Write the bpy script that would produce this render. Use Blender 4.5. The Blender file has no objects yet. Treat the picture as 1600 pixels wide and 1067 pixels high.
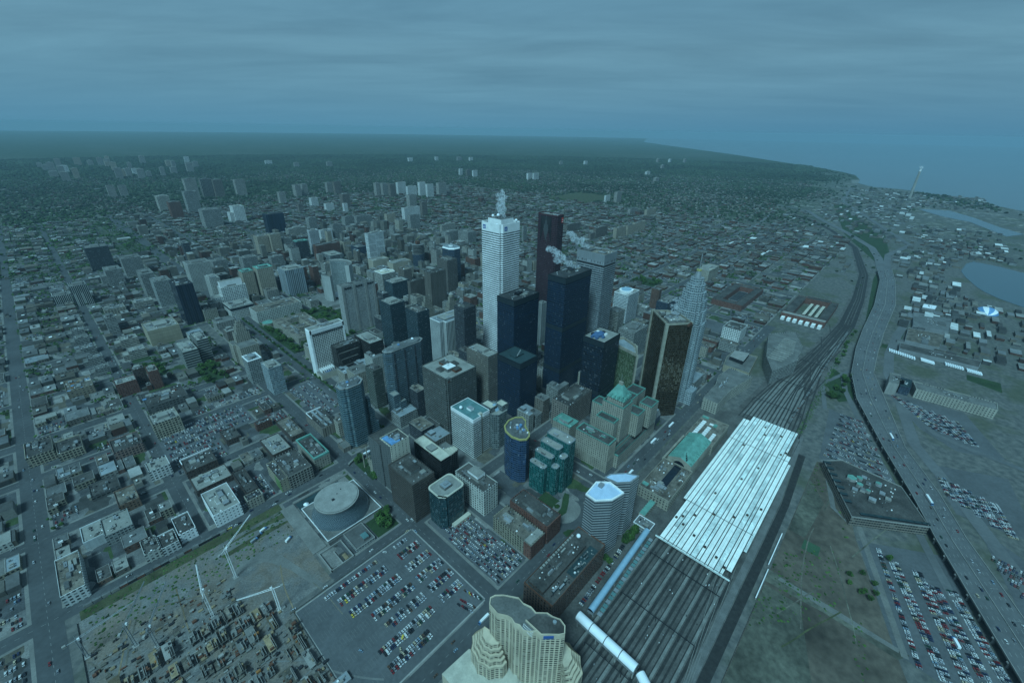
import bpy, math, random
import numpy as np
RAD = math.radians
for c in (bpy.data.objects, bpy.data.meshes, bpy.data.materials):
    for o in list(c): c.remove(o)
scene = bpy.context.scene
COL = scene.collection
# ---------------------------------------------------------------- camera
# metres; +X runs east along the street grid, +Y north, the viewpoint is a deck 442 m up
CZ = 442.0; FOC = 680.0
YAW, PITCH, ROLL = RAD(47.6), RAD(26.0), RAD(0.95)
fw = np.array([math.sin(YAW)*math.cos(PITCH), math.cos(YAW)*math.cos(PITCH), -math.sin(PITCH)])
rt = np.array([math.cos(YAW), -math.sin(YAW), 0.0]); up = np.cross(rt, fw)
R2 = rt*math.cos(ROLL)+up*math.sin(ROLL); U2 = -rt*math.sin(ROLL)+up*math.cos(ROLL)
from mathutils import Matrix, Vector
cd = bpy.data.cameras.new('camera'); cam = bpy.data.objects.new('camera', cd); COL.objects.link(cam)
cd.sensor_width = 36.0; cd.lens = 36.0*FOC/1600.0; cd.clip_start = 1.0; cd.clip_end = 200000.0
m = Matrix(((R2[0], U2[0], -fw[0], 0), (R2[1], U2[1], -fw[1], 0), (R2[2], U2[2], -fw[2], CZ), (0, 0, 0, 1)))
cam.matrix_world = m
scene.camera = cam
def pr(x, y, z=0.0):
    d = np.array([x, y, z-CZ]); w = d@fw
    return (800+FOC*(d@R2)/w, 533-FOC*(d@U2)/w) if w > 1 else (-9999, -9999)
def inview(x, y, mg=30):
    a, b = pr(x, y); return -mg < a < 1600+mg and 150 < b < 1067+mg+40
# ---------------------------------------------------------------- world, sun, exposure
SUN_AZ, SUN_EL = 250.0, 52.0            # azimuth clockwise from +Y, elevation
TINT = (0.52, 0.96, 1.10)
w = bpy.data.worlds.new('World'); scene.world = w; w.use_nodes = True
nt = w.node_tree; N = nt.nodes; L = nt.links; N.clear()
def nd(t, **k):
    n = N.new(t)
    for a, b in k.items(): setattr(n, a, b)
    return n
out = nd('ShaderNodeOutputWorld'); bg = nd('ShaderNodeBackground'); bg.inputs['Strength'].default_value = 0.1
L.new(bg.outputs[0], out.inputs[0])
sky = nd('ShaderNodeTexSky', sky_type='NISHITA', sun_disc=False)
sky.sun_elevation = RAD(SUN_EL); sky.sun_rotation = RAD(SUN_AZ); sky.air_density = 1.5; sky.dust_density = 3.0
tc = nd('ShaderNodeTexCoord'); sp = nd('ShaderNodeSeparateXYZ'); L.new(tc.outputs['Generated'], sp.inputs[0])
# cloud sheet: direction projected on a plane overhead
mx = nd('ShaderNodeMath', operation='MAXIMUM'); L.new(sp.outputs[2], mx.inputs[0]); mx.inputs[1].default_value = 0.0
ad = nd('ShaderNodeMath', operation='ADD'); L.new(mx.outputs[0], ad.inputs[0]); ad.inputs[1].default_value = 0.07
cb = nd('ShaderNodeCombineXYZ')
for i in (0, 1):
    dv = nd('ShaderNodeMath', operation='DIVIDE'); L.new(sp.outputs[i], dv.inputs[0]); L.new(ad.outputs[0], dv.inputs[1]); L.new(dv.outputs[0], cb.inputs[i])
mp = nd('ShaderNodeMapping', vector_type='TEXTURE'); mp.inputs['Rotation'].default_value = (0, 0, RAD(-52)); mp.inputs['Scale'].default_value = (2.2, 0.9, 1)
L.new(cb.outputs[0], mp.inputs[0])
n1 = nd('ShaderNodeTexNoise'); n1.inputs['Scale'].default_value = 0.8; n1.inputs['Detail'].default_value = 9; n1.inputs['Roughness'].default_value = 0.60; n1.inputs['Distortion'].default_value = 0.35
L.new(mp.outputs[0], n1.inputs['Vector'])
cr = nd('ShaderNodeValToRGB'); L.new(n1.outputs['Fac'], cr.inputs[0])
e = cr.color_ramp.elements; e[0].position = 0.28; e[0].color = (.52, 1.36, 2.00, 1); e[1].position = 0.70; e[1].color = (.88, 2.06, 2.85, 1)
# elevation gradient: paler near the horizon
gr = nd('ShaderNodeValToRGB'); L.new(mx.outputs[0], gr.inputs[0])
g = gr.color_ramp.elements; g[0].position = 0.0; g[0].color = (1.0, 1.0, 1.0, 1); g[1].position = 0.6; g[1].color = (0.62, .66, .70, 1)
g2 = gr.color_ramp.elements.new(0.05); g2.color = (1.02, 1.02, 1.0, 1)
g3 = gr.color_ramp.elements.new(0.25); g3.color = (0.86, .90, .92, 1)
mul = nd('ShaderNodeMix', data_type='RGBA', blend_type='MULTIPLY'); mul.inputs[0].default_value = 1
L.new(cr.outputs[0], mul.inputs[6]); L.new(gr.outputs[0], mul.inputs[7])
# haze bank hides the cloud pattern at the horizon
hz = nd('ShaderNodeMapRange'); L.new(mx.outputs[0], hz.inputs[0]); hz.inputs[1].default_value = 0.0; hz.inputs[2].default_value = 0.13; hz.inputs[3].default_value = 1.0; hz.inputs[4].default_value = 0.0
mh = nd('ShaderNodeMix', data_type='RGBA'); L.new(hz.outputs[0], mh.inputs[0]); L.new(mul.outputs[2], mh.inputs[6])
sb = nd('ShaderNodeMath', operation='SUBTRACT'); L.new(sp.outputs[0], sb.inputs[0]); L.new(sp.outputs[1], sb.inputs[1])   # thicker over the lake side
lk = nd('ShaderNodeMapRange'); L.new(sb.outputs[0], lk.inputs[0]); lk.inputs[1].default_value = -0.1; lk.inputs[2].default_value = 0.75
hc = nd('ShaderNodeMix', data_type='RGBA'); L.new(lk.outputs[0], hc.inputs[0]); hc.inputs[6].default_value = (.56, 1.66, 2.50, 1); hc.inputs[7].default_value = (.48, 1.50, 2.36, 1); L.new(hc.outputs[2], mh.inputs[7])
ms = nd('ShaderNodeMix', data_type='RGBA'); ms.inputs[0].default_value = 0.96
L.new(sky.outputs[0], ms.inputs[6]); L.new(mh.outputs[2], ms.inputs[7]); L.new(ms.outputs[2], bg.inputs[0])
ld = bpy.data.lights.new('sun', 'SUN'); ld.energy = 2.0; ld.angle = RAD(16); ld.color = (0.44, 0.90, 1.10)
lo = bpy.data.objects.new('sun', ld); COL.objects.link(lo)
sd = Vector((math.sin(RAD(SUN_AZ))*math.cos(RAD(SUN_EL)), math.cos(RAD(SUN_AZ))*math.cos(RAD(SUN_EL)), math.sin(RAD(SUN_EL))))
lo.rotation_euler = sd.to_track_quat('Z', 'Y').to_euler(); lo.location = (0, 0, 900)
vs = scene.view_settings; vs.view_transform = 'Standard'; vs.look = 'None'; vs.gamma = 1.0; vs.exposure = 0.70; vs.use_curve_mapping = False
scene.cycles.max_bounces = 5; scene.cycles.volume_bounces = 2; scene.cycles.transparent_max_bounces = 8
# ---------------------------------------------------------------- helpers
rnd = random.Random(7)
def link_mesh(name, me, mats, parent=None, loc=None):
    for mm in mats: me.materials.append(mm)
    o = bpy.data.objects.new(name, me); COL.objects.link(o)
    if parent: o.parent = parent
    if loc: o.location = loc
    return o
class MB:
    def __init__(s): s.v = []; s.f = []; s.m = []; s.uv = []; s.mats = []
    def mi(s, m):
        if m not in s.mats: s.mats.append(m)
        return s.mats.index(m)
    def face(s, pts, m, uv=None):
        b = len(s.v); s.v += [tuple(p) for p in pts]; s.f.append(tuple(range(b, b+len(pts)))); s.m.append(s.mi(m))
        s.uv += uv if uv else [(p[0], p[1]) for p in pts]
    def prism(s, poly, z0, z1, wall, top=None, ptop=None, u0=0.0):
        n = len(poly); q = ptop or poly; u = u0
        for i in range(n):
            a, b = poly[i], poly[(i+1) % n]; c, d = q[(i+1) % n], q[i]
            l = math.hypot(b[0]-a[0], b[1]-a[1])
            s.face([(a[0], a[1], z0), (b[0], b[1], z0), (c[0], c[1], z1), (d[0], d[1], z1)], wall, [(u, z0), (u+l, z0), (u+l, z1), (u, z1)])
            u += l
        if top is not None: s.face([(p[0], p[1], z1) for p in q], top)
    def box(s, x0, y0, z0, x1, y1, z1, wall, top=None):
        s.prism([(x0, y0), (x1, y0), (x1, y1), (x0, y1)], z0, z1, wall, top or wall)
    def rbox(s, cx, cy, z0, z1, lx, ly, a, wall, top=None):
        c, n = math.cos(a), math.sin(a)
        s.prism([(cx+c*dx-n*dy, cy+n*dx+c*dy) for dx, dy in ((-lx/2, -ly/2), (lx/2, -ly/2), (lx/2, ly/2), (-lx/2, ly/2))], z0, z1, wall, top or wall)
    def beam(s, a, b, r, m, n=4):
        a = Vector(a); b = Vector(b); d = (b-a).normalized(); x = d.orthogonal().normalized(); y = d.cross(x)
        ra = [a+(x*math.cos(t)+y*math.sin(t))*r for t in [i*2*math.pi/n+.78 for i in range(n)]]; rb = [p+(b-a) for p in ra]
        for i in range(n): j = (i+1) % n; s.face([ra[i], ra[j], rb[j], rb[i]], m)
        s.face(ra[::-1], m); s.face(rb, m)
    def build(s, name, parent=None, off=(0, 0, 0), loc=None, smooth=False):
        me = bpy.data.meshes.new(name)
        me.from_pydata([(p[0]-off[0], p[1]-off[1], p[2]-off[2]) for p in s.v], [], s.f)
        me.polygons.foreach_set('material_index', s.m)
        ul = me.uv_layers.new(name='UVMap'); ul.data.foreach_set('uv', [c for t in s.uv for c in t])
        if smooth: me.polygons.foreach_set('use_smooth', [True]*len(s.f))
        me.update()
        return link_mesh(name, me, s.mats, parent, loc)
def tag(o, label, cat, group=None, kind=None):
    o['label'] = label; o['category'] = cat
    if group: o['group'] = group
    if kind: o['kind'] = kind
    return o
def thing(name, label, cat, loc, group=None):
    o = bpy.data.objects.new(name, None); COL.objects.link(o); o.location = loc; o.empty_display_size = 5
    return tag(o, label, cat, group)
def npmesh(name, V, F, mats, mi=None):
    """V (n,3), F (k,4) or (k,3)"""
    k = F.shape[1]; me = bpy.data.meshes.new(name)
    me.vertices.add(len(V)); me.vertices.foreach_set('co', V.astype(np.float32).ravel())
    me.loops.add(F.size); me.loops.foreach_set('vertex_index', F.astype(np.int32).ravel())
    me.polygons.add(len(F)); me.polygons.foreach_set('loop_start', np.arange(0, F.size, k, dtype=np.int32))
    if mi is not None: me.polygons.foreach_set('material_index', mi.astype(np.int32))
    me.polygons.foreach_set('use_smooth', np.zeros(len(F), dtype=bool))
    me.update(calc_edges=True)
    return link_mesh(name, me, mats)
def rect(x0, y0, x1, y1): return [(x0, y0), (x1, y0), (x1, y1), (x0, y1)]
def circ(cx, cy, r, n=32, ry=None, a0=0): return [(cx+r*math.cos(a0+2*math.pi*i/n), cy+(ry or r)*math.sin(a0+2*math.pi*i/n)) for i in range(n)]
def ring(poly, d):          # inset of a convex-ish polygon towards its centre
    cx = sum(p[0] for p in poly)/len(poly); cy = sum(p[1] for p in poly)/len(poly)
    return [(p[0]+(cx-p[0])*min(.45, d/max(1, math.hypot(cx-p[0], cy-p[1]))), p[1]+(cy-p[1])*min(.45, d/max(1, math.hypot(cx-p[0], cy-p[1])))) for p in poly]
# ---------------------------------------------------------------- materials
MC = {}
def newmat(n):
    m = bpy.data.materials.new(n); m.use_nodes = True; t = m.node_tree; t.nodes.clear()
    o = t.nodes.new('ShaderNodeOutputMaterial'); b = t.nodes.new('ShaderNodeBsdfPrincipled'); t.links.new(b.outputs[0], o.inputs[0])
    return m, t, b
def mth(t, op, a, b=None, clamp=False):
    n = t.nodes.new('ShaderNodeMath'); n.operation = op; n.use_clamp = clamp
    for i, x in enumerate((a, b)):
        if x is None: continue
        if isinstance(x, (int, float)): n.inputs[i].default_value = x
        else: t.links.new(x, n.inputs[i])
    return n.outputs[0]
def mix(t, f, a, b, bt='MIX'):
    n = t.nodes.new('ShaderNodeMix'); n.data_type = 'RGBA'; n.blend_type = bt
    for i, x in ((0, f), (6, a), (7, b)):
        if isinstance(x, (int, float)): n.inputs[i].default_value = x
        elif isinstance(x, tuple): n.inputs[i].default_value = (x[0], x[1], x[2], 1)
        else: t.links.new(x, n.inputs[i])
    return n.outputs[2]
def noise(t, vec, scale, detail=4, rough=.55):
    n = t.nodes.new('ShaderNodeTexNoise'); n.inputs['Scale'].default_value = scale; n.inputs['Detail'].default_value = detail; n.inputs['Roughness'].default_value = rough
    t.links.new(vec, n.inputs['Vector']); return n.outputs['Fac']
def mrange(t, x, a, b, c, d):
    n = t.nodes.new('ShaderNodeMapRange'); t.links.new(x, n.inputs[0])
    for i, v in enumerate((a, b, c, d)): n.inputs[i+1].default_value = v
    return n.outputs[0]
def plain(name, col, rough=.8, var=.25, scale=.08, metal=0.0, spec=.3):
    """matt surface with two scales of mottling in metres"""
    if name in MC: return MC[name]
    if max(col) < .5: col = tuple(c*.77 for c in col)
    m, t, b = newmat(name); g = t.nodes.new('ShaderNodeNewGeometry'); v = g.outputs['Position']
    a = mrange(t, noise(t, v, scale, 5), .3, .7, 1-var, 1+var*.7); c = mrange(t, noise(t, v, scale*9, 3), .3, .7, 1-var*.6, 1+var*.5)
    oi = t.nodes.new('ShaderNodeObjectInfo'); r = mrange(t, oi.outputs['Random'], 0, 1, 1-var*.35, 1+var*.35)
    f = mth(t, 'MULTIPLY', mth(t, 'MULTIPLY', a, c), r)
    if name.startswith('town_'): f = mth(t, 'MULTIPLY', f, mrange(t, g.outputs['Random Per Island'], 0, 1, .62, 1.3))
    cc = mix(t, 1.0, col, f, 'MULTIPLY')
    t.links.new(cc, b.inputs['Base Color']); b.inputs['Roughness'].default_value = rough; b.inputs['Metallic'].default_value = metal; b.inputs['Specular IOR Level'].default_value = spec
    MC[name] = m; return m
FS = {  # kind: wall, glass, floor height, bay width, glass share up, glass share along, share of pale panes (blinds; on green, reflections painted into the glass)
 'fcp': ((.86, .86, .85), (.05, .06, .07), 4.1, 1.6, .46, 1.0, .05), 'fcp2': ((.72, .74, .72), (.05, .06, .07), 4.2, 30, .42, .97, .1),
 'scotia': ((.062, .028, .036), (.020, .012, .020), 3.9, 3.2, .50, .62, .05), 'commerce': ((.33, .35, .36), (.05, .06, .07), 4.1, 1.6, .52, 1.0, .1),
 'black': ((.013, .031, .058), (.003, .012, .030), 4.0, 1.6, .60, .80, .03), 'blacklit': ((.012, .02, .03), (.006, .014, .026), 3.9, 3.1, .58, .85, .10),
 'rib': ((.42, .42, .39), (.06, .07, .08), 60, 3.2, 1, .45, 0), 'curvew': ((.58, .6, .58), (.07, .1, .13), 3.8, 3, .5, .9, .2), 'hband': ((.34, .34, .31), (.055, .06, .065), 3.6, 4.2, .48, .86, .25),
 'hband2': ((.45, .43, .37), (.06, .06, .06), 3.7, 5, .45, .9, .2), 'hbandg': ((.16, .17, .14), (.03, .04, .04), 3.7, 4, .5, .95, .1), 'hbandk': ((.36, .37, .34), (.03, .035, .04), 5.2, 80, .5, 1, 0), 'hbandd': ((.15, .15, .14), (.03, .03, .03), 4, 5, .45, .7, .2),
 'glassd': ((.05, .07, .09), (.03, .045, .07), 3.8, 1.8, .7, .88, .06), 'glasst': ((.17, .25, .26), (.022, .045, .065), 3.7, 3.0, .60, .93, .06), 'glasst2': ((.21, .27, .28), (.022, .04, .06), 3.7, 3.0, .62, .93, .05), 'glassb': ((.42, .47, .47), (.1, .15, .18), 3.7, 2.4, .6, .85, .2),
 'glassk': ((.03, .04, .06), (.012, .02, .035), 60, 4.4, 1, .86, 0), 'glassf': ((.20, .22, .21), (.035, .05, .055), 3.8, 3, .58, .8, .3), 'glassbr': ((.19, .18, .155), (.03, .04, .045), 3.7, 3.4, .55, .86, .06),
 'brownst': ((.27, .235, .19), (.03, .035, .04), 3.9, 3, .52, .85, .05), 'dark': ((.075, .08, .085), (.025, .03, .04), 3.8, 2.4, .55, .85, .1), 'vdark': ((.2, .18, .155), (.03, .03, .035), 3.9, 2.6, .72, .62, .05),
 'constr': ((.42, .4, .36), (.035, .035, .04), 3.8, 6, .68, .92, .1), 'brick': ((.17, .075, .05), (.04, .035, .035), 3.6, 3.4, .5, .5, .2), 'brickr': ((.20, .085, .06), (.045, .04, .04), 3.2, 3.2, .5, .45, .3), 'brickd': ((.10, .07, .055), (.03, .03, .03), 3.6, 3.4, .5, .5, .3), 'brickw': ((.24, .15, .1), (.03, .03, .03), 3.6, 3.4, .5, .5, .3),
 'apt1': ((.36, .34, .30), (.08, .085, .09), 2.9, 5.5, .42, .75, .25), 'apt2': ((.20, .17, .14), (.05, .05, .055), 2.9, 5, .45, .75, .25), 'apt3': ((.60, .60, .57), (.13, .14, .15), 2.9, 7, .42, .66, .25), 'apt4': ((.43, .37, .28), (.10, .095, .09), 2.9, 5, .4, .6, .3),
 'stone': ((.40, .37, .30), (.05, .05, .05), 4, 3.6, .5, .42, .2), 'stripew': ((.62, .63, .62), (.06, .07, .08), 90, 4, 1, .45, 0), 'stripeb': ((.3, .28, .25), (.03, .035, .04), 90, 7, 1, .6, 0), 'gridd': ((.33, .34, .33), (.03, .04, .05), 4.5, 4.5, .75, .8, .1),
 'gridg': ((.36, .38, .36), (.05, .06, .065), 3.6, 3.4, .52, .7, .2), 'grid': ((.45, .45, .41), (.08, .09, .09), 3.7, 3.7, .42, .5, .2), 'gridw': ((.62, .63, .60), (.04, .05, .055), 4, 4.4, .5, .6, .15), 'gridlw': ((.50, .50, .45), (.05, .055, .06), 4, 4.2, .5, .55, .15),
 'podium': ((.50, .50, .46), (.06, .07, .08), 4, 3.5, .4, .5, .1), 'ribb': ((.38, .41, .42), (.09, .12, .14), 90, 5, 1, .5, 0), 'tan': ((.40, .35, .25), (.2, .17, .12), 8, 9, .05, 1, 0), 'frame': ((.55, .55, .5), (.03, .035, .04), 50, 3.5, 1, .7, .1), 'frame2': ((.44, .4, .31), (.04, .04, .045), 3.1, 6, .6, .7, .2),
 'tanlow': ((.30, .25, .18), (.06, .05, .05), 4, 5, .4, .5, .2), 'framec': ((.47, .42, .31), (.025, .03, .03), 3.9, 3.9, .62, .68, .1), 'brickgrid': ((.33, .22, .18), (.03, .03, .035), 4, 4, .58, .62, .1), 'white': ((.55, .58, .57), (.3, .32, .32), 5, 12, .1, .2, 0), 'whitew': ((.80, .81, .79), (.10, .12, .13), 4.4, 4.0, .34, .38, .15),
 'frames': ((.33, .31, .27), (.02, .02, .02), 3.9, 4, .62, .7, .1), 'tanw': ((.38, .34, .25), (.07, .07, .06), 3.8, 4.5, .35, .35, .1), 'ribk': ((.26, .23, .19), (.10, .09, .08), 30, 3.8, 1, .35, 0), 'bandw': ((.66, .67, .63), (.035, .04, .045), 3.75, 2.2, .50, 1, .05), 'cream': ((.58, .54, .44), (.06, .06, .06), 3.4, 5.4, .4, .28, .2),
 'brownb': ((.105, .085, .07), (.028, .026, .026), 3.6, 1.7, .55, .55, .05), 'blackz': ((.03, .025, .022), (.012, .012, .014), 3.8, 3, .62, .9, .03), 'tealglass': ((.03, .075, .08), (.012, .04, .048), 3.7, 1.5, .84, .88, .12), 'loft': ((.33, .30, .22), (.022, .024, .026), 3.7, 3.9, .6, .62, .12),
 'pinkst': ((.31, .26, .22), (.028, .028, .03), 3.8, 4.2, .55, .68, .05), 'sher': ((.47, .47, .44), (.15, .16, .17), 3.0, 3.4, .5, .62, .3), 'hilt': ((.66, .65, .60), (.028, .03, .035), 3.3, 3.6, .56, .64, .05), 'blackbr': ((.045, .04, .035), (.018, .018, .02), 3.8, 2.5, .6, .85, .03), 'darkt': ((.05, .08, .09), (.016, .03, .042), 3.8, 1.9, .58, .8, .10),
 'ribw': ((.60, .61, .58), (.05, .06, .07), 90, 3.3, 1, .48, 0), 'beige': ((.46, .41, .32), (.3, .27, .22), 7, 14, .06, .3, 0), 'bandoct': ((.46, .45, .4), (.05, .05, .055), 3.8, 6, .42, .95, .1), 'brownrib': ((.24, .21, .175), (.04, .04, .04), 90, 3.2, 1, .5, 0), 'deco': ((.36, .33, .27), (.05, .05, .05), 3.7, 2.8, .5, .42, .15),
 'gold': ((.17, .125, .075), (.075, .054, .032), 3.8, 2.0, .8, .9, .5), 'hotel': ((.54, .46, .335), (.035, .036, .036), 3.05, 3.9, .55, .68, .12), 'royal': ((.39, .36, .29), (.045, .045, .045), 3.5, 3.3, .52, .36, .2), 'ctt': ((.42, .47, .48), (.055, .075, .09), 3.9, 3.2, .5, .78, .1), 'green': ((.02, .16, .145), (.004, .05, .052), 3.6, 2.6, .78, .7, .30),
 'cyl': ((.07, .12, .20), (.015, .035, .075), 3.7, 2.5, .72, .9, .03), 'cylr': ((.10, .07, .065), (.03, .025, .03), 3.7, 2.5, .6, .8, .03), 'hexb': ((.36, .37, .37), (.035, .045, .055), 3.9, 40, .46, 1, 0), 'qe': ((.16, .095, .07), (.022, .02, .02), 4.1, 3.6, .6, .55, .1), 'station': ((.36, .33, .26), (.05, .05, .05), 4.4, 4.2, .5, .45, .1),
 'slabch': ((.47, .48, .45), (.34, .35, .33), 90, 6, 1, .12, 0), 'chg': ((.30, .33, .32), (.06, .085, .09), 3.8, 1.6, .55, .7, .2), 'low1': ((.20, .17, .14), (.035, .035, .035), 3.6, 4, .5, .5, .25), 'low2': ((.16, .085, .06), (.035, .033, .033), 3.5, 3.6, .5, .45, .25), 'low3': ((.36, .35, .31), (.05, .05, .055), 3.7, 5, .42, .6, .2), 'low4': ((.09, .09, .09), (.03, .03, .03), 3.8, 5, .4, .5, .2),
 'shed': ((.27, .28, .28), (.12, .12, .12), 20, 6, .2, .1, 0), 'postal': ((.44, .42, .35), (.05, .05, .05), 3.9, 4.4, .5, .45, .1), 'silo': ((.36, .35, .32), (.28, .27, .25), 90, 8, 1, .15, 0),
}
def fac(k):
    """facade: windows laid out in metres on the wall (u along it, v up it), recessed by bump, each pane its own tone"""
    if 'F'+k in MC: return MC['F'+k]
    wall, glass, fh, bw, ff, bf, bl = FS[k]
    if max(wall) < .5: wall = tuple(c*.82 for c in wall)
    m, t, b = newmat('facade_'+k); uv = t.nodes.new('ShaderNodeUVMap'); s = t.nodes.new('ShaderNodeSeparateXYZ'); t.links.new(uv.outputs[0], s.inputs[0])
    oi = t.nodes.new('ShaderNodeObjectInfo')
    u = mth(t, 'DIVIDE', s.outputs[0], bw); v = mth(t, 'DIVIDE', mth(t, 'ADD', s.outputs[1], fh*.3), fh)
    mu = mth(t, 'LESS_THAN', mth(t, 'FRACT', u), bf) if bf < 1 else None
    mv = mth(t, 'LESS_THAN', mth(t, 'FRACT', v), ff) if ff < 1 else None
    if mu is not None and mv is not None: mk = mth(t, 'MULTIPLY', mu, mv)
    else: mk = mu if mu is not None else mv
    cb = t.nodes.new('ShaderNodeCombineXYZ'); t.links.new(mth(t, 'FLOOR', u), cb.inputs[0]); t.links.new(mth(t, 'FLOOR', v), cb.inputs[1]); t.links.new(oi.outputs['Random'], cb.inputs[2])
    wn = t.nodes.new('ShaderNodeTexWhiteNoise'); wn.noise_dimensions = '3D'; t.links.new(cb.outputs[0], wn.inputs[0])
    lite = mth(t, 'GREATER_THAN', wn.outputs['Value'], 1-bl)
    wf_ = t.nodes.new('ShaderNodeTexWhiteNoise'); wf_.noise_dimensions = '2D'; c2 = t.nodes.new('ShaderNodeCombineXYZ'); t.links.new(mth(t, 'FLOOR', v), c2.inputs[0]); t.links.new(oi.outputs['Random'], c2.inputs[1]); t.links.new(c2.outputs[0], wf_.inputs[0])
    g1 = mix(t, 1.0, glass, mth(t, 'MULTIPLY', mrange(t, wn.outputs['Value'], 0, 1, .5, 1.6), mrange(t, wf_.outputs['Value'], 0, 1, .75, 1.3)), 'MULTIPLY')
    g2 = mix(t, mth(t, 'MULTIPLY', lite, .55), g1, tuple(min(1, c*.6+.12) for c in wall))
    ge = t.nodes.new('ShaderNodeNewGeometry')
    d1 = mrange(t, noise(t, ge.outputs['Position'], .035, 4), .3, .7, .84, 1.1)
    mpn = t.nodes.new('ShaderNodeMapping'); mpn.inputs['Scale'].default_value = (.5, .5, .03); t.links.new(ge.outputs['Position'], mpn.inputs[0])
    d2 = mrange(t, noise(t, mpn.outputs[0], 1.0, 3), .3, .7, .86, 1.08)
    wc = mix(t, 1.0, wall, mth(t, 'MULTIPLY', mth(t, 'MULTIPLY', d1, d2), mrange(t, oi.outputs['Random'], 0, 1, .93, 1.07)), 'MULTIPLY')
    t.links.new(mix(t, mk, wc, g2), b.inputs['Base Color'])
    t.links.new(mrange(t, mk, 0, 1, .75, .10 if k in ('gold', 'cyl') else .2), b.inputs['Roughness'])
    if k == 'gold': b.inputs['Metallic'].default_value = .85
    b.inputs['Specular IOR Level'].default_value = .45
    bp = t.nodes.new('ShaderNodeBump'); bp.inputs['Strength'].default_value = .6; bp.inputs['Distance'].default_value = .5
    t.links.new(mth(t, 'SUBTRACT', 1.0, mk), bp.inputs['Height'])
    # every pane sits a little out of plane, so reflections break up from pane to pane
    vs_ = t.nodes.new('ShaderNodeVectorMath'); vs_.operation = 'SUBTRACT'; t.links.new(wn.outputs['Color'], vs_.inputs[0]); vs_.inputs[1].default_value = (.5, .5, .5)
    sc_ = t.nodes.new('ShaderNodeVectorMath'); sc_.operation = 'SCALE'; t.links.new(vs_.outputs[0], sc_.inputs[0]); t.links.new(mth(t, 'MULTIPLY', mk, .10), sc_.inputs['Scale'])
    av = t.nodes.new('ShaderNodeVectorMath'); av.operation = 'ADD'; t.links.new(bp.outputs[0], av.inputs[0]); t.links.new(sc_.outputs[0], av.inputs[1])
    nv = t.nodes.new('ShaderNodeVectorMath'); nv.operation = 'NORMALIZE'; t.links.new(av.outputs[0], nv.inputs[0]); t.links.new(nv.outputs[0], b.inputs['Normal'])
    MC['F'+k] = m; return m
M = dict(
 R1=plain('roof_gravel', (.20, .20, .185), .95, .35, .06), R2=plain('roof_grey', (.17, .175, .17), .95, .4, .05), R3=plain('roof_tar', (.095, .09, .082), .95, .5, .05),
 R4=plain('roof_dark', (.055, .058, .06), .9, .4, .07), R5=plain('roof_teal_dark', (.03, .06, .065), .8, .3, .07), R6=plain('roof_pale', (.34, .335, .30), .9, .25, .06),
 R7=plain('copper_green', (.17, .40, .33), .7, .3, .12), R8=plain('roof_blue_grey', (.30, .34, .36), .9, .25, .08), R9=plain('roof_patched', (.21, .185, .15), .95, .65, .09),
 conc=plain('concrete', (.38, .37, .34), .85, .2, .1), concd=plain('concrete_dark', (.20, .20, .19), .9, .25, .1), white=plain('white_paint', (.80, .80, .78), .6, .12, .1),
 metal=plain('grey_metal', (.42, .44, .45), .45, .2, .2, .3), dark=plain('dark_metal', (.03, .032, .036), .6, .3, .2), blk=plain('black_steel', (.014, .016, .02), .5, .3, .2),
 blue=plain('blue_sheeting', (.14, .30, .52), .6, .25, .2), yellow=plain('yellow_guard', (.47, .42, .16), .7, .25, .3), red=plain('red_sign', (.55, .045, .03), .6, .1, .2), orange=plain('orange_board', (.42, .19, .06), .8, .4, .2),
 wood=plain('plywood', (.36, .27, .16), .9, .4, .2), rust=plain('rust', (.17, .075, .045), .9, .5, .3), cream=plain('cream_roof', (.50, .47, .38), .9, .2, .1), stone=plain('stone', (.38, .35, .28), .9, .25, .12),
 brick=plain('brick', (.17, .08, .055), .9, .3, .12), teal=plain('teal_deck', (.12, .25, .25), .8, .25, .1), skyb=plain('skywalk_roof', (.28, .42, .52), .4, .1, .2), bark=plain('bark', (.07, .055, .04), .95, .3, .5),
 lawn=plain('lawn', (.038, .074, .028), .95, .35, .05), weeds=plain('weeds', (.085, .095, .045), .95, .45, .06), dirt=plain('dirt', (.23, .175, .11), .95, .45, .04), mud=plain('mud', (.165, .15, .12), .95, .5, .05),
 asph=plain('asphalt', (.125, .13, .133), .9, .22, .03), asph2=plain('asphalt_old', (.125, .125, .12), .92, .3, .04), pave=plain('pavement', (.23, .225, .205), .92, .25, .06), road=plain('road_surface', (.105, .11, .112), .88, .25, .02), roadl=plain('road_light', (.16, .165, .165), .88, .2, .02),
 ball=plain('ballast', (.125, .12, .11), .95, .4, .05), track=plain('track_dark', (.045, .044, .042), .9, .35, .2), plat=plain('platform', (.24, .24, .22), .9, .3, .08), line=plain('road_paint', (.36, .36, .34), .7, .2, .3), field=plain('dry_field', (.118, .098, .076), .95, .55, .012), fieldg=plain('worn_field', (.15, .15, .115), .95, .6, .02), court=plain('court_green', (.05, .11, .06), .9, .2, .05),
 shed=plain('shed_white', (.90, .92, .86), .5, .13, .11), shedg=plain('shed_grime', (.55, .58, .56), .7, .4, .04), glass=plain('dark_glass', (.012, .02, .03), .15, .3, .2, 0, .6), dome=plain('tent_white', (.85, .87, .88), .5, .05, .1),
)

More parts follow.
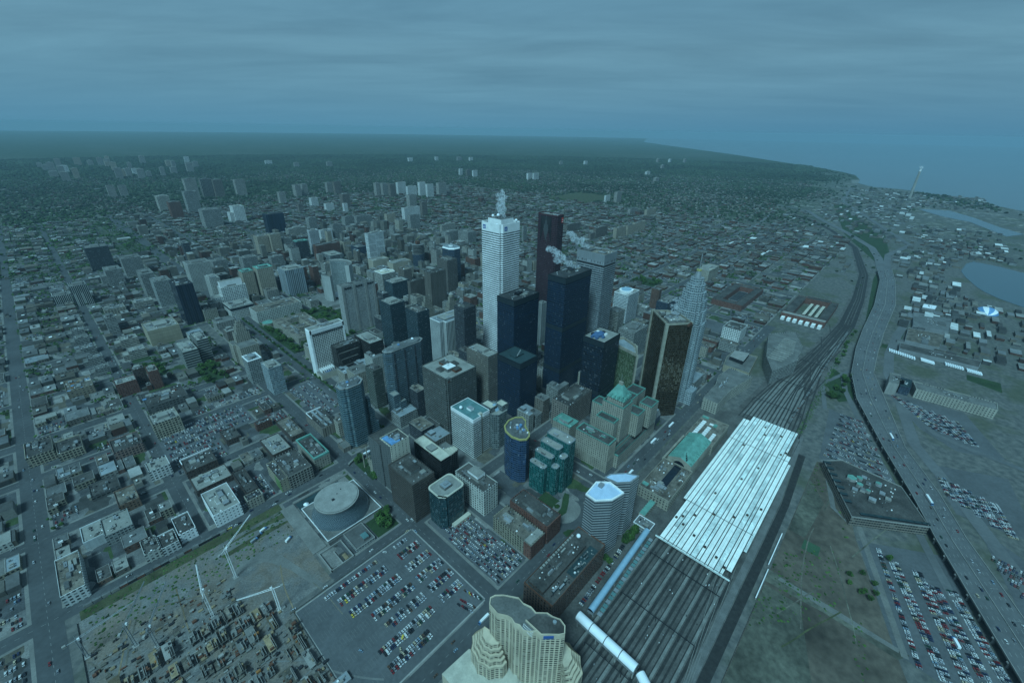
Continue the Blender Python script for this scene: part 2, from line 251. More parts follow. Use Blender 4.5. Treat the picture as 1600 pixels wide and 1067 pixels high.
def yard_mat():
    """block ground: patchwork of asphalt, concrete, gravel and weeds"""
    m, t, b = newmat('yard_ground'); g = t.nodes.new('ShaderNodeNewGeometry'); P = g.outputs['Position']
    mp = t.nodes.new('ShaderNodeMapping'); mp.inputs['Scale'].default_value = (.06, .042, 0); t.links.new(P, mp.inputs[0])
    vo = t.nodes.new('ShaderNodeTexVoronoi'); vo.distance = 'CHEBYCHEV'; vo.inputs['Scale'].default_value = 1.0; t.links.new(mp.outputs[0], vo.inputs['Vector'])
    sv = t.nodes.new('ShaderNodeSeparateXYZ'); t.links.new(vo.outputs['Color'], sv.inputs[0])
    r = t.nodes.new('ShaderNodeValToRGB'); r.color_ramp.interpolation = 'CONSTANT'; t.links.new(sv.outputs[0], r.inputs[0])
    cs = [(0, (.075, .078, .08)), (.3, (.13, .13, .125)), (.5, (.19, .185, .17)), (.62, (.055, .055, .052)), (.76, (.045, .07, .03)), (.86, (.105, .095, .075)), (.95, (.24, .235, .22))]
    r.color_ramp.elements[0].color = (*cs[0][1], 1); r.color_ramp.elements[1].position = cs[1][0]; r.color_ramp.elements[1].color = (*cs[1][1], 1)
    for p_, c_ in cs[2:]: e_ = r.color_ramp.elements.new(p_); e_.color = (*c_, 1)
    f = mth(t, 'MULTIPLY', mrange(t, noise(t, P, .08, 5), .3, .7, .7, 1.3), mrange(t, noise(t, P, .7, 3), .3, .7, .75, 1.25))
    t.links.new(mix(t, 1.0, r.outputs[0], f, 'MULTIPLY'), b.inputs['Base Color']); b.inputs['Roughness'].default_value = .93; b.inputs['Specular IOR Level'].default_value = .15; return m
M['yard'] = yard_mat()

def site_mat():
    m, t, b = newmat('site_earth'); g = t.nodes.new('ShaderNodeNewGeometry'); P = g.outputs['Position']
    a = mrange(t, noise(t, P, .022, 6, .65), .42, .58, 0, 1); c = mrange(t, noise(t, P, .05, 6, .7), .45, .6, 0, 1)
    col = mix(t, a, mix(t, c, (.12, .12, .115), (.19, .185, .17)), mix(t, c, (.18, .15, .12), (.12, .10, .08)))
    f = mrange(t, noise(t, P, .6, 4), .3, .7, .7, 1.3); t.links.new(mix(t, 1.0, col, f, 'MULTIPLY'), b.inputs['Base Color']); b.inputs['Roughness'].default_value = .95; return m
M['site'] = site_mat()
# ================================================================ THE SETTING
def struct(name, mb, **k):
    o = mb.build(name, **k); o['kind'] = 'structure'; return o
# ---- one ground sheet to the horizon
def ground_mat():
    m, t, b = newmat('ground'); g = t.nodes.new('ShaderNodeNewGeometry'); P = g.outputs['Position']
    s = t.nodes.new('ShaderNodeSeparateXYZ'); t.links.new(P, s.inputs[0]); X, Y = s.outputs[0], s.outputs[1]
    ln = t.nodes.new('ShaderNodeVectorMath'); ln.operation = 'LENGTH'; t.links.new(P, ln.inputs[0])
    vo = t.nodes.new('ShaderNodeTexVoronoi'); vo.inputs['Scale'].default_value = 1/22; t.links.new(P, vo.inputs['Vector'])
    sv = t.nodes.new('ShaderNodeSeparateXYZ'); t.links.new(vo.outputs['Color'], sv.inputs[0])
    mp = t.nodes.new('ShaderNodeMapping'); mp.inputs['Scale'].default_value = (1, .55, 1); t.links.new(P, mp.inputs[0])
    big = noise(t, mp.outputs[0], 1/900, 5, .6); mid = noise(t, P, 1/110, 5, .6); fine = noise(t, P, 1/9, 3, .6)
    urban = mix(t, mrange(t, fine, .35, .65, 0, 1), (.085, .088, .085), (.16, .155, .14))
    urban = mix(t, mrange(t, mid, .5, .62, 0, .7), urban, (.075, .085, .05))
    green = mix(t, mrange(t, fine, .3, .7, 0, 1), (.018, .032, .014), (.05, .075, .035))
    roofs = mix(t, sv.outputs[1], (.12, .115, .10), (.42, .40, .36))
    gf = mth(t, 'ADD', mth(t, 'ADD', mrange(t, ln.outputs['Value'], 1400, 3600, 0, .92), mrange(t, ln.outputs['Value'], 6000, 9000, 0, .4)), mrange(t, big, .42, .62, -.5, .5), True)
    # beaches, yards and sheds near the water stay open ground
    ind = mrange(t, mth(t, 'SUBTRACT', Y, mth(t, 'ADD', mth(t, 'MULTIPLY', X, .12), mth(t, 'MULTIPLY', mid, 260))), -150, 120, 1, 0)
    far = mrange(t, ln.outputs['Value'], 5600, 6400, 1, 0)
    gf = mth(t, 'MULTIPLY', gf, mth(t, 'SUBTRACT', 1.0, mth(t, 'MULTIPLY', mth(t, 'MULTIPLY', ind, far), .8)))
    c = mix(t, gf, urban, green)
    rf = mth(t, 'MULTIPLY', mth(t, 'GREATER_THAN', sv.outputs[0], mrange(t, mid, .38, .62, .96, .66)), mth(t, 'MULTIPLY', mrange(t, ln.outputs['Value'], 2500, 3500, 0, .6), mrange(t, ln.outputs['Value'], 5000, 9000, 1, .35)))
    c = mix(t, rf, c, roofs)
    t.links.new(c, b.inputs['Base Color']); b.inputs['Roughness'].default_value = .95; b.inputs['Specular IOR Level'].default_value = .1
    return m
g = MB(); GM = ground_mat(); NR = 96
rr = [0, 3000, 9000, 20000, 34000]
for a in range(NR):
    t0, t1 = 2*math.pi*a/NR, 2*math.pi*(a+1)/NR
    for i in range(len(rr)-1):
        q = [(rr[i]*math.cos(t0), rr[i]*math.sin(t0), 0), (rr[i+1]*math.cos(t0), rr[i+1]*math.sin(t0), 0), (rr[i+1]*math.cos(t1), rr[i+1]*math.sin(t1), 0), (rr[i]*math.cos(t1), rr[i]*math.sin(t1), 0)]
        g.face(q if i else [q[0], q[1], q[2]], GM)
struct('ground', g)
def sheet(name, polys, z, mat):
    b = MB()
    for p in polys: b.face([(x, y, z) for x, y in p], mat)
    return struct(name, b)
wm, t, b = newmat('lake_water'); gg = t.nodes.new('ShaderNodeNewGeometry')
b.inputs['Base Color'].default_value = (.05, .09, .11, 1); b.inputs['Roughness'].default_value = .12
bp = t.nodes.new('ShaderNodeBump'); bp.inputs['Strength'].default_value = .12; bp.inputs['Distance'].default_value = 1.0; t.links.new(noise(t, gg.outputs['Position'], .08, 4), bp.inputs['Height']); t.links.new(bp.outputs[0], b.inputs['Normal'])
sheet('lake', [[(33900*math.cos(RAD(27-k*3.9)), 33900*math.sin(RAD(27-k*3.9))) for k in range(30, -1, -1)]+[(20000, 10400), (14700, 6350), (11050, 3470), (9434, 2352), (8174, 1436), (7397, 957), (6934, 760), (6300, 640), (5805, 592), (5500, 440), (5480, 260), (5400, 120), (5206, -59), (5193, -245), (4687, -369), (4500, -480), (4350, -900), (3000, -3000), (0, -6000)]], .8, wm)
sheet('harbour_water', [[(1830, -330), (1924, -245), (1985, -212), (2029, -198), (2150, -172), (2250, -160), (2400, -175), (2469, -197), (2439, -268), (2300, -420), (1900, -500)],
      [(4080, 40), (4142, -110), (3900, -220), (3578, -319), (3400, -400), (3250, -330), (3661, -205), (3778, -90), (3950, 0)], [(5278, 20), (5050, -62), (4780, -300), (4560, -350), (4650, -200), (4950, 50)]], .8, wm)
sheet('beach', [[(5390, 120), (5196, -60), (5183, -240), (4680, -362), (4650, -340), (5100, -210), (5140, -50), (5300, 130)], [(6250, 640), (5800, 585), (5760, 640), (6200, 700)]], .5, MC['platform'])
# ---- street grid
XS = [(-420, 18), (-262, 20), (-112, 22), (20, 17), (205, 20), (285, 34), (427, 18), (668, 20), (858, 22), (1015, 20), (1180, 18), (1345, 18), (1520, 20), (1690, 16), (1860, 20), (2040, 16), (2230, 18), (2420, 16), (2620, 18)]
YS = [(200, 22), (349, 18), (508, 18), (643, 16), (785, 16), (893, 20), (1050, 14), (1215, 14), (1385, 18), (1540, 14), (1700, 14), (1860, 18), (2020, 14), (2190, 14), (2360, 18), (2540, 14), (2720, 20), (2900, 14), (3080, 14)]
SITE = (-95, 213, 101, 490)         # construction site
rd = MB(); ln_ = MB(); pv = MB()
def seg(x0, y0, x1, y1, z, m, b=rd): b.face([(x0, y0, z), (x1, y0, z), (x1, y1, z), (x0, y1, z)], m)
for i, (x, wd) in enumerate(XS):
    y0 = 190; y1 = 3150
    if x > 1400: y0 = 260
    parts = [(y0, y1)]
    if x == 20: parts = [(508, y1)]
    if x == 205: parts = [(190, 1050)]
    for a, c in parts:
        seg(x-wd/2, a, x+wd/2, c, .10, M['roadl'] if x in (205,) and 0 else M['road'])
        if i < 9:
            ymax = 1200
            for k in range(int(a/9), int(min(c, ymax)/9)):
                seg(x-.12, k*9, x+.12, k*9+3.5, .13, M['line'], ln_)
for j, (y, wd) in enumerate(YS):
    x0, x1 = -600, 2700
    parts = [(x0, x1)]
    if y == 349: parts = [(101, 205), (205, 858)]
    if y == 200: parts = [(-140, 1200)]
    for a, c in parts:
        seg(a, y-wd/2, c, y+wd/2, .05, M['road'])
        if j < 6:
            for k in range(int(a/9), int(min(c, 1000)/9)): seg(k*9, y-.12, k*9+3.5, y+.12, .13, M['line'], ln_)
struct('road', rd); struct('road_markings', ln_)
# blocks: raised pavement with kerb faces
BLOCKS = []; yd = MB()
for i in range(len(XS)-1):
    for j in range(len(YS)-1):
        x0 = XS[i][0]+XS[i][1]/2; x1 = XS[i+1][0]-XS[i+1][1]/2; y0 = YS[j][0]+YS[j][1]/2; y1 = YS[j+1][0]-YS[j+1][1]/2
        if x1 < SITE[2]+2 and x0 > SITE[0]-10 and y1 < 505: continue
        if 10 < x0 < 40 and y1 < 505: x0 = 103
        BLOCKS.append((x0, y0, x1, y1))
for x0, y0, x1, y1 in BLOCKS:
    if inview((x0+x1)/2, (y0+y1)/2, 250) and y0 < 1900: pv.box(x0, y0, 0, x1, y1, .15, M['pave']); ln3 = 3.2; yd.box(x0+ln3, y0+ln3, .15, x1-ln3, y1-ln3, .18, M['yard'])
struct('pavement', pv); struct('block_ground', yd)
# ---- open lots, gardens, yards
sheet('parking_lot', [rect(58, 214, 198, 342), rect(219, 213, 262, 338), rect(26, 652, 93, 778), rect(93, 712, 150, 778), rect(228, 640, 274, 770), rect(60, 520, 110, 575), rect(1060, 262, 1130, 330)], .2, M['asph'])
sheet('parking_lot', [[(700, 4), (718, -84), (862, -30), (865, 18)], [(560, -62), (430, -108), (420, -180), (610, -150)], [(1015, -45), (1022, -160), (895, -205), (870, -150), (905, -105)], [(800, -118), (840, -205), (705, -225), (700, -150)], [(690, -170), (640, -240), (420, -330), (440, -230)]], .08, M['asph'])
sheet('lawn', [rect(164, 361, 193, 391), rect(296, 905, 318, 1110), rect(318, 905, 460, 925), rect(410, 930, 462, 1100), rect(318, 1098, 470, 1118), rect(60, 995, 90, 1075), rect(50, 1090, 80, 1150), rect(440, 318, 482, 338), rect(1270, 560, 1340, 635), rect(320, 232, 360, 262), rect(210, 450, 226, 500),
      rect(470, 1000, 560, 1080), rect(130, 900, 160, 985), rect(282.5, 520, 287.5, 1380)], .22, M['lawn'])
sheet('grass_verge', [[(960, 40), (1050, 42), (1000, -5), (930, -8), (905, 10)], [(1350, 24), (1900, 62), (2050, 60), (1900, 40), (1580, 28), (1350, 18)], [(1340, -40), (1620, -45), (1640, -56), (1340, -52)], rect(1250, -34, 1275, -20),
      [(2100, 60), (2700, 260), (3900, 500), (3900, 430), (2900, 120), (2400, 60)], [(1185, -165), (1215, -165), (1215, -215), (1165, -215)]], .12, M['lawn'])
sheet('field', [[(150, 5), (690, 5), (700, -20), (560, -60), (430, -108), (330, -150), (150, -120)]], .06, M['field'])
sheet('worn_ground', [[(150, 4), (420, 4), (420, -30), (330, -60), (150, -40)], [(520, 4), (640, 4), (600, -20), (520, -14)], [(425, 5), (443, 5), (441, -50), (436, -118), (424, -110), (428, -50)]], .10, M['fieldg'])
sheet('dirt_path', [[(436, -5), (441, -6), (440, -60), (437, -110), (432, -110), (433, -50)], [(700, -16), (560, -66), (430, -112), (431, -118), (562, -72), (700, -24)]], .14, M['pave'])
sheet('tennis_court', [rect(500, -31, 517, -14)], .16, M['court'])
# ---- railway land
sheet('rail_bed', [[(140, 22), (140, 186), (700, 186), (745, 140), (902, 130), (1043, 104), (1348, 82), (1846, 98), (1928, 112), (2400, 195), (2763, 338), (3077, 503), (3203, 618), (3225, 600), (3100, 480), (2770, 310), (2400, 165), (1930, 76), (1846, 62), (1348, 36), (1043, 48), (950, 42), (745, 36), (560, 22)]], .16, M['ball'])
sheet('rail_yard_gravel', [[(745, 128), (830, 120), (900, 110), (980, 85), (900, 62), (745, 56)], [(960, 70), (1060, 72), (1340, 52), (1340, 46), (1060, 56), (960, 56)]], .20, M['plat'])
sheet('service_track', [[(150, 29), (560, 30), (700, 38), (740, 40), (740, 33), (700, 30), (560, 23), (150, 22)]], .21, M['concd'])
sheet('embankment', [[(150, 21.5), (560, 21.5), (690, 29), (690, 20), (560, 13), (470, 12), (150, 12)]], .23, M['track'])
# tracks fan out of the shed and narrow to the east
tk = MB()
def ribbon(mb, pts, wd, z, m):
    pts = [Vector((p[0], p[1])) for p in pts]
    for i in range(len(pts)-1):
        def nrm(k):
            a = pts[max(0, k-1)]; c = pts[min(len(pts)-1, k+1)]; d = (c-a).normalized(); return Vector((-d.y, d.x))*wd/2
        n0, n1 = nrm(i), nrm(i+1)
        mb.face([(pts[i]-n0).to_3d()+Vector((0, 0, z)), (pts[i+1]-n1).to_3d()+Vector((0, 0, z)), (pts[i+1]+n1).to_3d()+Vector((0, 0, z)), (pts[i]+n0).to_3d()+Vector((0, 0, z))], m)
nT = 16
for k in range(nT):
    f = k/(nT-1)
    ys = [(730, 38+f*92), (800, 42+f*86), (900, 50+f*70), (1043, 56+f*42), (1180, 50+f*36), (1348, 44+f*32), (1600, 54+f*28), (1928, 80+f*24), (2400, 170+f*18), (2763, 314+f*18), (3077, 484+f*16)]
    ys = [(x+0.0, y+2.2*math.sin(x*.013+k*1.7)*(1 if 800 < x < 1300 else 0)) for x, y in ys]
    if k % 3 == 1 and k not in (1, 13): ys = ys[:6]
    ribbon(tk, ys, 1.9 if k % 2 else 2.5, .26+.01*k, M['track'])
for k in range(11):         # crossovers in the throat
    x = 800+k*48+rnd.uniform(-14, 14); y = 62+rnd.uniform(-6, 50)*(1-(x-800)/900); ribbon(tk, [(x, y), (x+60, y-9), (x+130, y-16 if k % 2 else y+4)], 1.8, .45+.01*k, M['track'])
for k in range(17):         # yard west of the shed, platforms between pairs
    y = 33+k*5.35
    ribbon(tk, [(140, y), (402, y)], 1.9 if k % 3 else 2.9, .27+.002*k, M['track'])
for k in range(4): ribbon(tk, [(140, 14+k*.1), (300, 27+k*2.2), (420, 34+k*5.3)], .5, .42+.01*k, M['pave'])
struct('railway_tracks', tk)
pf = MB()
for k in range(6):
    y = 35.6+k*16.05; pf.box(150, y, .2, 400, y+2.6, .9, M['plat'], M['plat'])
struct('platforms', pf)
# construction ground
sheet('site_ground', [rect(-93, 214, 56, 487), [(56, 352), (100, 352), (100, 470), (56, 470)]], .06, M['site'])
sheet('site_ground_dirt', [[(-92, 470), (-30, 486), (-22, 470), (-60, 440), (-92, 430)], [(-50, 330), (30, 360), (56, 350), (50, 300), (-30, 290), (-92, 300), (-92, 350)], [(84, 356), (99, 354), (99, 420), (88, 425), (82, 400)]], .10, M['site'])
sheet('rail_cut_grass', [[(-90, 487), (20, 487), (112, 487), (112, 500), (20, 500), (-90, 500)], [(30, 462), (112, 462), (112, 480), (60, 482), (20, 478)]], .12, M['weeds'])
sheet('site_road', [[(24, 478), (60, 478), (112, 470), (112, 464), (60, 470), (30, 468), (18, 470)], [(10, 415), (40, 445), (70, 440), (80, 400), (92, 352), (86, 350), (74, 395), (60, 425), (40, 432), (16, 408)]], .14, M['pave'])
# pavement around the open lots
sheet('lot_kerb', [rect(56.5, 214, 58, 342), rect(58, 342, 198, 343.5), rect(198, 214, 199.5, 342), rect(58, 212.5, 198, 214)], .24, M['conc'])
# faint bay lines of the big lot
bl = MB()
ROWS = [334, 319, 300, 281, 263, 245.5, 228]
for r_ in ROWS:
    for x in range(62, 196):
        if x % 3 == 0: bl.face([(x-.08, r_-4.6, .26), (x+.08, r_-4.6, .26), (x+.08, r_+4.6, .26), (x-.08, r_+4.6, .26)], M['plat'])
struct('bay_lines', bl)
# ---- elevated expressway: deck, parapets, piers
XL = [(2055, 67), (1900, 44), (1581, 27), (1340, 26), (1200, 22), (1054, 11), (943, -12), (803, -64), (705, -104), (631, -131), (560, -160), (430, -214)]
XR = [(2096, 27), (1920, 4), (1627, -19), (1360, -16), (1215, -18), (1087, -23), (980, -51), (827, -90), (732, -133), (658, -159), (585, -192), (450, -250)]
s_ = 1-10/442
XL = [(x*s_, y*s_) for x, y in XL]; XR = [(x*s_, y*s_) for x, y in XR]
ex = thing('elevated_expressway', 'long elevated multi lane expressway curving along the waterfront right of the railway', 'expressway', (XL[0][0], XL[0][1], 0))
def strip(mb, A, B, z0, z1, wall, top):
    for i in range(len(A)-1): mb.prism([A[i], B[i], B[i+1], A[i+1]][::-1], z0, z1, wall, top)
def lerp2(A, B, f): return [(a[0]+(b_[0]-a[0])*f, a[1]+(b_[1]-a[1])*f) for a, b_ in zip(A, B)]
off = (XL[0][0], XL[0][1], 0)
d = MB(); strip(d, XL, XR, 8.8, 10, M['concd'], M['roadl']); d.build('deck', ex, off)
for f0 in (0, .985, .49):
    p = MB(); strip(p, lerp2(XL, XR, f0), lerp2(XL, XR, f0+.015), 10.02, 10.95, M['conc'], M['conc']); p.build('parapet', ex, off)
mk = MB()
for f0 in (.13, .25, .37, .63, .75, .87):
    A = lerp2(XL, XR, f0)
    for i in range(len(A)-1):
        a, c = Vector(A[i]), Vector(A[i+1]); n = int((c-a).length/12); dd = (c-a).normalized()
        for k in range(n):
            p0 = a+dd*(k*12); ribbon(mk, [p0, p0+dd*4], .3, 10.03, M['line'])
mk.build('lane_markings', ex, off)['kind'] = 'stuff'
cnt = 0
for i in range(len(XL)-1):
    n = int(math.hypot(XL[i+1][0]-XL[i][0], XL[i+1][1]-XL[i][1])/26)+1
    for k in range(n):
        f = k/n; ax = XL[i][0]+(XL[i+1][0]-XL[i][0])*f; ay = XL[i][1]+(XL[i+1][1]-XL[i][1])*f; bx = XR[i][0]+(XR[i+1][0]-XR[i][0])*f; by = XR[i][1]+(XR[i+1][1]-XR[i][1])*f
        if cnt >= 90: break
        cnt += 1; q = MB(); an = math.atan2(by-ay, bx-ax); Ln = math.hypot(bx-ax, by-ay)
        q.rbox((ax+bx)/2, (ay+by)/2, 7.4, 8.75, Ln+1.5, 1.8, an, M['conc'])
        for ff in (.06, .5, .94): q.rbox(ax+(bx-ax)*ff, ay+(by-ay)*ff, 0, 7.4, 1.5, 1.5, an, M['conc'])
        q.build('pier', ex, off)
# a second carriageway beside it, at ground level, and slip roads
r2 = MB()
ribbon(r2, [(1640, -62), (1360, -42), (1215, -38), (1100, -46), (990, -72), (847, -100), (750, -148), (640, -196), (450, -272)], 17, .30, M['roadl'])
ribbon(r2, [(1100, -46), (1000, -72), (949, -90), (903, -125), (890, -170), (880, -240)], 11, .36, M['roadl'])
ribbon(r2, [(1040, 24), (960, 8), (880, -20), (790, -50), (690, -92), (620, -118), (430, -190)], 9, .33, M['roadl'])
ribbon(r2, [(700, 0), (690, -6), (600, -30), (585, -46), (640, -70), (700, -95)], 6, .28, M['concd'])
ribbon(r2, [(1348, 20), (1200, 14), (1090, 5), (1010, 30), (960, 46), (860, 24)], 7, .34, M['roadl'])
ribbon(r2, [(2050, 55), (2250, 82), (2450, 125), (2763, 262), (3077, 425), (3400, 560), (3600, 900), (3500, 1500)], 28, 1.2, M['roadl'])
ribbon(r2, [(2050, 40), (2340, 60), (2638, 5), (2982, 116), (4097, 473), (5000, 560), (5600, 575)], 22, 1.4, M['roadl'])
ribbon(r2, [(3600, 900), (4200, 3000), (3700, 4500), (3900, 6000)], 30, 1.0, M['roadl'])
ribbon(r2, [(1690, 520), (2000, 700), (2230, 720), (2300, 640), (2600, 640), (3200, 700)], 16, 1.3, M['roadl'])
ribbon(r2, [(1860, 800), (2050, 900), (2350, 900), (2600, 800), (3000, 760), (3500, 800)], 14, 1.1, M['roadl'])
struct('ground_level_roads', r2)

# wheel tracks and worn lines over the open ground
wt = MB(); rw = random.Random(77)
for k in range(30):
    if k < 8: x, y, a = rw.uniform(160, 620), rw.uniform(-90, 0), rw.uniform(-.5, .3); lim = (150, 690, -140, 4); mm = rw.choice(['fieldg', 'mud', 'weeds'])
    else: x, y, a = rw.uniform(-80, 90), rw.uniform(225, 470), rw.uniform(0, 6.28); lim = (-92, 98, 216, 470); mm = rw.choice(['dirt', 'concd', 'mud'])
    pts = []
    for q in range(rw.randrange(6, 16)):
        if not (lim[0] < x < lim[1] and lim[2] < y < lim[3]): break
        pts.append((x, y)); x += 11*math.cos(a); y += 11*math.sin(a); a += rw.uniform(-.07, .07)
    if len(pts) > 2: ribbon(wt, pts, rw.uniform(.5, 1.7), .16+.002*k, M[mm])
struct('wheel_tracks', wt)
# ================================================================ BUILDINGS
OCC = []            # occupied footprints
def occupy(x0, y0, x1, y1): OCC.append((x0, y0, x1, y1))
def parapet(mb, poly, z, ph, th, m):
    q = ring(poly, th*1.4)
    n = len(poly)
    mb.prism(poly, z, z+ph, m)
    for i in range(n):
        j = (i+1) % n
        mb.face([(*poly[i], z+ph), (*poly[j], z+ph), (*q[j], z+ph), (*q[i], z+ph)], m)
        mb.face([(*q[i], z+ph), (*q[j], z+ph), (*q[j], z-.2), (*q[i], z-.2)], m)
def notched(x0, y0, x1, y1, a, b=None):
    b = b or a
    return [(x0+a, y0), (x1-a, y0), (x1-a, y0+b), (x1, y0+b), (x1, y1-b), (x1-a, y1-b), (x1-a, y1), (x0+a, y1), (x0+a, y1-b), (x0, y1-b), (x0, y0+b), (x0+a, y0+b)]
def cham(x0, y0, x1, y1, a, b=None):
    b = b or a
    return [(x0+a, y0), (x1-a, y0), (x1, y0+b), (x1, y1-b), (x1-a, y1), (x0+a, y1), (x0, y1-b), (x0, y0+b)]
def rounded(x0, y0, x1, y1, r, n=5):
    P = []
    for cx, cy, a in ((x1-r, y0+r, -90), (x1-r, y1-r, 0), (x0+r, y1-r, 90), (x0+r, y0+r, 180)):
        for i in range(n+1): t = RAD(a+90*i/n); P.append((cx+r*math.cos(t), cy+r*math.sin(t)))
    return P
class Bld:
    def __init__(s, name, label, cat, cx, cy, group=None):
        s.root = thing(name, label, cat, (cx, cy, 0), group); s.off = (cx, cy, 0)
    def part(s, name, mb, parent=None, label=None):
        o = mb.build(name, s.root if parent is None else parent, s.off)
        if parent is not None and parent is not s.root: pass
        if label: o['label'] = label
        return o
    def block(s, poly, z0, z1, key, roof, pm=None, ph=1.1, th=.6, nm='facade'):
        f = MB(); f.prism(poly, z0, z1, fac(key)); fo = s.part(nm, f)
        r = MB(); r.face([(x, y, z1-.02) for x, y in poly], roof); s.rf = s.part('roof', r)
        if ph:
            p = MB(); parapet(p, poly, z1, ph, th, pm or fo.data.materials[0]); s.part('parapet', p)
        return fo
    def units(s, x0, y0, x1, y1, z, n, m=None, big=.3, seed=1):
        r = random.Random(seed); W, D = x1-x0, y1-y0
        for i in range(n):
            w = W*r.uniform(.10, big); d = D*r.uniform(.10, big); x = r.uniform(x0+W*.1, x1-w-W*.1); y = r.uniform(y0+D*.1, y1-d-D*.1)
            b = MB(); hh = r.uniform(1.2, 3.6); b.box(x, y, z, x+w, y+d, z+hh, m or r.choice([M['concd'], M['metal'], M['R1'], M['conc']]), r.choice([M['R2'], M['R6'], M['metal']])); 
            if r.random() < .4: b.box(x+w*.2, y+d*.2, z+hh, x+w*.5, y+d*.5, z+hh+.8, M['metal'])
            s.part('rooftop_unit', b, getattr(s, 'rf', None))
        v = MB()
        for i in range(n*3):
            x = r.uniform(x0+W*.06, x1-W*.06); y = r.uniform(y0+D*.06, y1-D*.06); q = r.uniform(.35, .9); v.box(x-q, y-q, z, x+q, y+q, z+r.uniform(.5, 1.3), r.choice([M['metal'], M['conc'], M['dark'], M['white']]))
        if n: s.part('roof_vents', v, getattr(s, 'rf', None))
def dish(bd, x, y, z, r, nm='satellite_dish'):
    b = MB(); pts = []
    for k in range(5):
        t = RAD(90*k/4); pts.append((r*math.cos(t), r*math.sin(t)))
    for k in range(4):
        a = circ(x, y, max(.05, pts[k][0]), 12); c = circ(x, y, max(.05, pts[k+1][0]), 12); b.prism(a, z+r+pts[k][1], z+r+pts[k+1][1], M['dome'], None, c)
        b.prism(c, z+r-pts[k+1][1], z+r-pts[k][1], M['dome'], None, a)
    b.prism(circ(x, y, r*.3, 8), z, z+r*.5, M['metal']); bd.part(nm, b)
def cat_of(name): return name.replace('_', ' ')
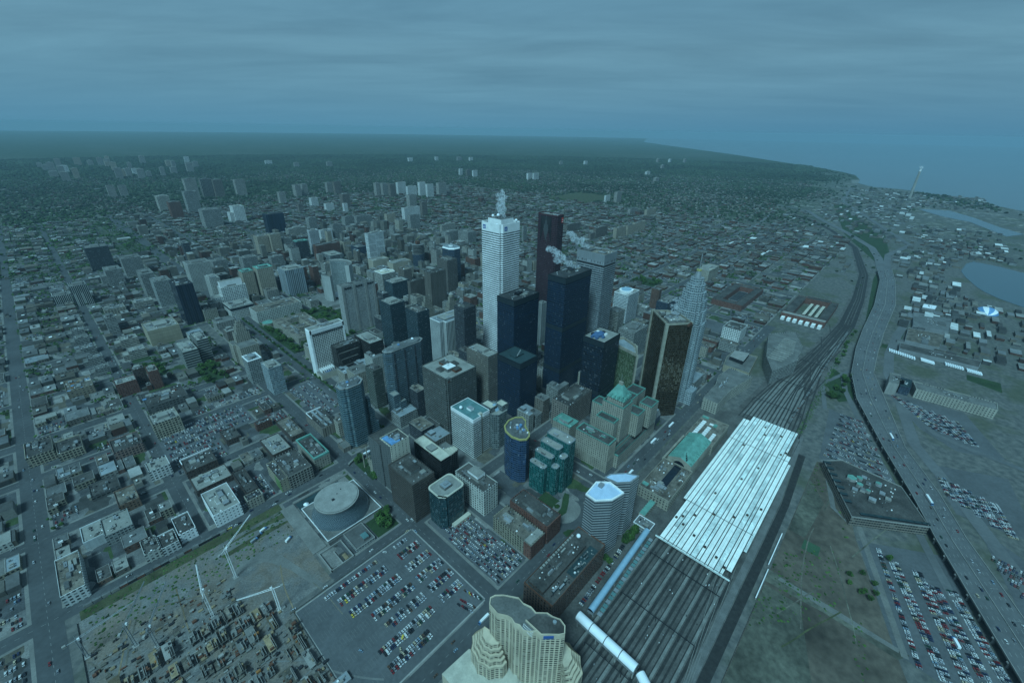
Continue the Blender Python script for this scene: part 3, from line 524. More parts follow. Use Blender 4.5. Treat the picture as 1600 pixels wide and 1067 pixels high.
def hero(x0, y0, x1, y1, h, st, rf, name, label):
    occupy(x0, y0, x1, y1)
    cx, cy = (x0+x1)/2, (y0+y1)/2; W, D = x1-x0, y1-y0; bd = Bld(name, label, cat_of(name), cx, cy)
    if name in GROUPS: bd.root['group'] = GROUPS[name]
    seed = int(abs(x0*7+y0*13)); r = random.Random(seed)
    roofm = M.get(rf[:2], M['R1']); far = math.hypot(cx, cy) > 1500; P = rect(x0, y0, x1, y1)
    if st == 'fcp':
        P = notched(x0, y0, x1, y1, 4.5); bd.block(P, 0, h-13, 'fcp', M['R1'], ph=0)
        c = MB(); c.prism(P, h-13, h+1, M['white']); q = ring(P, 1.5); c.prism(q[::-1], h-3, h+1, M['white']); [c.face([(*P[i], h+1), (*P[(i+1) % 12], h+1), (*q[(i+1) % 12], h+1), (*q[i], h+1)], M['white']) for i in range(12)]; bd.part('crown', c)
        b = MB(); b.prism(rect(x0+12, y0+12, x1-9, y1-9), h-3, h+7, M['white'], M['R2']); bd.part('penthouse', b)
        rr_ = MB(); rr_.face([(x, y, h-3) for x, y in P], M['R2']); bd.part('roof', rr_)
        for sx in (0, 1):
            g = MB()
            def q4(u, z, du, dz, g=g, sx=sx):
                if sx: g.box(x0+u, y0-.35, z, x0+u+du, y0-.02, z+dz, M['bluelogo'])
                else: g.box(x0-.35, y1-u-du, z, x0-.02, y1-u, z+dz, M['bluelogo'])
            u0 = 8
            q4(u0, h-10.5, 7, 1.2)                      # bar over an M inside a round field, as on the tower
            for k in (0, 2.9, 5.8): q4(u0+k, h-8.9, 1.2, 5.4)
            q4(u0+1.2, h-5.2, 1.8, 1.6); q4(u0+4.0, h-5.2, 1.8, 1.6)
            bd.part('sign', g)
        m_ = MB(); m_.beam((cx+14, cy+5, h), (cx+14, cy+5, h+50), .45, M['white']); bd.part('antenna', m_)
        for a, c_, z, q in ((-6, 14, h+7, 2.6), (2, 8, h+7, 3.2), (22, -18, h, 2.4), (-20, -10, h-3, 2)): dish(bd, cx+a, cy+c_, z, q)
        bd.units(x0+14, y0+14, x1-11, y1-11, h+7, 5, seed=3)
        return bd
    if st == 'scotia':
        P = [(x0, y0+3), (x0+4, y0), (x1, y0), (x1, y1-6), (x1-4, y1-6), (x1-4, y1), (x0+5, y1), (x0+5, y1-5), (x0, y1-5)]
        bd.block(P, 0, h, 'scotia', M['R2'], M['scotia'] if 'scotia' in M else None, ph=2)
        v = MB(); ym = y0+D*.52
        v.face([(x0-.4, ym+15, h-3), (x0-.4, ym, h-56), (x0-.4, ym-15, h-3)], fac('dark')); 
        for k in range(6): v.box(x0-.9, ym-15+k*2.5, h-56+(15-abs(15-k*2.5-0))*0+k*9, x0-.05, ym-13.5+k*2.5, h-3, M['dark']); v.box(x0-.9, ym+13.5-k*2.5, h-56+k*9, x0-.05, ym+15-k*2.5, h-3, M['dark'])
        bd.part('notch', v)
        s = MB(); s.box(x1-7, y0-.5, h-15, x1-1.5, y0-.05, h-4, M['red']); s.box(x1-6, y0-.7, h-13.5, x1-2.5, y0-.45, h-12, M['white']); s.box(x1-6, y0-.7, h-9, x1-2.5, y0-.45, h-8, M['white']); bd.part('sign', s)
        bd.units(x0, y0, x1, y1, h, 9, M['conc'], .35, seed); return bd
    if st in ('black', 'blacklit'):
        top = h-9 if h > 150 else h-7
        bd.block(P, 0, h, st, roofm, M['blk'], ph=.8)
        def band(z, dz):
            b = MB(); b.prism(rect(x0-.35, y0-.35, x1+.35, y1+.35), z, z+dz, M['louv']); bd.part('mechanical_band', b)
        band(h-9, 9)
        if h > 200: band(h*.57, 8); band(h*.20, 8)
        elif h < 160 and st == 'blacklit': band(h*.30, 6)
        if rf == 'R4':
            b = MB(); b.box(cx-6, cy-5, h, cx+5, cy+4, h+4.5, M['blk']); bd.part('rooftop_unit', b)
            bd.units(x0, y0, x1, y1, h, 4, M['concd'], .2, seed)
        elif rf == 'R5':
            r2_ = MB(); r2_.box(cx-12, cy-6, h, cx+9, cy+7, h+2.5, M['R5']); bd.part('rooftop_unit', r2_)
            for k in range(5):
                a = MB(); a.beam((cx-7+k*4, cy-6+k*2, h+2.5), (cx-7+k*4, cy-6+k*2, h+6), .25, M['white']); bd.part('antenna', a)
        else:
            b = MB(); b.prism(circ(cx-5, cy+4, 13, 20, 8), h, h+3, M['bluedk'], M['bluedk']); bd.part('rooftop_unit', b)
            for k in range(7):
                b = MB(); a = k*.9; b.box(cx-9+14*math.cos(a), cy+10*math.sin(a), h+.1, cx-4+14*math.cos(a), cy+4+10*math.sin(a), h+3.4, r.choice([M['dark'], M['white'], M['metal'], M['bluedk']])); bd.part('rooftop_unit', b)
        return bd
    if st == 'commerce':
        bd.block(P, 0, h-22, 'commerce', M['R1'], ph=0); g = MB(); g.prism(ring(P, 1.2), h-22, h-19, M['dark']); bd.part('mechanical_band', g)
        bd.block(P, h-19, h, 'commercetop', M['R9'], ph=1.4, nm='crown')
        b = MB(); b.box(x0+6, y1-26, h, x0+24, y1-8, h+3, M['R2']); bd.part('rooftop_unit', b); bd.units(x0, y0, x1, y1, h, 4, seed=seed); return bd
    if st in ('glasst', 'glasst2'):
        a = 9 if st == 'glasst2' else 8
        P = cham(x0, y0, x1, y1, min(a, W*.3), min(a, D*.3)) if st == 'glasst2' else [(x0, y0+6), (x0+4, y0+3), (x0+7, y0+3), (x0+9, y0), (x1-9, y0), (x1, y0+9), (x1, y1), (x0+6, y1), (x0, y1-6)]
        bd.block(P, 0, h, st, M['R8'], M['conc'], ph=1.4, th=.9)
        inn = ring(P, 5); b = MB(); b.prism(inn, h, h+3.2, M['metal'], M['R2']); bd.part('penthouse', b)
        for k in range(4):
            b = MB(); b.box(cx-W*.3+k*W*.17, cy-1.5, h+3.2, cx-W*.3+k*W*.17+3, cy+2, h+4.8, M['blue'] if k == 1 else M['metal']); bd.part('rooftop_unit', b)
        if st == 'glasst2':
            dish(bd, x1-16, y1-6, h+1, 2.4)
            g = MB(); 
            for k in range(3): g.box(x0+12+k*20, y0-.5, 12, x0+15+k*20, y0-.05, h-3, fac('dark'))
            bd.part('vertical_recess', g)
            for k, (zz) in enumerate((h*.42, h*.30, h*.18)):
                q = rect(x0-5+k*9, y0-15-k*2.5, x0+7+k*9, y0+.1); bd.block(q, 0, zz, 'glasst2', M['R6'], ph=.8, nm='stepped_wing')
        else:
            dish(bd, x0+13, y0+6, h+.5, 1.6)
            for k, zz in enumerate((h*.68, h*.46, h*.24)):
                bd.block(rect(x1+.1+k*4.5, y0+5, x1+4.6+k*4.5, y0+13), 0, zz, 'glasst', M['R8'], ph=.8, nm='stepped_wing')
            bd.block(rect(x0-12, y0+2, x0-.1, y1-4), 0, 7, 'ribk', M['R1'], nm='podium')
        return bd
    if st == 'glassbr':
        a, c_ = W*.30, D*.30; P = [(x0, y0+c_*.0), (x0+0, y0)]
        P = [(x0+7, y0+5), (x0+7, y0), (x1, y0), (x1, y1), (x0, y1), (x0, y0+5)]
        bd.block(P, 0, h, 'glassbr', M['R6'], ph=1.2)
        q = MB(); q.prism(rect(x0+1.5, y0+1.5, x0+6.9, y0+4.9), 0, h+1, fac('glassbr'), M['concd']); bd.part('corner_shaft', q)
        for k, rc in enumerate(((cx-22, cy-6, cx+16, cy+6), (cx-6, cy-24, cx+6, cy+18), (cx-14, cy-14, cx+3, cy+1))):
            b = MB(); b.box(rc[0], rc[1], h, rc[2], rc[3], h+3+k*1.3, M['rust'] if k == 1 else M['concd'], M['R3'] if k < 2 else M['white']); bd.part('rooftop_unit', b)
        s = MB(); s.box(x0+2.2, y0+1.2, h-6, x0+6.4, y0+1.45, h-3.5, M['rust']); bd.part('sign', s)
        return bd
    if st == 'ribw':
        P = [(x0+11, y0+14), (x0+11, y0), (x1, y0), (x1, y1), (x0, y1), (x0, y0+14)]; P = [(x0+9, y0), (x1, y0), (x1, y1), (x0, y1), (x0, y0+9), (x0+9, y0+9)]
        bd.block(P, 0, h, 'ribw', M['R8'], M['white'], ph=1.6)
        b = MB(); b.box(x0+13, y0+10, h, x1-9, y1-6, h+2.5, M['concd'], M['R6']); bd.part('penthouse', b); b = MB(); b.prism(circ(x1-16, y0+8, 5, 16), h, h+3, M['metal'], M['cream']); bd.part('cooling_tower', b)
        bd.units(x0+5, y0+5, x1, y1, h, 5, seed=seed); return bd
    if st == 'bandw' and h > 30:
        P = [(x0, y0), (x0+W*.45, y0), (x0+W*.45, y0+7), (x0+W*.62, y0+7), (x0+W*.62, y0+2), (x1, y0+2), (x1, y1), (x0, y1)]
        bd.block(P, 0, h-6, 'bandw', M['R2'], ph=0); c = MB(); c.prism(P, h-6, h, M['white']); bd.part('crown', c)
        rr_ = MB(); rr_.face([(x, y, h-1.2) for x, y in P], M['teal']); bd.part('roof', rr_)
        p = MB(); parapet(p, P, h, .3, .8, M['white']); bd.part('parapet', p)
        q = MB(); q.box(x0+W*.45+.2, y0+3, 0, x0+W*.62-.2, y0+6.9, h+1, M['cream']); bd.part('stair_shaft', q)
        b = MB(); b.box(cx-4, cy-5, h-1, cx+3, cy+4, h+2.6, M['white'], M['R8']); bd.part('rooftop_unit', b); dish(bd, x0+8, y1-14, h-1, 2.6)
        bd.block(rect(x1+.1, y0+4, x1+9, y0+22), 0, 17, 'bandw', M['R2'], nm='annex'); return bd
    if st == 'cream':
        bd.block(P, 0, h, 'cream', M['R3'], M['cream'], ph=1)
        b = MB(); b.prism([(x0+3, y0+1), (x0+15, y0+1), (x0+20, y0+13), (x0+11, y0+8), (x0+8, y1-3), (x0+1, y1-3)], h, h+1.6, M['blue'], M['blue']); bd.part('roof_sheeting', b)
        g = MB(); g.box(x0-.4, y0+1.5, 0, x0-.02, y1, h-1, fac('concdk')); bd.part('side_wall', g)
        bd.block(rect(x0-2, y1+.1, x1+10, y1+28), 0, h*.86, 'concdk', M['R3'], nm='rear_wing'); bd.units(x0, y0, x1, y1, h, 4, seed=seed); return bd
    if st == 'blackz':
        bd.block(P, 0, h, 'blackz', M['cream'], M['cream'], ph=.8, th=1.2); b = MB(); b.box(cx-6, cy-7, h, cx+5, cy+6, h+2.2, M['concd'], M['R6']); bd.part('rooftop_unit', b)
        for k in range(5): bd.block([(x1+.1+k*5, y0+4+k*2), (x1+5+k*5, y0+7+k*2), (x1+5+k*5, y0+24), (x1+.1+k*5, y0+24)], 0, h-7-k*1.5, 'blackz', M['cream'], M['cream'], ph=.6, nm='sawtooth_bay')
        return bd
    if st == 'tealglass':
        P = rounded(x0, y0, x1, y1, 6); P = [p for p in P if not (abs(p[0]-x0) < 6 and abs(p[1]-y0) < 6)] + [(x0, y0+9), (x0+3, y0+6), (x0+3, y0+3), (x0+6, y0+3), (x0+9, y0)]
        bd.block(P, 0, h, 'tealglass', M['R6'], M['cream'], ph=1, th=1.6); b = MB(); b.box(cx-6, cy-5, h, cx+5, cy+5, h+4, M['concd'], M['R8']); bd.part('rooftop_unit', b); b = MB(); b.box(cx-3, cy-2, h+4, cx+2, cy+2, h+5.4, M['metal']); bd.part('rooftop_unit', b)
        g = MB(); g.box(x0+12, y0-6, 0, x1+2, y0-.3, 4, M['cream']); bd.part('entrance_wall', g); return bd
    if st == 'glassf':
        P = cham(x0, y0, x1, y1, 7); bd.block(P, 0, h-8, 'glassf', M['R6'], ph=1)
        bd.block(rect(x0+2, y0+12, x0+15, y1-2), h-8, h, 'glassf', M['cream'], nm='crown'); bd.block(rect(x1-15, y0+3, x1-2, y0+18), h-8, h+1, 'glassf', M['cream'], nm='crown')
        b = MB(); pr_ = [(y0+10+14*i/8, h-8+9*math.sin(math.pi*i/8)) for i in range(9)]
        for i in range(8): b.face([(x0+10, pr_[i][0], pr_[i][1]), (x1-8, pr_[i][0], pr_[i][1]), (x1-8, pr_[i+1][0], pr_[i+1][1]), (x0+10, pr_[i+1][0], pr_[i+1][1])], M['skyb'])
        b.face([(x0+10, *p) for p in pr_], M['metal']); b.face([(x1-8, *p) for p in pr_[::-1]], M['metal']); bd.part('barrel_vault', b); return bd
    if st == 'constr':
        n = 8; ra = W*.5
        bd.block(circ(cx, cy, ra, 28, D*.5), 0, h*.55, 'glassd', M['conc'], ph=0)
        for k in range(7):
            b = MB(); z = h*.55+k*(h*.45/7); b.prism(circ(cx, cy, ra, 28, D*.5), z+2.4, z+3.2, M['conc'], M['concd']); b.prism(circ(cx, cy, ra-2.5, 16, D*.5-2.5), z, z+2.4, M['dark']); bd.part('floor_slab', b)
        b = MB(); b.box(cx-6, cy-6, h, cx+6, cy+6, h+9, M['rust']); bd.part('core', b); b = MB(); b.beam((cx, cy, h), (cx, cy, h+20), .6, M['yellow']); b.beam((cx-14, cy-8, h+18), (cx+20, cy+12, h+21), .6, M['yellow']); bd.part('crane', b); return bd
    if st == 'curvew':
        bd.block(P, 0, h, 'curvew', M['R6'], M['white'], ph=1); b = MB(); b.prism(circ(cx-4, cy, W*.36, 24, D*.42), h, h+6, M['white'], M['white']); b.prism(circ(cx-4, cy, W*.25, 24, D*.3), h+6, h+8, M['skyb'], M['skyb']); bd.part('round_crown', b); bd.units(x0, y0, x1, y1, h, 3, seed=seed); return bd
    if st == 'deco':
        z = 0
        for k, (i, zz) in enumerate(((0, .62), (.12, .82), (.26, 1.0))): bd.block(rect(x0+W*i, y0+D*i, x1-W*i, y1-D*i), z, h*zz, 'deco', M['R3'], nm='tier'); z = h*zz
        if 'round cap' in label:
            c = MB(); c.prism(circ(cx, cy, min(W, D)*.35, 14), h, h+7, M['stone']); c.prism(circ(cx, cy, min(W, D)*.35, 14), h+7, h+12, M['conc'], M['conc'], circ(cx, cy, min(W, D)*.1, 14)); bd.part('cap', c)
        return bd
    if st in ('bandoct',):
        P = [(x0, y0), (x1+30, y0), (x1+36, y0+20), (x1+20, y0+45), (x0, y0+45)]; bd.block(P, 0, h, 'bandoct', M['cream'], M['white'], ph=1.2)
        for k in range(3): b = MB(); b.prism(circ((x0+x1+34)/2, y0+24, 15-4*k, 8, 10-2.6*k, .39), h+k*2.4, h+k*2.4+2.4, M['cream'], M['white']); bd.part('roof_tier', b)
        return bd
    if st in ('blackbr',) and 'stepped' in label:
        for k in range(4): bd.block(rect(x0+k*1.0, y0-6*k, x0+W*(1-.12*k), y0-6*k+6-.1 if k else y1), 0, h*(1-.2*k), st, M['R3'], nm='step')
        bd.units(x0, y0, x1, y1, h, 5, seed=seed); return bd
    if st == 'hilt':
        bd.block(P, 0, h, 'hilt', M['R6'], M['white'], ph=1.4)
        e_ = MB(); e_.box(x0-.5, y0+1, 0, x0-.02, y1-1, h, M['white']); e_.box(x0-.5, y0-.6, 0, x0+3, y0-.02, h+1, M['white']); e_.box(x1-3, y0-.6, 0, x1, y0-.02, h+1, M['white']); e_.box(x0, y0-.6, h-7, x1, y0-.02, h+1, M['white']); bd.part('end_wall', e_)
        g = MB()
        for k in range(15): g.box(x0+4.6+k*4.1, y0-.8, h-11.5, x0+7.6+k*4.1, y0-.62, h-8.5, M['dark'])
        bd.part('top_windows', g)
        po = MB(); po.box(x0-2, y0-22, 0, x0+44, y0-1, 11, M['cream'], M['pave']); bd.part('podium', po); w_ = MB(); w_.prism(circ(x0+16, y0-12, 7, 16, 4), 11, 11.4, M['blue'], M['bluedk']); bd.part('pool', w_)
        fl = MB()
        for k in range(7): fl.box(x0+4+k*4, y0-14, 11, x0+5+k*4, y0-1, 17, M['white'])
        bd.part('sloping_fins', fl); bd.units(x0, y0, x1, y1, h, 8, M['conc'], .15, seed); return bd
    if st == 'sher':
        bd.block(P, 0, h, 'sher', M['R1'], M['conc'], ph=1.2)
        g = MB()
        for f in (.0, .34, .70, .95): g.box(x0+W*f, y0-.8, 0, x0+W*f+6, y0-.02, h, M['conc'])
        bd.part('blank_strips', g); g = MB()
        for f in (.06, .40, .76):
            for k in range(3): g.box(x0+W*f+k*6+2, y0-.9, h-7, x0+W*f+k*6+6.5, y0-.02, h-3.6, M['dark'])
        bd.part('top_louvres', g); bd.units(x0, y0, x1, y1, h, 10, M['concd'], .12, seed); return bd
    if 'octagonal crown' in label:
        P = cham(x0, y0, x1, y1, 12); bd.block(P, 0, h-4, st, M['R8'], ph=0); b = MB(); b.prism(P, h-4, h, M['white'], M['R8'], ring(P, 3)); b.prism(circ(cx, cy, 8, 8), h, h+5, M['white'], M['metal']); bd.part('crown', b); return bd
    # ---- general case
    fo = bd.block(P, 0, h, st, M['R6'] if rf in ('R6g', 'R6b') else (M['R3'] if rf == 'R7x' else roofm), {'R7': M['R7'], 'R7x': M['R7'], 'R8': M['white']}.get(rf), ph=(3.0 if rf == 'R7x' else 1.4 if not far else 2.0), th=(2.2 if rf in ('R7x', 'R8') else .7 if not far else 1.5))
    if h > 26:
        b = MB(); a, c_ = r.uniform(.22, .34), r.uniform(.2, .34); b.box(x0+W*a, y0+D*c_, h, x1-W*r.uniform(.2, .35), y1-D*.25, h+r.uniform(3.2, 5.5), r.choice([M['concd'], M['R1'], M['conc']]) if rf != 'R6' else M['conc'], M['R6'] if rf == 'R6' else roofm); bd.part('penthouse', b)
    if not far: bd.units(x0, y0, x1, y1, h, 3+int(W*D > 900)*3+int(W*D > 2000)*3, None, .22, seed)
    if 'stair shaft' in label or 'stepped' in label and st in ('hband', 'hband2', 'gridw', 'apt3'):
        q = MB(); q.box(x0+W*.55, y0-.1-W*.0, 0, x0+W*.7, y0-.05, h+3, M['white']); 
        bd.block(rect(x0-W*.35, y0+D*.2, x0-.1, y1), 0, h*.62, st, roofm, nm='lower_wing')
    if st == 'gridw' and 'crown' in label:
        b = MB(); b.box(x0+2, y0+D*.3, h, x1-4, y0+D*.75, h+15, M['white'], M['R6']); bd.part('crown', b)
    if st == 'podium':
        b = MB(); b.box(x0-.5, y0-.5, h-7, x1+.5, y1+.5, h-1.2, M['glass'], M['R6']); bd.part('glass_band', b)
    if 'roof box' in label or 'rooftop boxes' in label or 'white penthouse' in label:
        k_ = 2 if 'penthouse' not in label else 1
        for k in range(k_):
            b = MB(); b.box(x0+W*(.3+.25*k), y0+D*.35, h, x0+W*(.45+.25*k) if k_ > 1 else x0+W*.85, y0+D*(.55 if k_ > 1 else .7), h+(2.6 if k_ > 1 else 8), M['white'], M['R6']); bd.part('rooftop_box', b)
    if 'orange patched' in label or 'coloured clutter' in label:
        for k in range(9):
            b = MB(); a, c_ = r.random(), r.random(); b.box(x0+W*a*.8, y0+D*c_*.8, h, x0+W*a*.8+r.uniform(2, 8), y0+D*c_*.8+r.uniform(1, 4), h+r.uniform(.4, 2), r.choice([M['orange'], M['rust'], M['blue'], M['white'], M['wood']])); bd.part('roof_clutter', b)
    if 'green painted wall' in label:
        b = MB(); b.box(x0-.3, y0, 0, x0-.02, y0+D*.4, h, M['fieldgreen']); bd.part('painted_wall', b)
    if 'brick end' in label:
        b = MB(); b.box(x0-.3, y0-.3, 0, x1+.3, y0+D*.18, h+.3, fac('brickr'), M['R6']); bd.part('brick_end', b)
    if 'roof lights' in label:
        for k in range(2):
            b = MB(); b.box(x0+W*(.3+.3*k), y0+3, h, x0+W*(.42+.3*k), y1-3, h+2, M['R6'], M['R8']); bd.part('roof_light', b)
    if 'long roof' in label or 'parapet line' in label:
        b = MB(); b.box(x0, y1-2, h, x1, y1-1, h+2.2, M['white']); b.box(x0, y0+D*.6, h, x0+1, y1-1, h+2.2, M['white']); bd.part('white_parapet', b)
    if 'roof openings' in label:
        b = MB()
        for i in range(5):
            for j in range(2): b.box(x0+5+i*6, y1-14+j*6, h+.05, x0+8.5+i*6, y1-10.5+j*6, h+.35, M['dark'])
        bd.part('roof_openings', b)
    if 'horseshoe' in label:
        b = MB(); b.prism(circ(cx, cy, D*.55, 20), h, h+3, M['cream'], M['R6']); b.prism(circ(cx, cy, D*.3, 20), h+3, h+3.3, M['concd'], M['concd']); bd.part('roof_ring', b)
    return bd
GROUPS = {'apartment_tower': 'apartment towers beyond the centre', 'office_tower': 'office towers of the centre', 'office_block': 'office blocks of the centre', 'bank_tower': 'bank towers of the skyline', 'warehouse': 'warehouses west of the centre', 'hospital_block': 'hospital blocks along the avenue', 'courthouse': 'court buildings by the avenue', 'row_block': 'row of grey stepped blocks'}
M['bluelogo'] = plain('sign_blue', (.03, .12, .42), .6, .05); M['bluedk'] = plain('machinery_blue', (.09, .18, .34), .6, .25, .2); M['louv'] = plain('dark_louvre', (.028, .040, .048), .45, .2, .3); M['fieldgreen'] = plain('green_wall_paint', (.16, .26, .10), .8, .2)
M['scotia'] = plain('red_granite', (.09, .03, .034), .6, .2, .2)
FS['commercetop'] = ((.30, .32, .33), (.2, .21, .22), 19, 1.6, .2, 1, 0); FS['concdk'] = ((.13, .135, .13), (.07, .075, .075), 3.6, 6, .3, .3, .1)
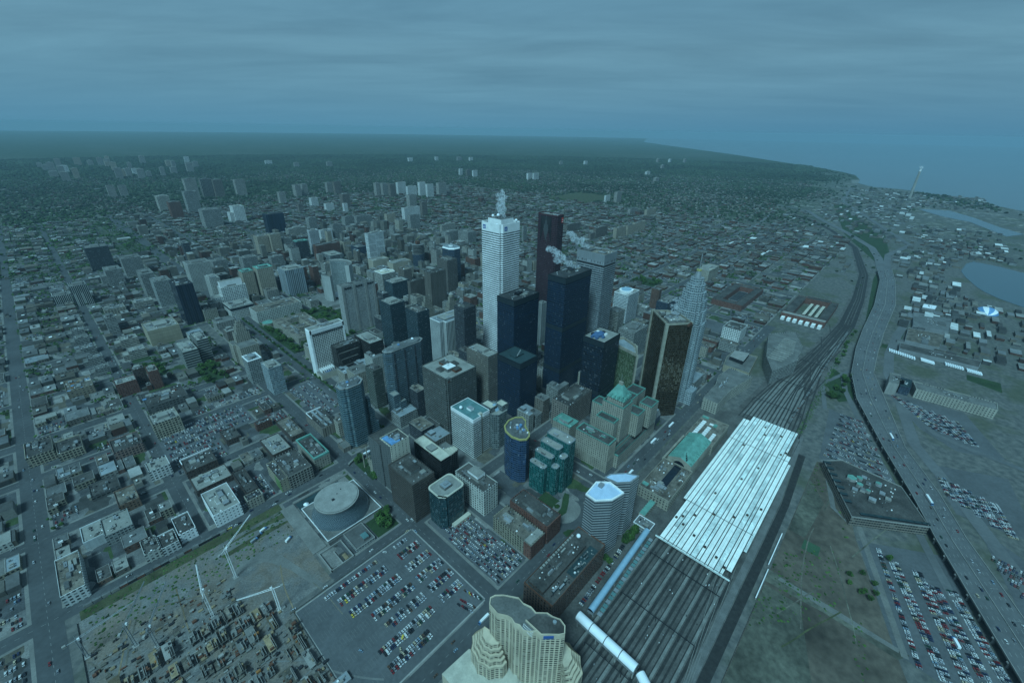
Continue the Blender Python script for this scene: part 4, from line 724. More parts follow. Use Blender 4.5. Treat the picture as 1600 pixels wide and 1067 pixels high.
HEROES=[
(554.2,535.6,607.1,590,290,'fcp','R2','bank_tower','tallest white banded tower at the centre of the skyline, steam blowing off its roof'),
(765.9,574.6,789.8,630.7,275,'scotia','R3','bank_tower','tall slender dark red granite tower with a notched top behind the black towers'),
(683.7,400.4,726.4,461.1,239,'commerce','R1','bank_tower','tall steel grey banded tower with steam rising behind the tallest black tower'),
(564.3,398.2,639.6,434.9,223,'black','R4','bank_tower','tallest black steel tower with steam off its roof, in the middle of the skyline'),
(506,458.2,570.6,498.3,183,'black','R4','bank_tower','black steel tower directly in front of the white banded tower'),
(454.9,396.5,497.6,447.7,107.1,'black','R5','bank_tower','shortest black steel tower, its dark teal roof lowest of the black group'),
(555,309.3,604,348.1,140,'blacklit','R6','office_tower','black tower with a white roof and blue rooftop machinery before the grey banded tower'),
(699.6,551.9,715.9,566.2,100,'rib','R1','office_tower','narrow pale ribbed tower squeezed between two black towers'),
(947.7,476.7,1003.5,517.1,75,'curvew','R6','office_tower','white office block with a round crown behind the gold glass towers'),
(782.2,368.3,841.7,406,62,'hband','R1','office_block','long pale banded block with a notched flat roof west of the gold tower'),
(807,424,836.1,450,85,'hband2','R2','office_block','stepped cream office block with a square crown above a long pale block'),
(962.5,380.6,1028.2,409.5,75,'glassd','R1','office_block','dark glass block with a pale roof just behind the gold tower'),
(433.9,447.6,457.2,500.4,108,'brownst','R6','office_tower','brown stone tower with stepped left flank beside the shortest black tower'),
(475.5,551.8,504.1,579.4,150,'dark','R4','office_tower','dark tower with white steam on its crown left of the white banded tower'),
(781.7,973.8,819.9,1020.2,95,'vdark','R3','office_tower','brown ribbed tower with closely set vertical windows before an octagonal glass tower'),
(844.6,1028.8,890.8,1085.6,110,'glassd','R6','office_tower','blue glass tower with a white octagonal crown'),
(793.1,1424.4,856.9,1445.8,99.6,'fcp2','R6','office_tower','white tower with thin horizontal stripes above the curved city hall'),
(871.2,1249.7,915,1290,77.1,'constr','R3','tower_under_construction','round tower under construction with open concrete floors at its top'),
(1014.6,1109.9,1040.6,1158.4,27.3,'brick','R1','office_block','red brick block directly left of the white banded tower'),
(1185.4,1472.6,1256.1,1506.5,39.5,'hband','R1','hospital_block','long grey hospital block with many windows in the middle distance'),
(1232.4,1385.9,1278.6,1450.4,46.1,'hband','R1','hospital_block','pale hospital wing right of a long grey block'),
(1300.3,1643.5,1382.5,1662.1,31.2,'hband2','R6','hospital_block','low white roofed hospital block below the ravine trees'),
(1436.6,1255.6,1460.9,1265.3,61.8,'hband','R1','apartment_tower','grey apartment slab peeking out between the white and the red tower'),
(1723.3,2894,1752.7,2926.8,84.6,'apt1','R1','apartment_tower','westernmost grey apartment slab of the row at the forest edge'),
(1757.9,2864.3,1795.9,2900.8,81.4,'apt1','R1','apartment_tower','second grey slab from the west in the apartment row at the forest edge'),
(1760.3,2773.1,1800.9,2804.1,84.5,'apt2','R1','apartment_tower','darker slab left of the white ones in the apartment row at the forest edge'),
(1886.1,2870.3,1955.5,2895.8,79,'apt3','R6','apartment_tower','white slab with its flat roof highest in the apartment row'),
(1864,2716.4,1939.6,2740.6,67.6,'apt3','R6','apartment_tower','wide white slab in the front of the apartment row'),
(1952.1,2696.8,2003.5,2720.6,91.1,'apt3','R6','apartment_tower','white ribbed slab right of the gap in the apartment row'),
(1951.4,2607.6,2005.6,2628.6,85.2,'apt3','R6','apartment_tower','front white slab right of the middle of the apartment row'),
(2081.7,2643.3,2151.6,2676.2,81.2,'apt1','R1','apartment_tower','easternmost wide slab of the apartment row at the forest edge'),
(3122.9,3611.7,3163.6,3629.8,67.4,'apt3','R6','apartment_tower','left one of three pale slabs standing alone in the far forest'),
(3145.9,3528,3193.8,3548.3,63.7,'apt2','R1','apartment_tower','middle one of three slabs standing alone in the far forest'),
(3139.4,3426.1,3196.4,3445.8,62.8,'apt3','R6','apartment_tower','right one of three pale slabs standing alone in the far forest'),
(3391.3,2921.9,3453.6,2943.3,59.4,'apt3','R6','apartment_tower','left one of two white slabs in the forest above the white tower'),
(3412.6,2865.9,3485.7,2884.9,62.2,'apt3','R6','apartment_tower','right one of two white slabs in the forest above the white tower'),
(2696,1621.5,2754,1634.7,43.8,'apt3','R6','apartment_tower','small white slab left of a ribbed one north of the park'),
(2753.7,1570.6,2815.9,1594,65.7,'apt1','R1','apartment_tower','ribbed grey slab right of a small white one, far behind the red tower'),
(1780.6,997.1,1862.9,1014.4,45.3,'apt4','R1','apartment_tower','tan apartment slab at the near end of a staggered row behind the grey tower'),
(1880.7,998,1952.4,1015.6,42.8,'apt4','R1','apartment_tower','tan apartment slab in the middle of a staggered row behind the grey tower'),
(1957.8,1001.1,2060.8,1019,43.8,'apt4','R1','apartment_tower','tan apartment slab at the far end of a staggered row behind the grey tower'),
(1718.4,1225.9,1829.2,1243.6,35.5,'apt2','R1','apartment_tower','long brown slab directly right of the dark red tower'),
(1710.8,1063,1809.8,1076.4,45.2,'apt2','R1','apartment_tower','dark slab with a white stair shaft behind the steam of the grey tower'),
(2405.5,1274.3,2496.4,1290.8,28.8,'apt1','R1','apartment_tower','low grey slab far behind, left of its tan twin'),
(2428,1179.8,2543.8,1195.6,33,'apt4','R1','apartment_tower','low tan slab far behind, right of its grey twin'),
(1448.5,457.4,1538.5,497.4,34.2,'stone','R6','hotel','tan hotel block with a horseshoe white roof right of the spired tower'),
(1354.8,3325.5,1388.8,3365.5,62.5,'apt1','R1','apartment_tower','left half of a twin grey slab near the forest, upper left'),
(1346.1,3219.2,1383.6,3251,75.5,'apt1','R1','apartment_tower','right half of a twin grey slab near the forest, upper left'),
(1531.2,3233.7,1569.3,3267,72.8,'apt1','R1','apartment_tower','left twin slab with a light edge near the forest'),
(1550.3,3158,1598.6,3187.8,82.3,'apt2','R1','apartment_tower','right twin slab, darker, near the forest'),
(1291.1,2553.5,1336.9,2593.7,79.5,'apt2','R1','apartment_tower','brown slab tower in front of the twin slabs'),
(1182.4,2733.5,1223.7,2767.1,48.8,'apt3','R6','apartment_tower','short white block below a twin grey slab'),
(1616.7,2346.3,1668.9,2381.4,66.5,'apt1','R1','apartment_tower','grey slab just below the apartment row'),
(1483.6,2040.1,1517.7,2063,71.8,'apt2','R1','apartment_tower','dark slim slab right of a grey one below the apartment row'),
(1342.1,2002.9,1440.5,2030.2,60.2,'apt3','R6','office_block','white sided block in the middle distance north of the downtown'),
(1227.8,1789.2,1283.2,1816.4,63.1,'hband','R1','office_block','grey banded slab below a white sided block in the middle distance'),
(1236.7,2007.1,1286.5,2030.2,41.9,'apt4','R1','apartment_tower','tan block in the middle distance left of a banded slab'),
(1023.4,2033.4,1080.3,2065.9,47.7,'hband','R1','office_block','wide grey block in the midtown, left of its lower twin'),
(1064.1,1995.5,1145.2,2019.1,51.7,'hband','R1','office_block','wide grey block in the midtown, right of its twin'),
(868.6,2073.2,904.1,2107.9,57.4,'hband','R1','office_block','ribbed pale block at the left of midtown'),
(867.7,1838.8,903.5,1868.7,60.9,'hband','R1','office_tower','plain pale tower in midtown right of a white stepped pair'),
(690.2,1660.6,724.2,1681.5,88.8,'stripew','R6','office_tower','white tower with bold vertical stripes beside a dark tower with a green roof'),
(807.6,1831.7,857.7,1857.5,45.7,'apt3','R6','office_block','white block stepping down right of the striped tower'),
(621.8,1628,664.5,1656.2,64.7,'dark','R7','office_tower','dark tower with a small green roof'),
(656.7,1547.5,745.2,1573.6,57.8,'brick','R1','office_block','broad red brown block behind the curved city hall'),
(664.6,1465.5,713.1,1534,35.8,'gridd','R6','office_block','dark gridded square block with a white ringed roof'),
(786.5,1500.7,824.4,1547.1,37.9,'glassd','R1','office_block','dark glass block beside the thin striped white tower'),
(731.3,1968,810.6,2002.3,42.9,'hband2','R6','office_block','cream block left of the striped tower'),
(1175.6,2538.6,1224.2,2563.2,37.4,'apt3','R6','office_block','white tipped block in upper midtown'),
(1237.7,2444.6,1260.3,2463.9,43.7,'apt3','R6','apartment_tower','slim white block in front of a brown slab tower'),
(1041.8,2584.3,1065.3,2606,45.6,'apt2','R1','apartment_tower','slim brown block in upper midtown'),
(716.4,3417.5,779.4,3467.5,132,'apt1','R1','apartment_tower','tall wide grey slab standing over the trees at upper left'),
(832.2,3543.6,894.2,3596.1,115,'stripeb','R1','apartment_tower','dark slab with vertical stripes right of a wide grey slab at upper left'),
(895.1,3515.8,948.4,3561.3,109.2,'apt2','R1','apartment_tower','brown slab right of the striped slab at upper left'),
(1023.5,3515.5,1085.6,3558.2,101.2,'apt1','R1','apartment_tower','lone grey slab against the forest at upper left'),
(395,3923,435,3953,73.3,'apt1','R1','apartment_tower','left one of two small pale towers in the woods at far left'),
(451.8,3899.9,491.8,3929.9,71.2,'apt1','R1','apartment_tower','right one of two small pale towers in the woods at far left'),
(507.5,3124.1,563.5,3184.1,77.2,'hband2','R6','office_block','white edged block below the far left woods'),
(499.3,2825.5,549.3,2870.5,80.2,'brick','R1','office_block','brown brick block right of a white edged block'),
(609,2985.5,669,3035.5,108.2,'hband','R1','office_tower','grey tower in front of the tall wide slab at upper left'),
(548.2,2449.2,621.6,2516.6,81.7,'hband','R1','office_block','grey block with a light roof edge at left midtown'),
(698.5,2524.6,747.7,2581.3,73.5,'apt3','R6','office_block','white stepped block left of the black box tower'),
(708.1,2127,783.9,2168.9,85,'glassk','R4','office_tower','black glass box tower alone among paler blocks at left midtown'),
(1086.1,2951,1123.6,2987,69.1,'apt1','R1','apartment_tower','slim grey tower near the forest behind the black box'),
(1283.6,3179.3,1318.5,3234,76.9,'apt1','R1','apartment_tower','left half of a pale pair near the forest behind the black box'),
(86.9,1952.7,146,2012.7,73.6,'dark','R1','office_block','large dark block at the far left under the window glare'),
(100.1,1720.2,137.5,1770.2,47.5,'hband','R1','office_block','grey stepped block at left with a pale top'),
(151.7,1796.9,200.4,1846.9,57.1,'hband','R1','office_block','pale block with a bright parapet at left'),
(155.3,1517.1,185.3,1577.1,68.8,'hband','R1','hospital_block','long grey slab left of a taller windowed slab on the avenue'),
(164.7,1415.1,202.1,1464.4,69.2,'gridg','R1','hospital_block','tall grey windowed slab left of the black tower on the avenue'),
(260.7,1488,316.5,1539.3,80.7,'grid','R1','hospital_block','pale broad block right behind the black tower on the avenue'),
(353.9,1630,394.3,1674.7,43.1,'hband','R1','hospital_block','pinkish block behind the broad hospital block'),
(180.6,1234.3,215.7,1292.7,98.8,'glassk','R4','office_tower','black glass tower with fine vertical ribs standing alone at left'),
(265.2,1306,289.2,1351.7,80.7,'grid','R6','hospital_block','white blind sided tower at the left of a stepped white block'),
(276.6,1269.3,334.3,1302.8,60.5,'gridw','R6','hospital_block','white stepped block with dark window columns and a white crown'),
(267.9,1195.1,320.4,1252,30.4,'podium','R6','office_block','white low block with a dark glass band under its roof on the avenue'),
(350.4,1335,379.3,1369,74.1,'apt4','R7','hospital_block','narrow tan tower with a green roof edge, left one of a pair'),
(385,1318.2,426.4,1353.8,80.4,'apt4','R7','hospital_block','tan tower with a green roof edge, right one of a pair'),
(438.4,1265,489.9,1320.1,74.3,'ribb','R6','office_block','grey ribbed block with white roof mass on the avenue'),
(421.7,1563.5,465.8,1602.9,53.9,'hband','R1','office_block','cream grid block behind the tan pair'),
(540.9,1763.6,578.4,1801.7,72.2,'apt4','R1','apartment_tower','left half of a cream twin tower in left midtown'),
(580.6,1746.6,616.8,1775,76.8,'apt4','R1','apartment_tower','right half of a cream twin tower in left midtown'),
(623.3,1749.3,657,1773.1,53.7,'hband','R1','office_block','cream block left of the dark tower with a green roof'),
(510,1572.5,550.4,1600.3,39,'hband','R1','office_block','cream low block behind the ribbed block'),
(94.9,1156.4,152.9,1216.4,35.4,'tan','R6','courthouse','large plain tan block with a blank wall beside the black ribbed tower'),
(120.1,983.8,146.1,1043.8,37.8,'hbandk','R6','courthouse','grey block with deep horizontal fins, larger one of a pair on the green'),
(150.8,1000.3,170.8,1050.3,47.2,'hbandk','R6','courthouse','grey block with deep horizontal fins, smaller one of a pair on the green'),
(189,830.9,213.5,862.1,48.9,'gridg','R8','office_tower','grey tower with a white ringed roof on the avenue at left centre'),
(201.8,766.3,224.8,801.2,53.4,'glassb','R6','office_tower','pale blue glass tower beside a white ringed tower on the avenue'),
(-25.9,1613.6,10,1653.6,26.4,'frame','R1','office_block','white framed dark block, left one of a pair at far left'),
(12.2,1576.8,46.8,1616.8,53.9,'frame','R1','office_block','white framed dark block, right one of a pair at far left'),
(53.5,1437,95,1476,16,'frame2','R1','apartment_block','stepped cream framed block at left beside a leafy court'),
(114.3,1448.6,155.6,1481.1,16.5,'hband2','R6','office_block','cream banded block with a bright roof behind the tan courthouse'),
(42.4,1292.3,61.7,1327.5,40,'hband','R1','apartment_block','slim grey slab with rounded end left of the tan courthouse'),
(49.2,1193.6,79.2,1221.6,16.3,'hband2','R6','office_block','small cream stepped block, upper one by the side street'),
(50.7,1109.8,78.7,1137.8,17.6,'hband2','R6','office_block','small cream stepped block, lower one by the side street'),
(-17.2,1334.8,4.2,1360.8,13.6,'hband','R1','row_block','topmost of a row of grey stepped blocks along the left avenue'),
(-17.9,1275.7,5.6,1301.7,13.7,'hband','R1','row_block','second from the top in a row of grey stepped blocks along the left avenue'),
(-15,1205,9,1231,14.5,'hband','R1','row_block','third from the top in a row of grey stepped blocks along the left avenue'),
(-10.6,1137.4,12.6,1163.4,14,'hband','R1','row_block','fourth from the top in a row of grey stepped blocks along the left avenue'),
(-6.8,1072.4,15.1,1098.4,15.1,'hband','R1','row_block','lowest of a row of grey stepped blocks along the left avenue'),
(9.4,952.1,39.4,977.1,25.6,'brickr','R6','apartment_tower','red brick apartment block with white roofs, lower one of two'),
(40,979,57,996.6,32.6,'brickd','R6','apartment_tower','dark recessed brick apartment wing between two red ones'),
(57.5,942.4,72.3,972.4,36.1,'brickr','R6','apartment_tower','red brick apartment block with white roofs, upper one of two'),
(-51.9,996.9,-16.5,1046.9,19.5,'tanlow','R9','warehouse','low block with an orange patched roof at left'),
(33.1,846.3,91.2,897.8,16.9,'hbandd','R3','warehouse','wide flat warehouse roof with coloured clutter above the cream framed block'),
(28,764.7,62.8,800.7,26.9,'framec','R6','office_block','cream framed block with deep square windows left of the big car lot'),
(-24.4,746.5,9.6,786.5,15.5,'brickgrid','R3','warehouse','long low block with a grid of rosy window frames by the left avenue'),
(-110.2,818.4,-81.4,863.4,16,'framec','R3','warehouse','beige framed warehouse at the far left edge'),
(-79.5,804.5,-51.9,844.5,12.4,'framec','R3','warehouse','lower beige framed wing right of the far left warehouse'),
(1.4,662.8,25.4,687.8,16.7,'gridw','R6','office_block','small white gridded block at a corner of the left avenue'),
(-59.3,676,-29.5,706,6.4,'hbandd','R3','warehouse','dark flat roofed warehouse among parked cars at left'),
(-37.6,623,-16.8,658,12.5,'brickw','R9','warehouse','brown warehouse with a patchy white roof at left'),
(-56.2,574.7,-30.7,609.7,14.5,'gridg','R6','warehouse','grey gridded warehouse with a bluish roof at lower left'),
(36,632.6,73.5,669.1,11.7,'brickd','R3','warehouse','long brown warehouse with a white parapet line left of the car lot'),
(35.8,588.4,78.5,621.7,8.1,'brickd','R6','warehouse','narrow brown warehouse with white rooftop boxes north of the white factory'),
(-74.5,584.9,-55.7,614.9,12,'white','R6','warehouse','pale blank walled warehouse at lower left'),
(37.5,514.6,66.8,565.2,18.5,'whitew','R6','factory','bright white factory block with small windows and rooftop boxes'),
(79,535.8,93.8,591,10.1,'brickd','R3','warehouse','beige gabled warehouse right behind the white factory'),
(74.5,516.6,92.9,529.3,13,'stone','R4','warehouse','small brown hall with a dark roof right of the white factory'),
(165.3,523.7,187.5,583.7,19,'stone','R7x','office_block','cream stone block with a copper green cornice beside the blue glass tower'),
(125.9,513,157,566.6,21,'frames','R3','warehouse','grey framed loft building with deep windows facing the street'),
(115.6,516.2,125.5,563.2,18.9,'tanw','R3','warehouse','narrow beige building with one green painted wall'),
(141,676.8,164.2,686.6,11.4,'brick','R3','warehouse','small brick block at the far edge of the big car lot'),
(207,587.2,232.5,647.2,16,'ribk','R3','office_block','low brown ribbed hall with long roof lights by the glass tower'),
(167.9,611.2,188.4,671.2,8.4,'brickd','R9','warehouse','low wide warehouse with a patched reddish roof behind the copper trimmed block'),
(132.3,591.5,159.3,641.2,6.8,'brickd','R6','warehouse','flat pale grey roof behind the framed loft building'),
(96.6,672.1,116.6,705.7,8.8,'brickd','R3','warehouse','dark shed with a cream side wall below the big car lot'),
(222.8,528.4,261,552.8,104.3,'glasst','R8','office_tower','blue green glass tower with a notched white ringed roof left of the church'),
(314.2,554,388.2,572.6,120,'glasst2','R8','office_tower','broad glass tower with cut off corners and a white roof dish'),
(352.2,452.8,411.6,516.3,98.7,'glassbr','R6','office_tower','brown grey banded tower with a white plus on its roof'),
(308.1,594.1,326.4,619.1,75,'hbandg','R3','office_tower','olive grey slab between the two blue green glass towers'),
(337.2,379.8,371.6,429.3,69.9,'bandw','R6g','office_tower','white banded tower with a white ball on its teal roof'),
(372.6,369.5,404,404.5,70,'glassf','R6','office_tower','faceted glass tower with broken pale crown behind the white banded tower'),
(217.1,401.1,244.5,426.1,82,'cream','R6b','office_tower','slim cream tower with a blue painted wedge on its roof behind the church'),
(208.4,346.1,240.5,397.8,60,'brownb','R3','office_tower','dark brown brick cube on the corner opposite the round hall'),
(267.4,367.1,283.8,427.1,48,'blackz','R6','office_block','black block with a cream roof and a sawtooth right side'),
(223.9,310.9,260.5,341,50,'tealglass','R6','office_tower','teal glass block with rounded corners and a cream roof at the car lot corner'),
(273.2,291.9,297.1,346,39.7,'gridlw','R3','office_block','pale gridded block with a white penthouse'),
(266.5,209.4,290.9,269.4,22.3,'loft','R9','warehouse','long cream loft building with a brick end at the car lot'),
(295.4,208.8,320.8,268.8,27.6,'brickr','R3','warehouse','long red brick warehouse behind the cream loft building'),
(485.6,319.7,551.8,352.9,48,'pinkst','R3','office_block','pinkish concrete block with square roof openings beside the plaza lawn'),
(460.5,297.8,484.2,330.7,32,'stone','R7','office_block','small stone block with a green roof patch in front of the pinkish block'),
(1037.5,229.5,1087.5,269.5,28,'gridw','R3','office_block','white gridded low block by the theatre'),
(426.1,911.9,507.9,933.1,116.2,'sher','R1','hotel','tall pale concrete hotel slab with vertical strips in front of the curved city hall towers'),
(287.8,776.5,355.9,795,96,'hilt','R6','hotel','white hotel slab with rows of recessed windows beside the leafy court'),
(322.5,754.4,373.5,775.8,55,'blackbr','R3','office_block','dark brown stepped block right of the white hotel slab'),
(375.6,720.4,405.3,780.4,58,'blackbr','R6','office_block','dark brown block with a pale roof and raised square, behind the broad glass tower'),
(429.3,719.8,463,760.3,125,'darkt','R6','office_tower','dark teal tower with white roof and small cap, left one of a stepped pair'),
(463.3,726.1,479.1,738.1,85,'darkt','R6','office_tower','lower dark step with a white ledge between two dark teal towers'),
(446.4,654.7,474.5,693.9,122,'darkt','R3','office_tower','dark teal tower with steam, right one of a stepped pair'),
(453.7,587.4,520.2,625.9,118,'ribw','R8','office_tower','white finely ribbed tower with a notched corner in front of the white banded tower'),
(302.3,1120.8,410.9,1170.5,29.9,'gridlw','R9','courthouse','long low pale office building above the old stone law courts'),
(730.8,1301.5,791.6,1333.1,38,'beige','R6','mall_block','beige block with a white roof left part of the shopping mall'),
(769.5,1242.6,839.3,1276.7,34,'beige','R6','mall_block','beige block with a pale roof right part of the shopping mall'),
(634.3,1087,647.1,1147,62,'bandoct','R6','office_block','cream block with a stepped octagonal cap on its white roof'),
(610.9,1000.8,665.5,1040.8,60,'darkt','R6','office_block','dark glass block with a cream roof beside a green copper roof'),
(653.1,883.7,702.8,911,105,'brownrib','R3','office_tower','tan ribbed plain tower left of a brown tower with a fringed top'),
(626.9,938.7,672.6,952.9,75,'brownrib','R3','office_tower','shorter brown ribbed tower left of the tan ribbed one'),
(570.9,807.2,601.5,821.2,80,'deco','R3','office_tower','cream stepped stone tower between dark towers'),
(626.5,782.8,656.3,799.1,70,'deco','R6','office_tower','small grey stone tower with a round cap right of the cream stepped one'),
(482.5,537,512.3,551,60,'brownst','R3','office_block','brown stone low block beside the ribbed tower'),
(-15.9,512.7,0.3,537.7,11.2,'gridw','R3','warehouse','white gridded warehouse with square windows by the rail strip, right one'),
(-30.7,515.9,-16.4,540.9,12.5,'gridlw','R3','warehouse','cream gridded warehouse with arched windows by the rail strip, left one'),
(2,518.6,18.8,553.6,12.7,'whitew','R3','warehouse','long white blank walled warehouse end by the rail strip'),
(-97.8,513.9,-78.9,573.9,15.3,'gridw','R9','warehouse','white gridded corner warehouse by the wide left avenue'),
(1030.7,-69.7,1030.7,-52,23.8,'tan','R6','warehouse','square tan block at the end of the long waterfront terminal'),
]
FS['gold2'] = ((.16, .20, .10), (.06, .09, .05), 3.8, 1.8, .8, .9, .3)
M['creamc'] = plain('cream_concrete', (.53, .455, .335), .85, .15, .15); M['hexroof'] = plain('pale_blue_roof', (.44, .56, .70), .8, .12, .1); M['shed2'] = plain('shed_weathered', (.70, .76, .72), .6, .35, .06)
def lattice():
    m, t, b = newmat('lattice_glass'); uv = t.nodes.new('ShaderNodeUVMap'); s = t.nodes.new('ShaderNodeSeparateXYZ'); t.links.new(uv.outputs[0], s.inputs[0])
    a = mth(t, 'FRACT', mth(t, 'DIVIDE', mth(t, 'ADD', s.outputs[0], s.outputs[1]), 2.2)); c = mth(t, 'FRACT', mth(t, 'DIVIDE', mth(t, 'SUBTRACT', s.outputs[0], s.outputs[1]), 2.2))
    k = mth(t, 'MULTIPLY', mth(t, 'GREATER_THAN', a, .16), mth(t, 'GREATER_THAN', c, .16)); t.links.new(mix(t, k, (.22, .27, .29), (.04, .06, .075)), b.inputs['Base Color'])
    b.inputs['Roughness'].default_value = .18; b.inputs['Specular IOR Level'].default_value = .7; return m
M['lattice'] = lattice()
for a in HEROES: hero(*a)
def B(name, label, cat, cx, cy, group=None): return Bld(name, label, cat, cx, cy, group)
# ---- gold glass bank: two faceted towers and an atrium
b = B('bank_tower', 'gold mirrored glass tower with pale stone edge strips and steam on its roof', 'bank tower', 650, 248, GROUPS['bank_tower'])
P = [(618, 240), (653, 213), (679, 248), (676, 266), (659, 284)]; b.block(P, 0, 172, 'gold', M['R9'], M['stone'], ph=2.5, th=1.5)
for p, q in (((618, 240), 5), ((659, 284), 5)):
    s = MB(); s.rbox(p[0], p[1], 0, 175, q, 3.2, RAD(-38), M['stone']); b.part('stone_pier', s)
s = MB(); s.prism(ring([(618, 240), (653, 213), (679, 248), (659, 284)], 12), 172, 176, M['concd'], M['R6']); b.part('penthouse', s); b.units(630, 228, 672, 268, 176, 6, seed=4); occupy(612, 205, 682, 290)
s = MB(); s.box(640, 214, 171, 652, 217, 174.5, M['rust']); b.part('roof_rail', s)
b = B('bank_tower', 'shorter triangular tower of green gold glass with a pale roof rim', 'bank tower', 635, 312, GROUPS['bank_tower'])
P = [(611, 277), (640, 292), (656, 329), (646, 336), (622, 330)]; b.block(P, 0, 106, 'gold2', M['R6'], M['stone'], ph=5, th=2); s = MB(); s.prism(ring(P, 8), 106, 109, M['concd'], M['R8']); b.part('penthouse', s)
for p in ((611, 277), (646, 300)): s = MB(); s.rbox(*p, 0, 109, 4, 3, RAD(45), M['stone']); b.part('stone_pier', s)
occupy(605, 270, 660, 340)
b = B('atrium', 'low sloping glass atrium roof with rows of white lights before the gold towers', 'atrium', 628, 262)
s = MB(); s.prism([(592, 222), (616, 222), (616, 276), (592, 276)], 0, 16, fac('glassd'), M['R8']); s.prism([(592, 222), (616, 222), (616, 276), (592, 276)], 16, 24, M['R2'], M['R8'], [(600, 226), (616, 226), (616, 276), (600, 276)]); b.part('facade', s); s = MB()
for i in range(5):
    for j in range(8): s.box(602+i*2.8, 230+j*5.4, 24.02, 603.2+i*2.8, 231.6+j*5.4, 24.5, M['white'])
b.part('roof_lights', s); s = MB(); s.box(600, 279, 17, 608, 279.4, 26, M['red']); s.box(600, 279, 0, 601, 279.3, 17, M['metal']); b.part('red_banner', s); occupy(588, 220, 618, 280)
# ---- setback tower with a spire
b = B('bank_tower', 'tall pale blue grey tower with many setbacks and a spire, behind the gold tower', 'bank tower', 716, 240, GROUPS['bank_tower'])
cx, cy = 718, 243
tiers = [(0, 150, 24), (150, 172, 21.5), (172, 190, 19), (190, 204, 16), (204, 216, 12.5), (216, 226, 9)]
for z0, z1, q in tiers:
    P = notched(cx-q, cy-q, cx+q, cy+q, q*.26); b.block(P, z0, z1, 'ctt', M['R8'], M['metal'], ph=1.2, th=.8, nm='tier')
    for sx, sy in ((0, -1), (-1, 0)):
        s = MB(); w_ = q*.30
        if sy: s.prism(circ(cx, cy-q-.2, w_, 10, 2.2), z0, z1+1.5, fac('ctt'), M['R8'])
        else: s.prism(circ(cx-q-.2, cy, 2.2, 10, w_), z0, z1+1.5, fac('ctt'), M['R8'])
        b.part('bay', s)
s = MB(); s.prism(circ(cx, cy, 6, 8), 226, 240, M['metal'], M['yellow'], circ(cx, cy, 3.4, 8)); s.beam((cx, cy, 239), (cx, cy, 266), .9, M['metal']); b.part('spire', s)
s = MB(); s.prism(circ(cx, cy, 4.3, 8), 238, 240.5, M['yellow'], M['yellow']); b.part('yellow_hoist_ring', s)
b.block(rect(700, 205, 724, 218), 0, 26, 'ctt', M['R8'], nm='podium'); b.block(rect(742, 218, 790, 268), 0, 22, 'hband', M['R8'], nm='podium'); occupy(690, 203, 792, 270)
# ---- grand railway hotel, chateau style
b = B('grand_hotel', 'large stepped stone hotel with a steep green copper roof facing the station', 'hotel', 510, 245)
def rblk(x0, y0, x1, y1, z0, z1, nm='wing', cop=True): b.block(rect(x0, y0, x1, y1), z0, z1, 'royal', M['R3'], M['copper_line'], ph=1.6, th=1.3, nm=nm)
M['copper_line'] = plain('copper_cornice', (.14, .33, .27), .75, .25, .3)
rblk(446, 222, 466, 278, 0, 50); rblk(466.1, 216, 582, 224, 0, 22, 'podium'); rblk(466.1, 224.1, 582, 262, 0, 30, 'podium')
rblk(472, 232, 486, 262, 30, 68); rblk(486.1, 228, 513, 262, 30, 88, 'central_tower'); rblk(513.1, 216, 534, 236, 30, 68); rblk(513.1, 236.1, 546, 260, 30, 80); rblk(546.1, 212, 570, 232, 30, 68); rblk(546.1, 240, 580, 262, 30, 74); rblk(494, 262.1, 514, 284, 0, 72)
s = MB()
for k in range(9): s.box(448+k*2, 221.5, 20, 448.8+k*2, 221.95, 47, M['stone'])
for k in range(18): s.box(445.4, 224+k*3, 4, 445.96, 225+k*3, 18, M['stone'])
b.part('pilasters', s)
s = MB(); s.prism(rect(489, 231, 511, 257), 88, 97, fac('royal'), M['R7']); b.part('roof_storey', s)
s = MB(); s.prism(rect(488, 230, 512, 258), 97, 116, M['R7'], M['R7'], rect(498, 240, 502, 248)); co = b.part('copper_roof', s)
for k in range(4):
    d_ = MB(); d_.box(489.5+k*5.2, 229.3, 98, 492.5+k*5.2, 234, 103, M['R7']); d_.box(487.4, 232+k*6, 98, 492, 234.6+k*6, 103, M['R7']); b.part('dormer', d_)
s = MB(); s.box(498.6, 241, 116, 501.4, 247, 121, M['stone']); b.part('chimney', s); s = MB(); s.beam((500, 244, 121), (500, 244, 132), .2, M['metal']); b.part('flagpole', s)
b.units(448, 226, 464, 274, 50, 5, M['R7'], .3, 5); b.units(515, 238, 544, 258, 80, 4, seed=6); occupy(444, 210, 584, 286)
# ---- railway station
b = B('railway_station', 'long stone railway station with a green copper gabled hall and roof lights', 'railway station', 553, 148)
b.block([(441, 127), (516, 127), (516, 169), (441, 169)], 0, 17, 'station', M['R9'], M['stone'], nm='west_wing'); b.block([(591, 127), (662, 127), (662, 169), (591, 169)], 0, 17, 'station', M['R9'], M['stone'], nm='east_wing')
s = MB(); s.prism(rect(516.1, 130, 590.9, 164), 0, 24, M['stone']); s.face([(516.1, 130, 24), (590.9, 130, 24), (590.9, 147, 31), (516.1, 147, 31)], M['R7']); s.face([(516.1, 147, 31), (590.9, 147, 31), (590.9, 164, 24), (516.1, 164, 24)], M['R7'])
for x in (516.1, 590.9): s.face([(x, 130, 24), (x, 147, 31), (x, 164, 24)], M['stone'])
b.part('great_hall', s)
s = MB(); a = [(515.8, 147+9*math.cos(math.pi*i/10), 14+10*math.sin(math.pi*i/10)) for i in range(11)]; s.face([(515.9, 156, 4)]+a+[(515.9, 138, 4)], M['glass']); b.part('arched_window', s)
s = MB()
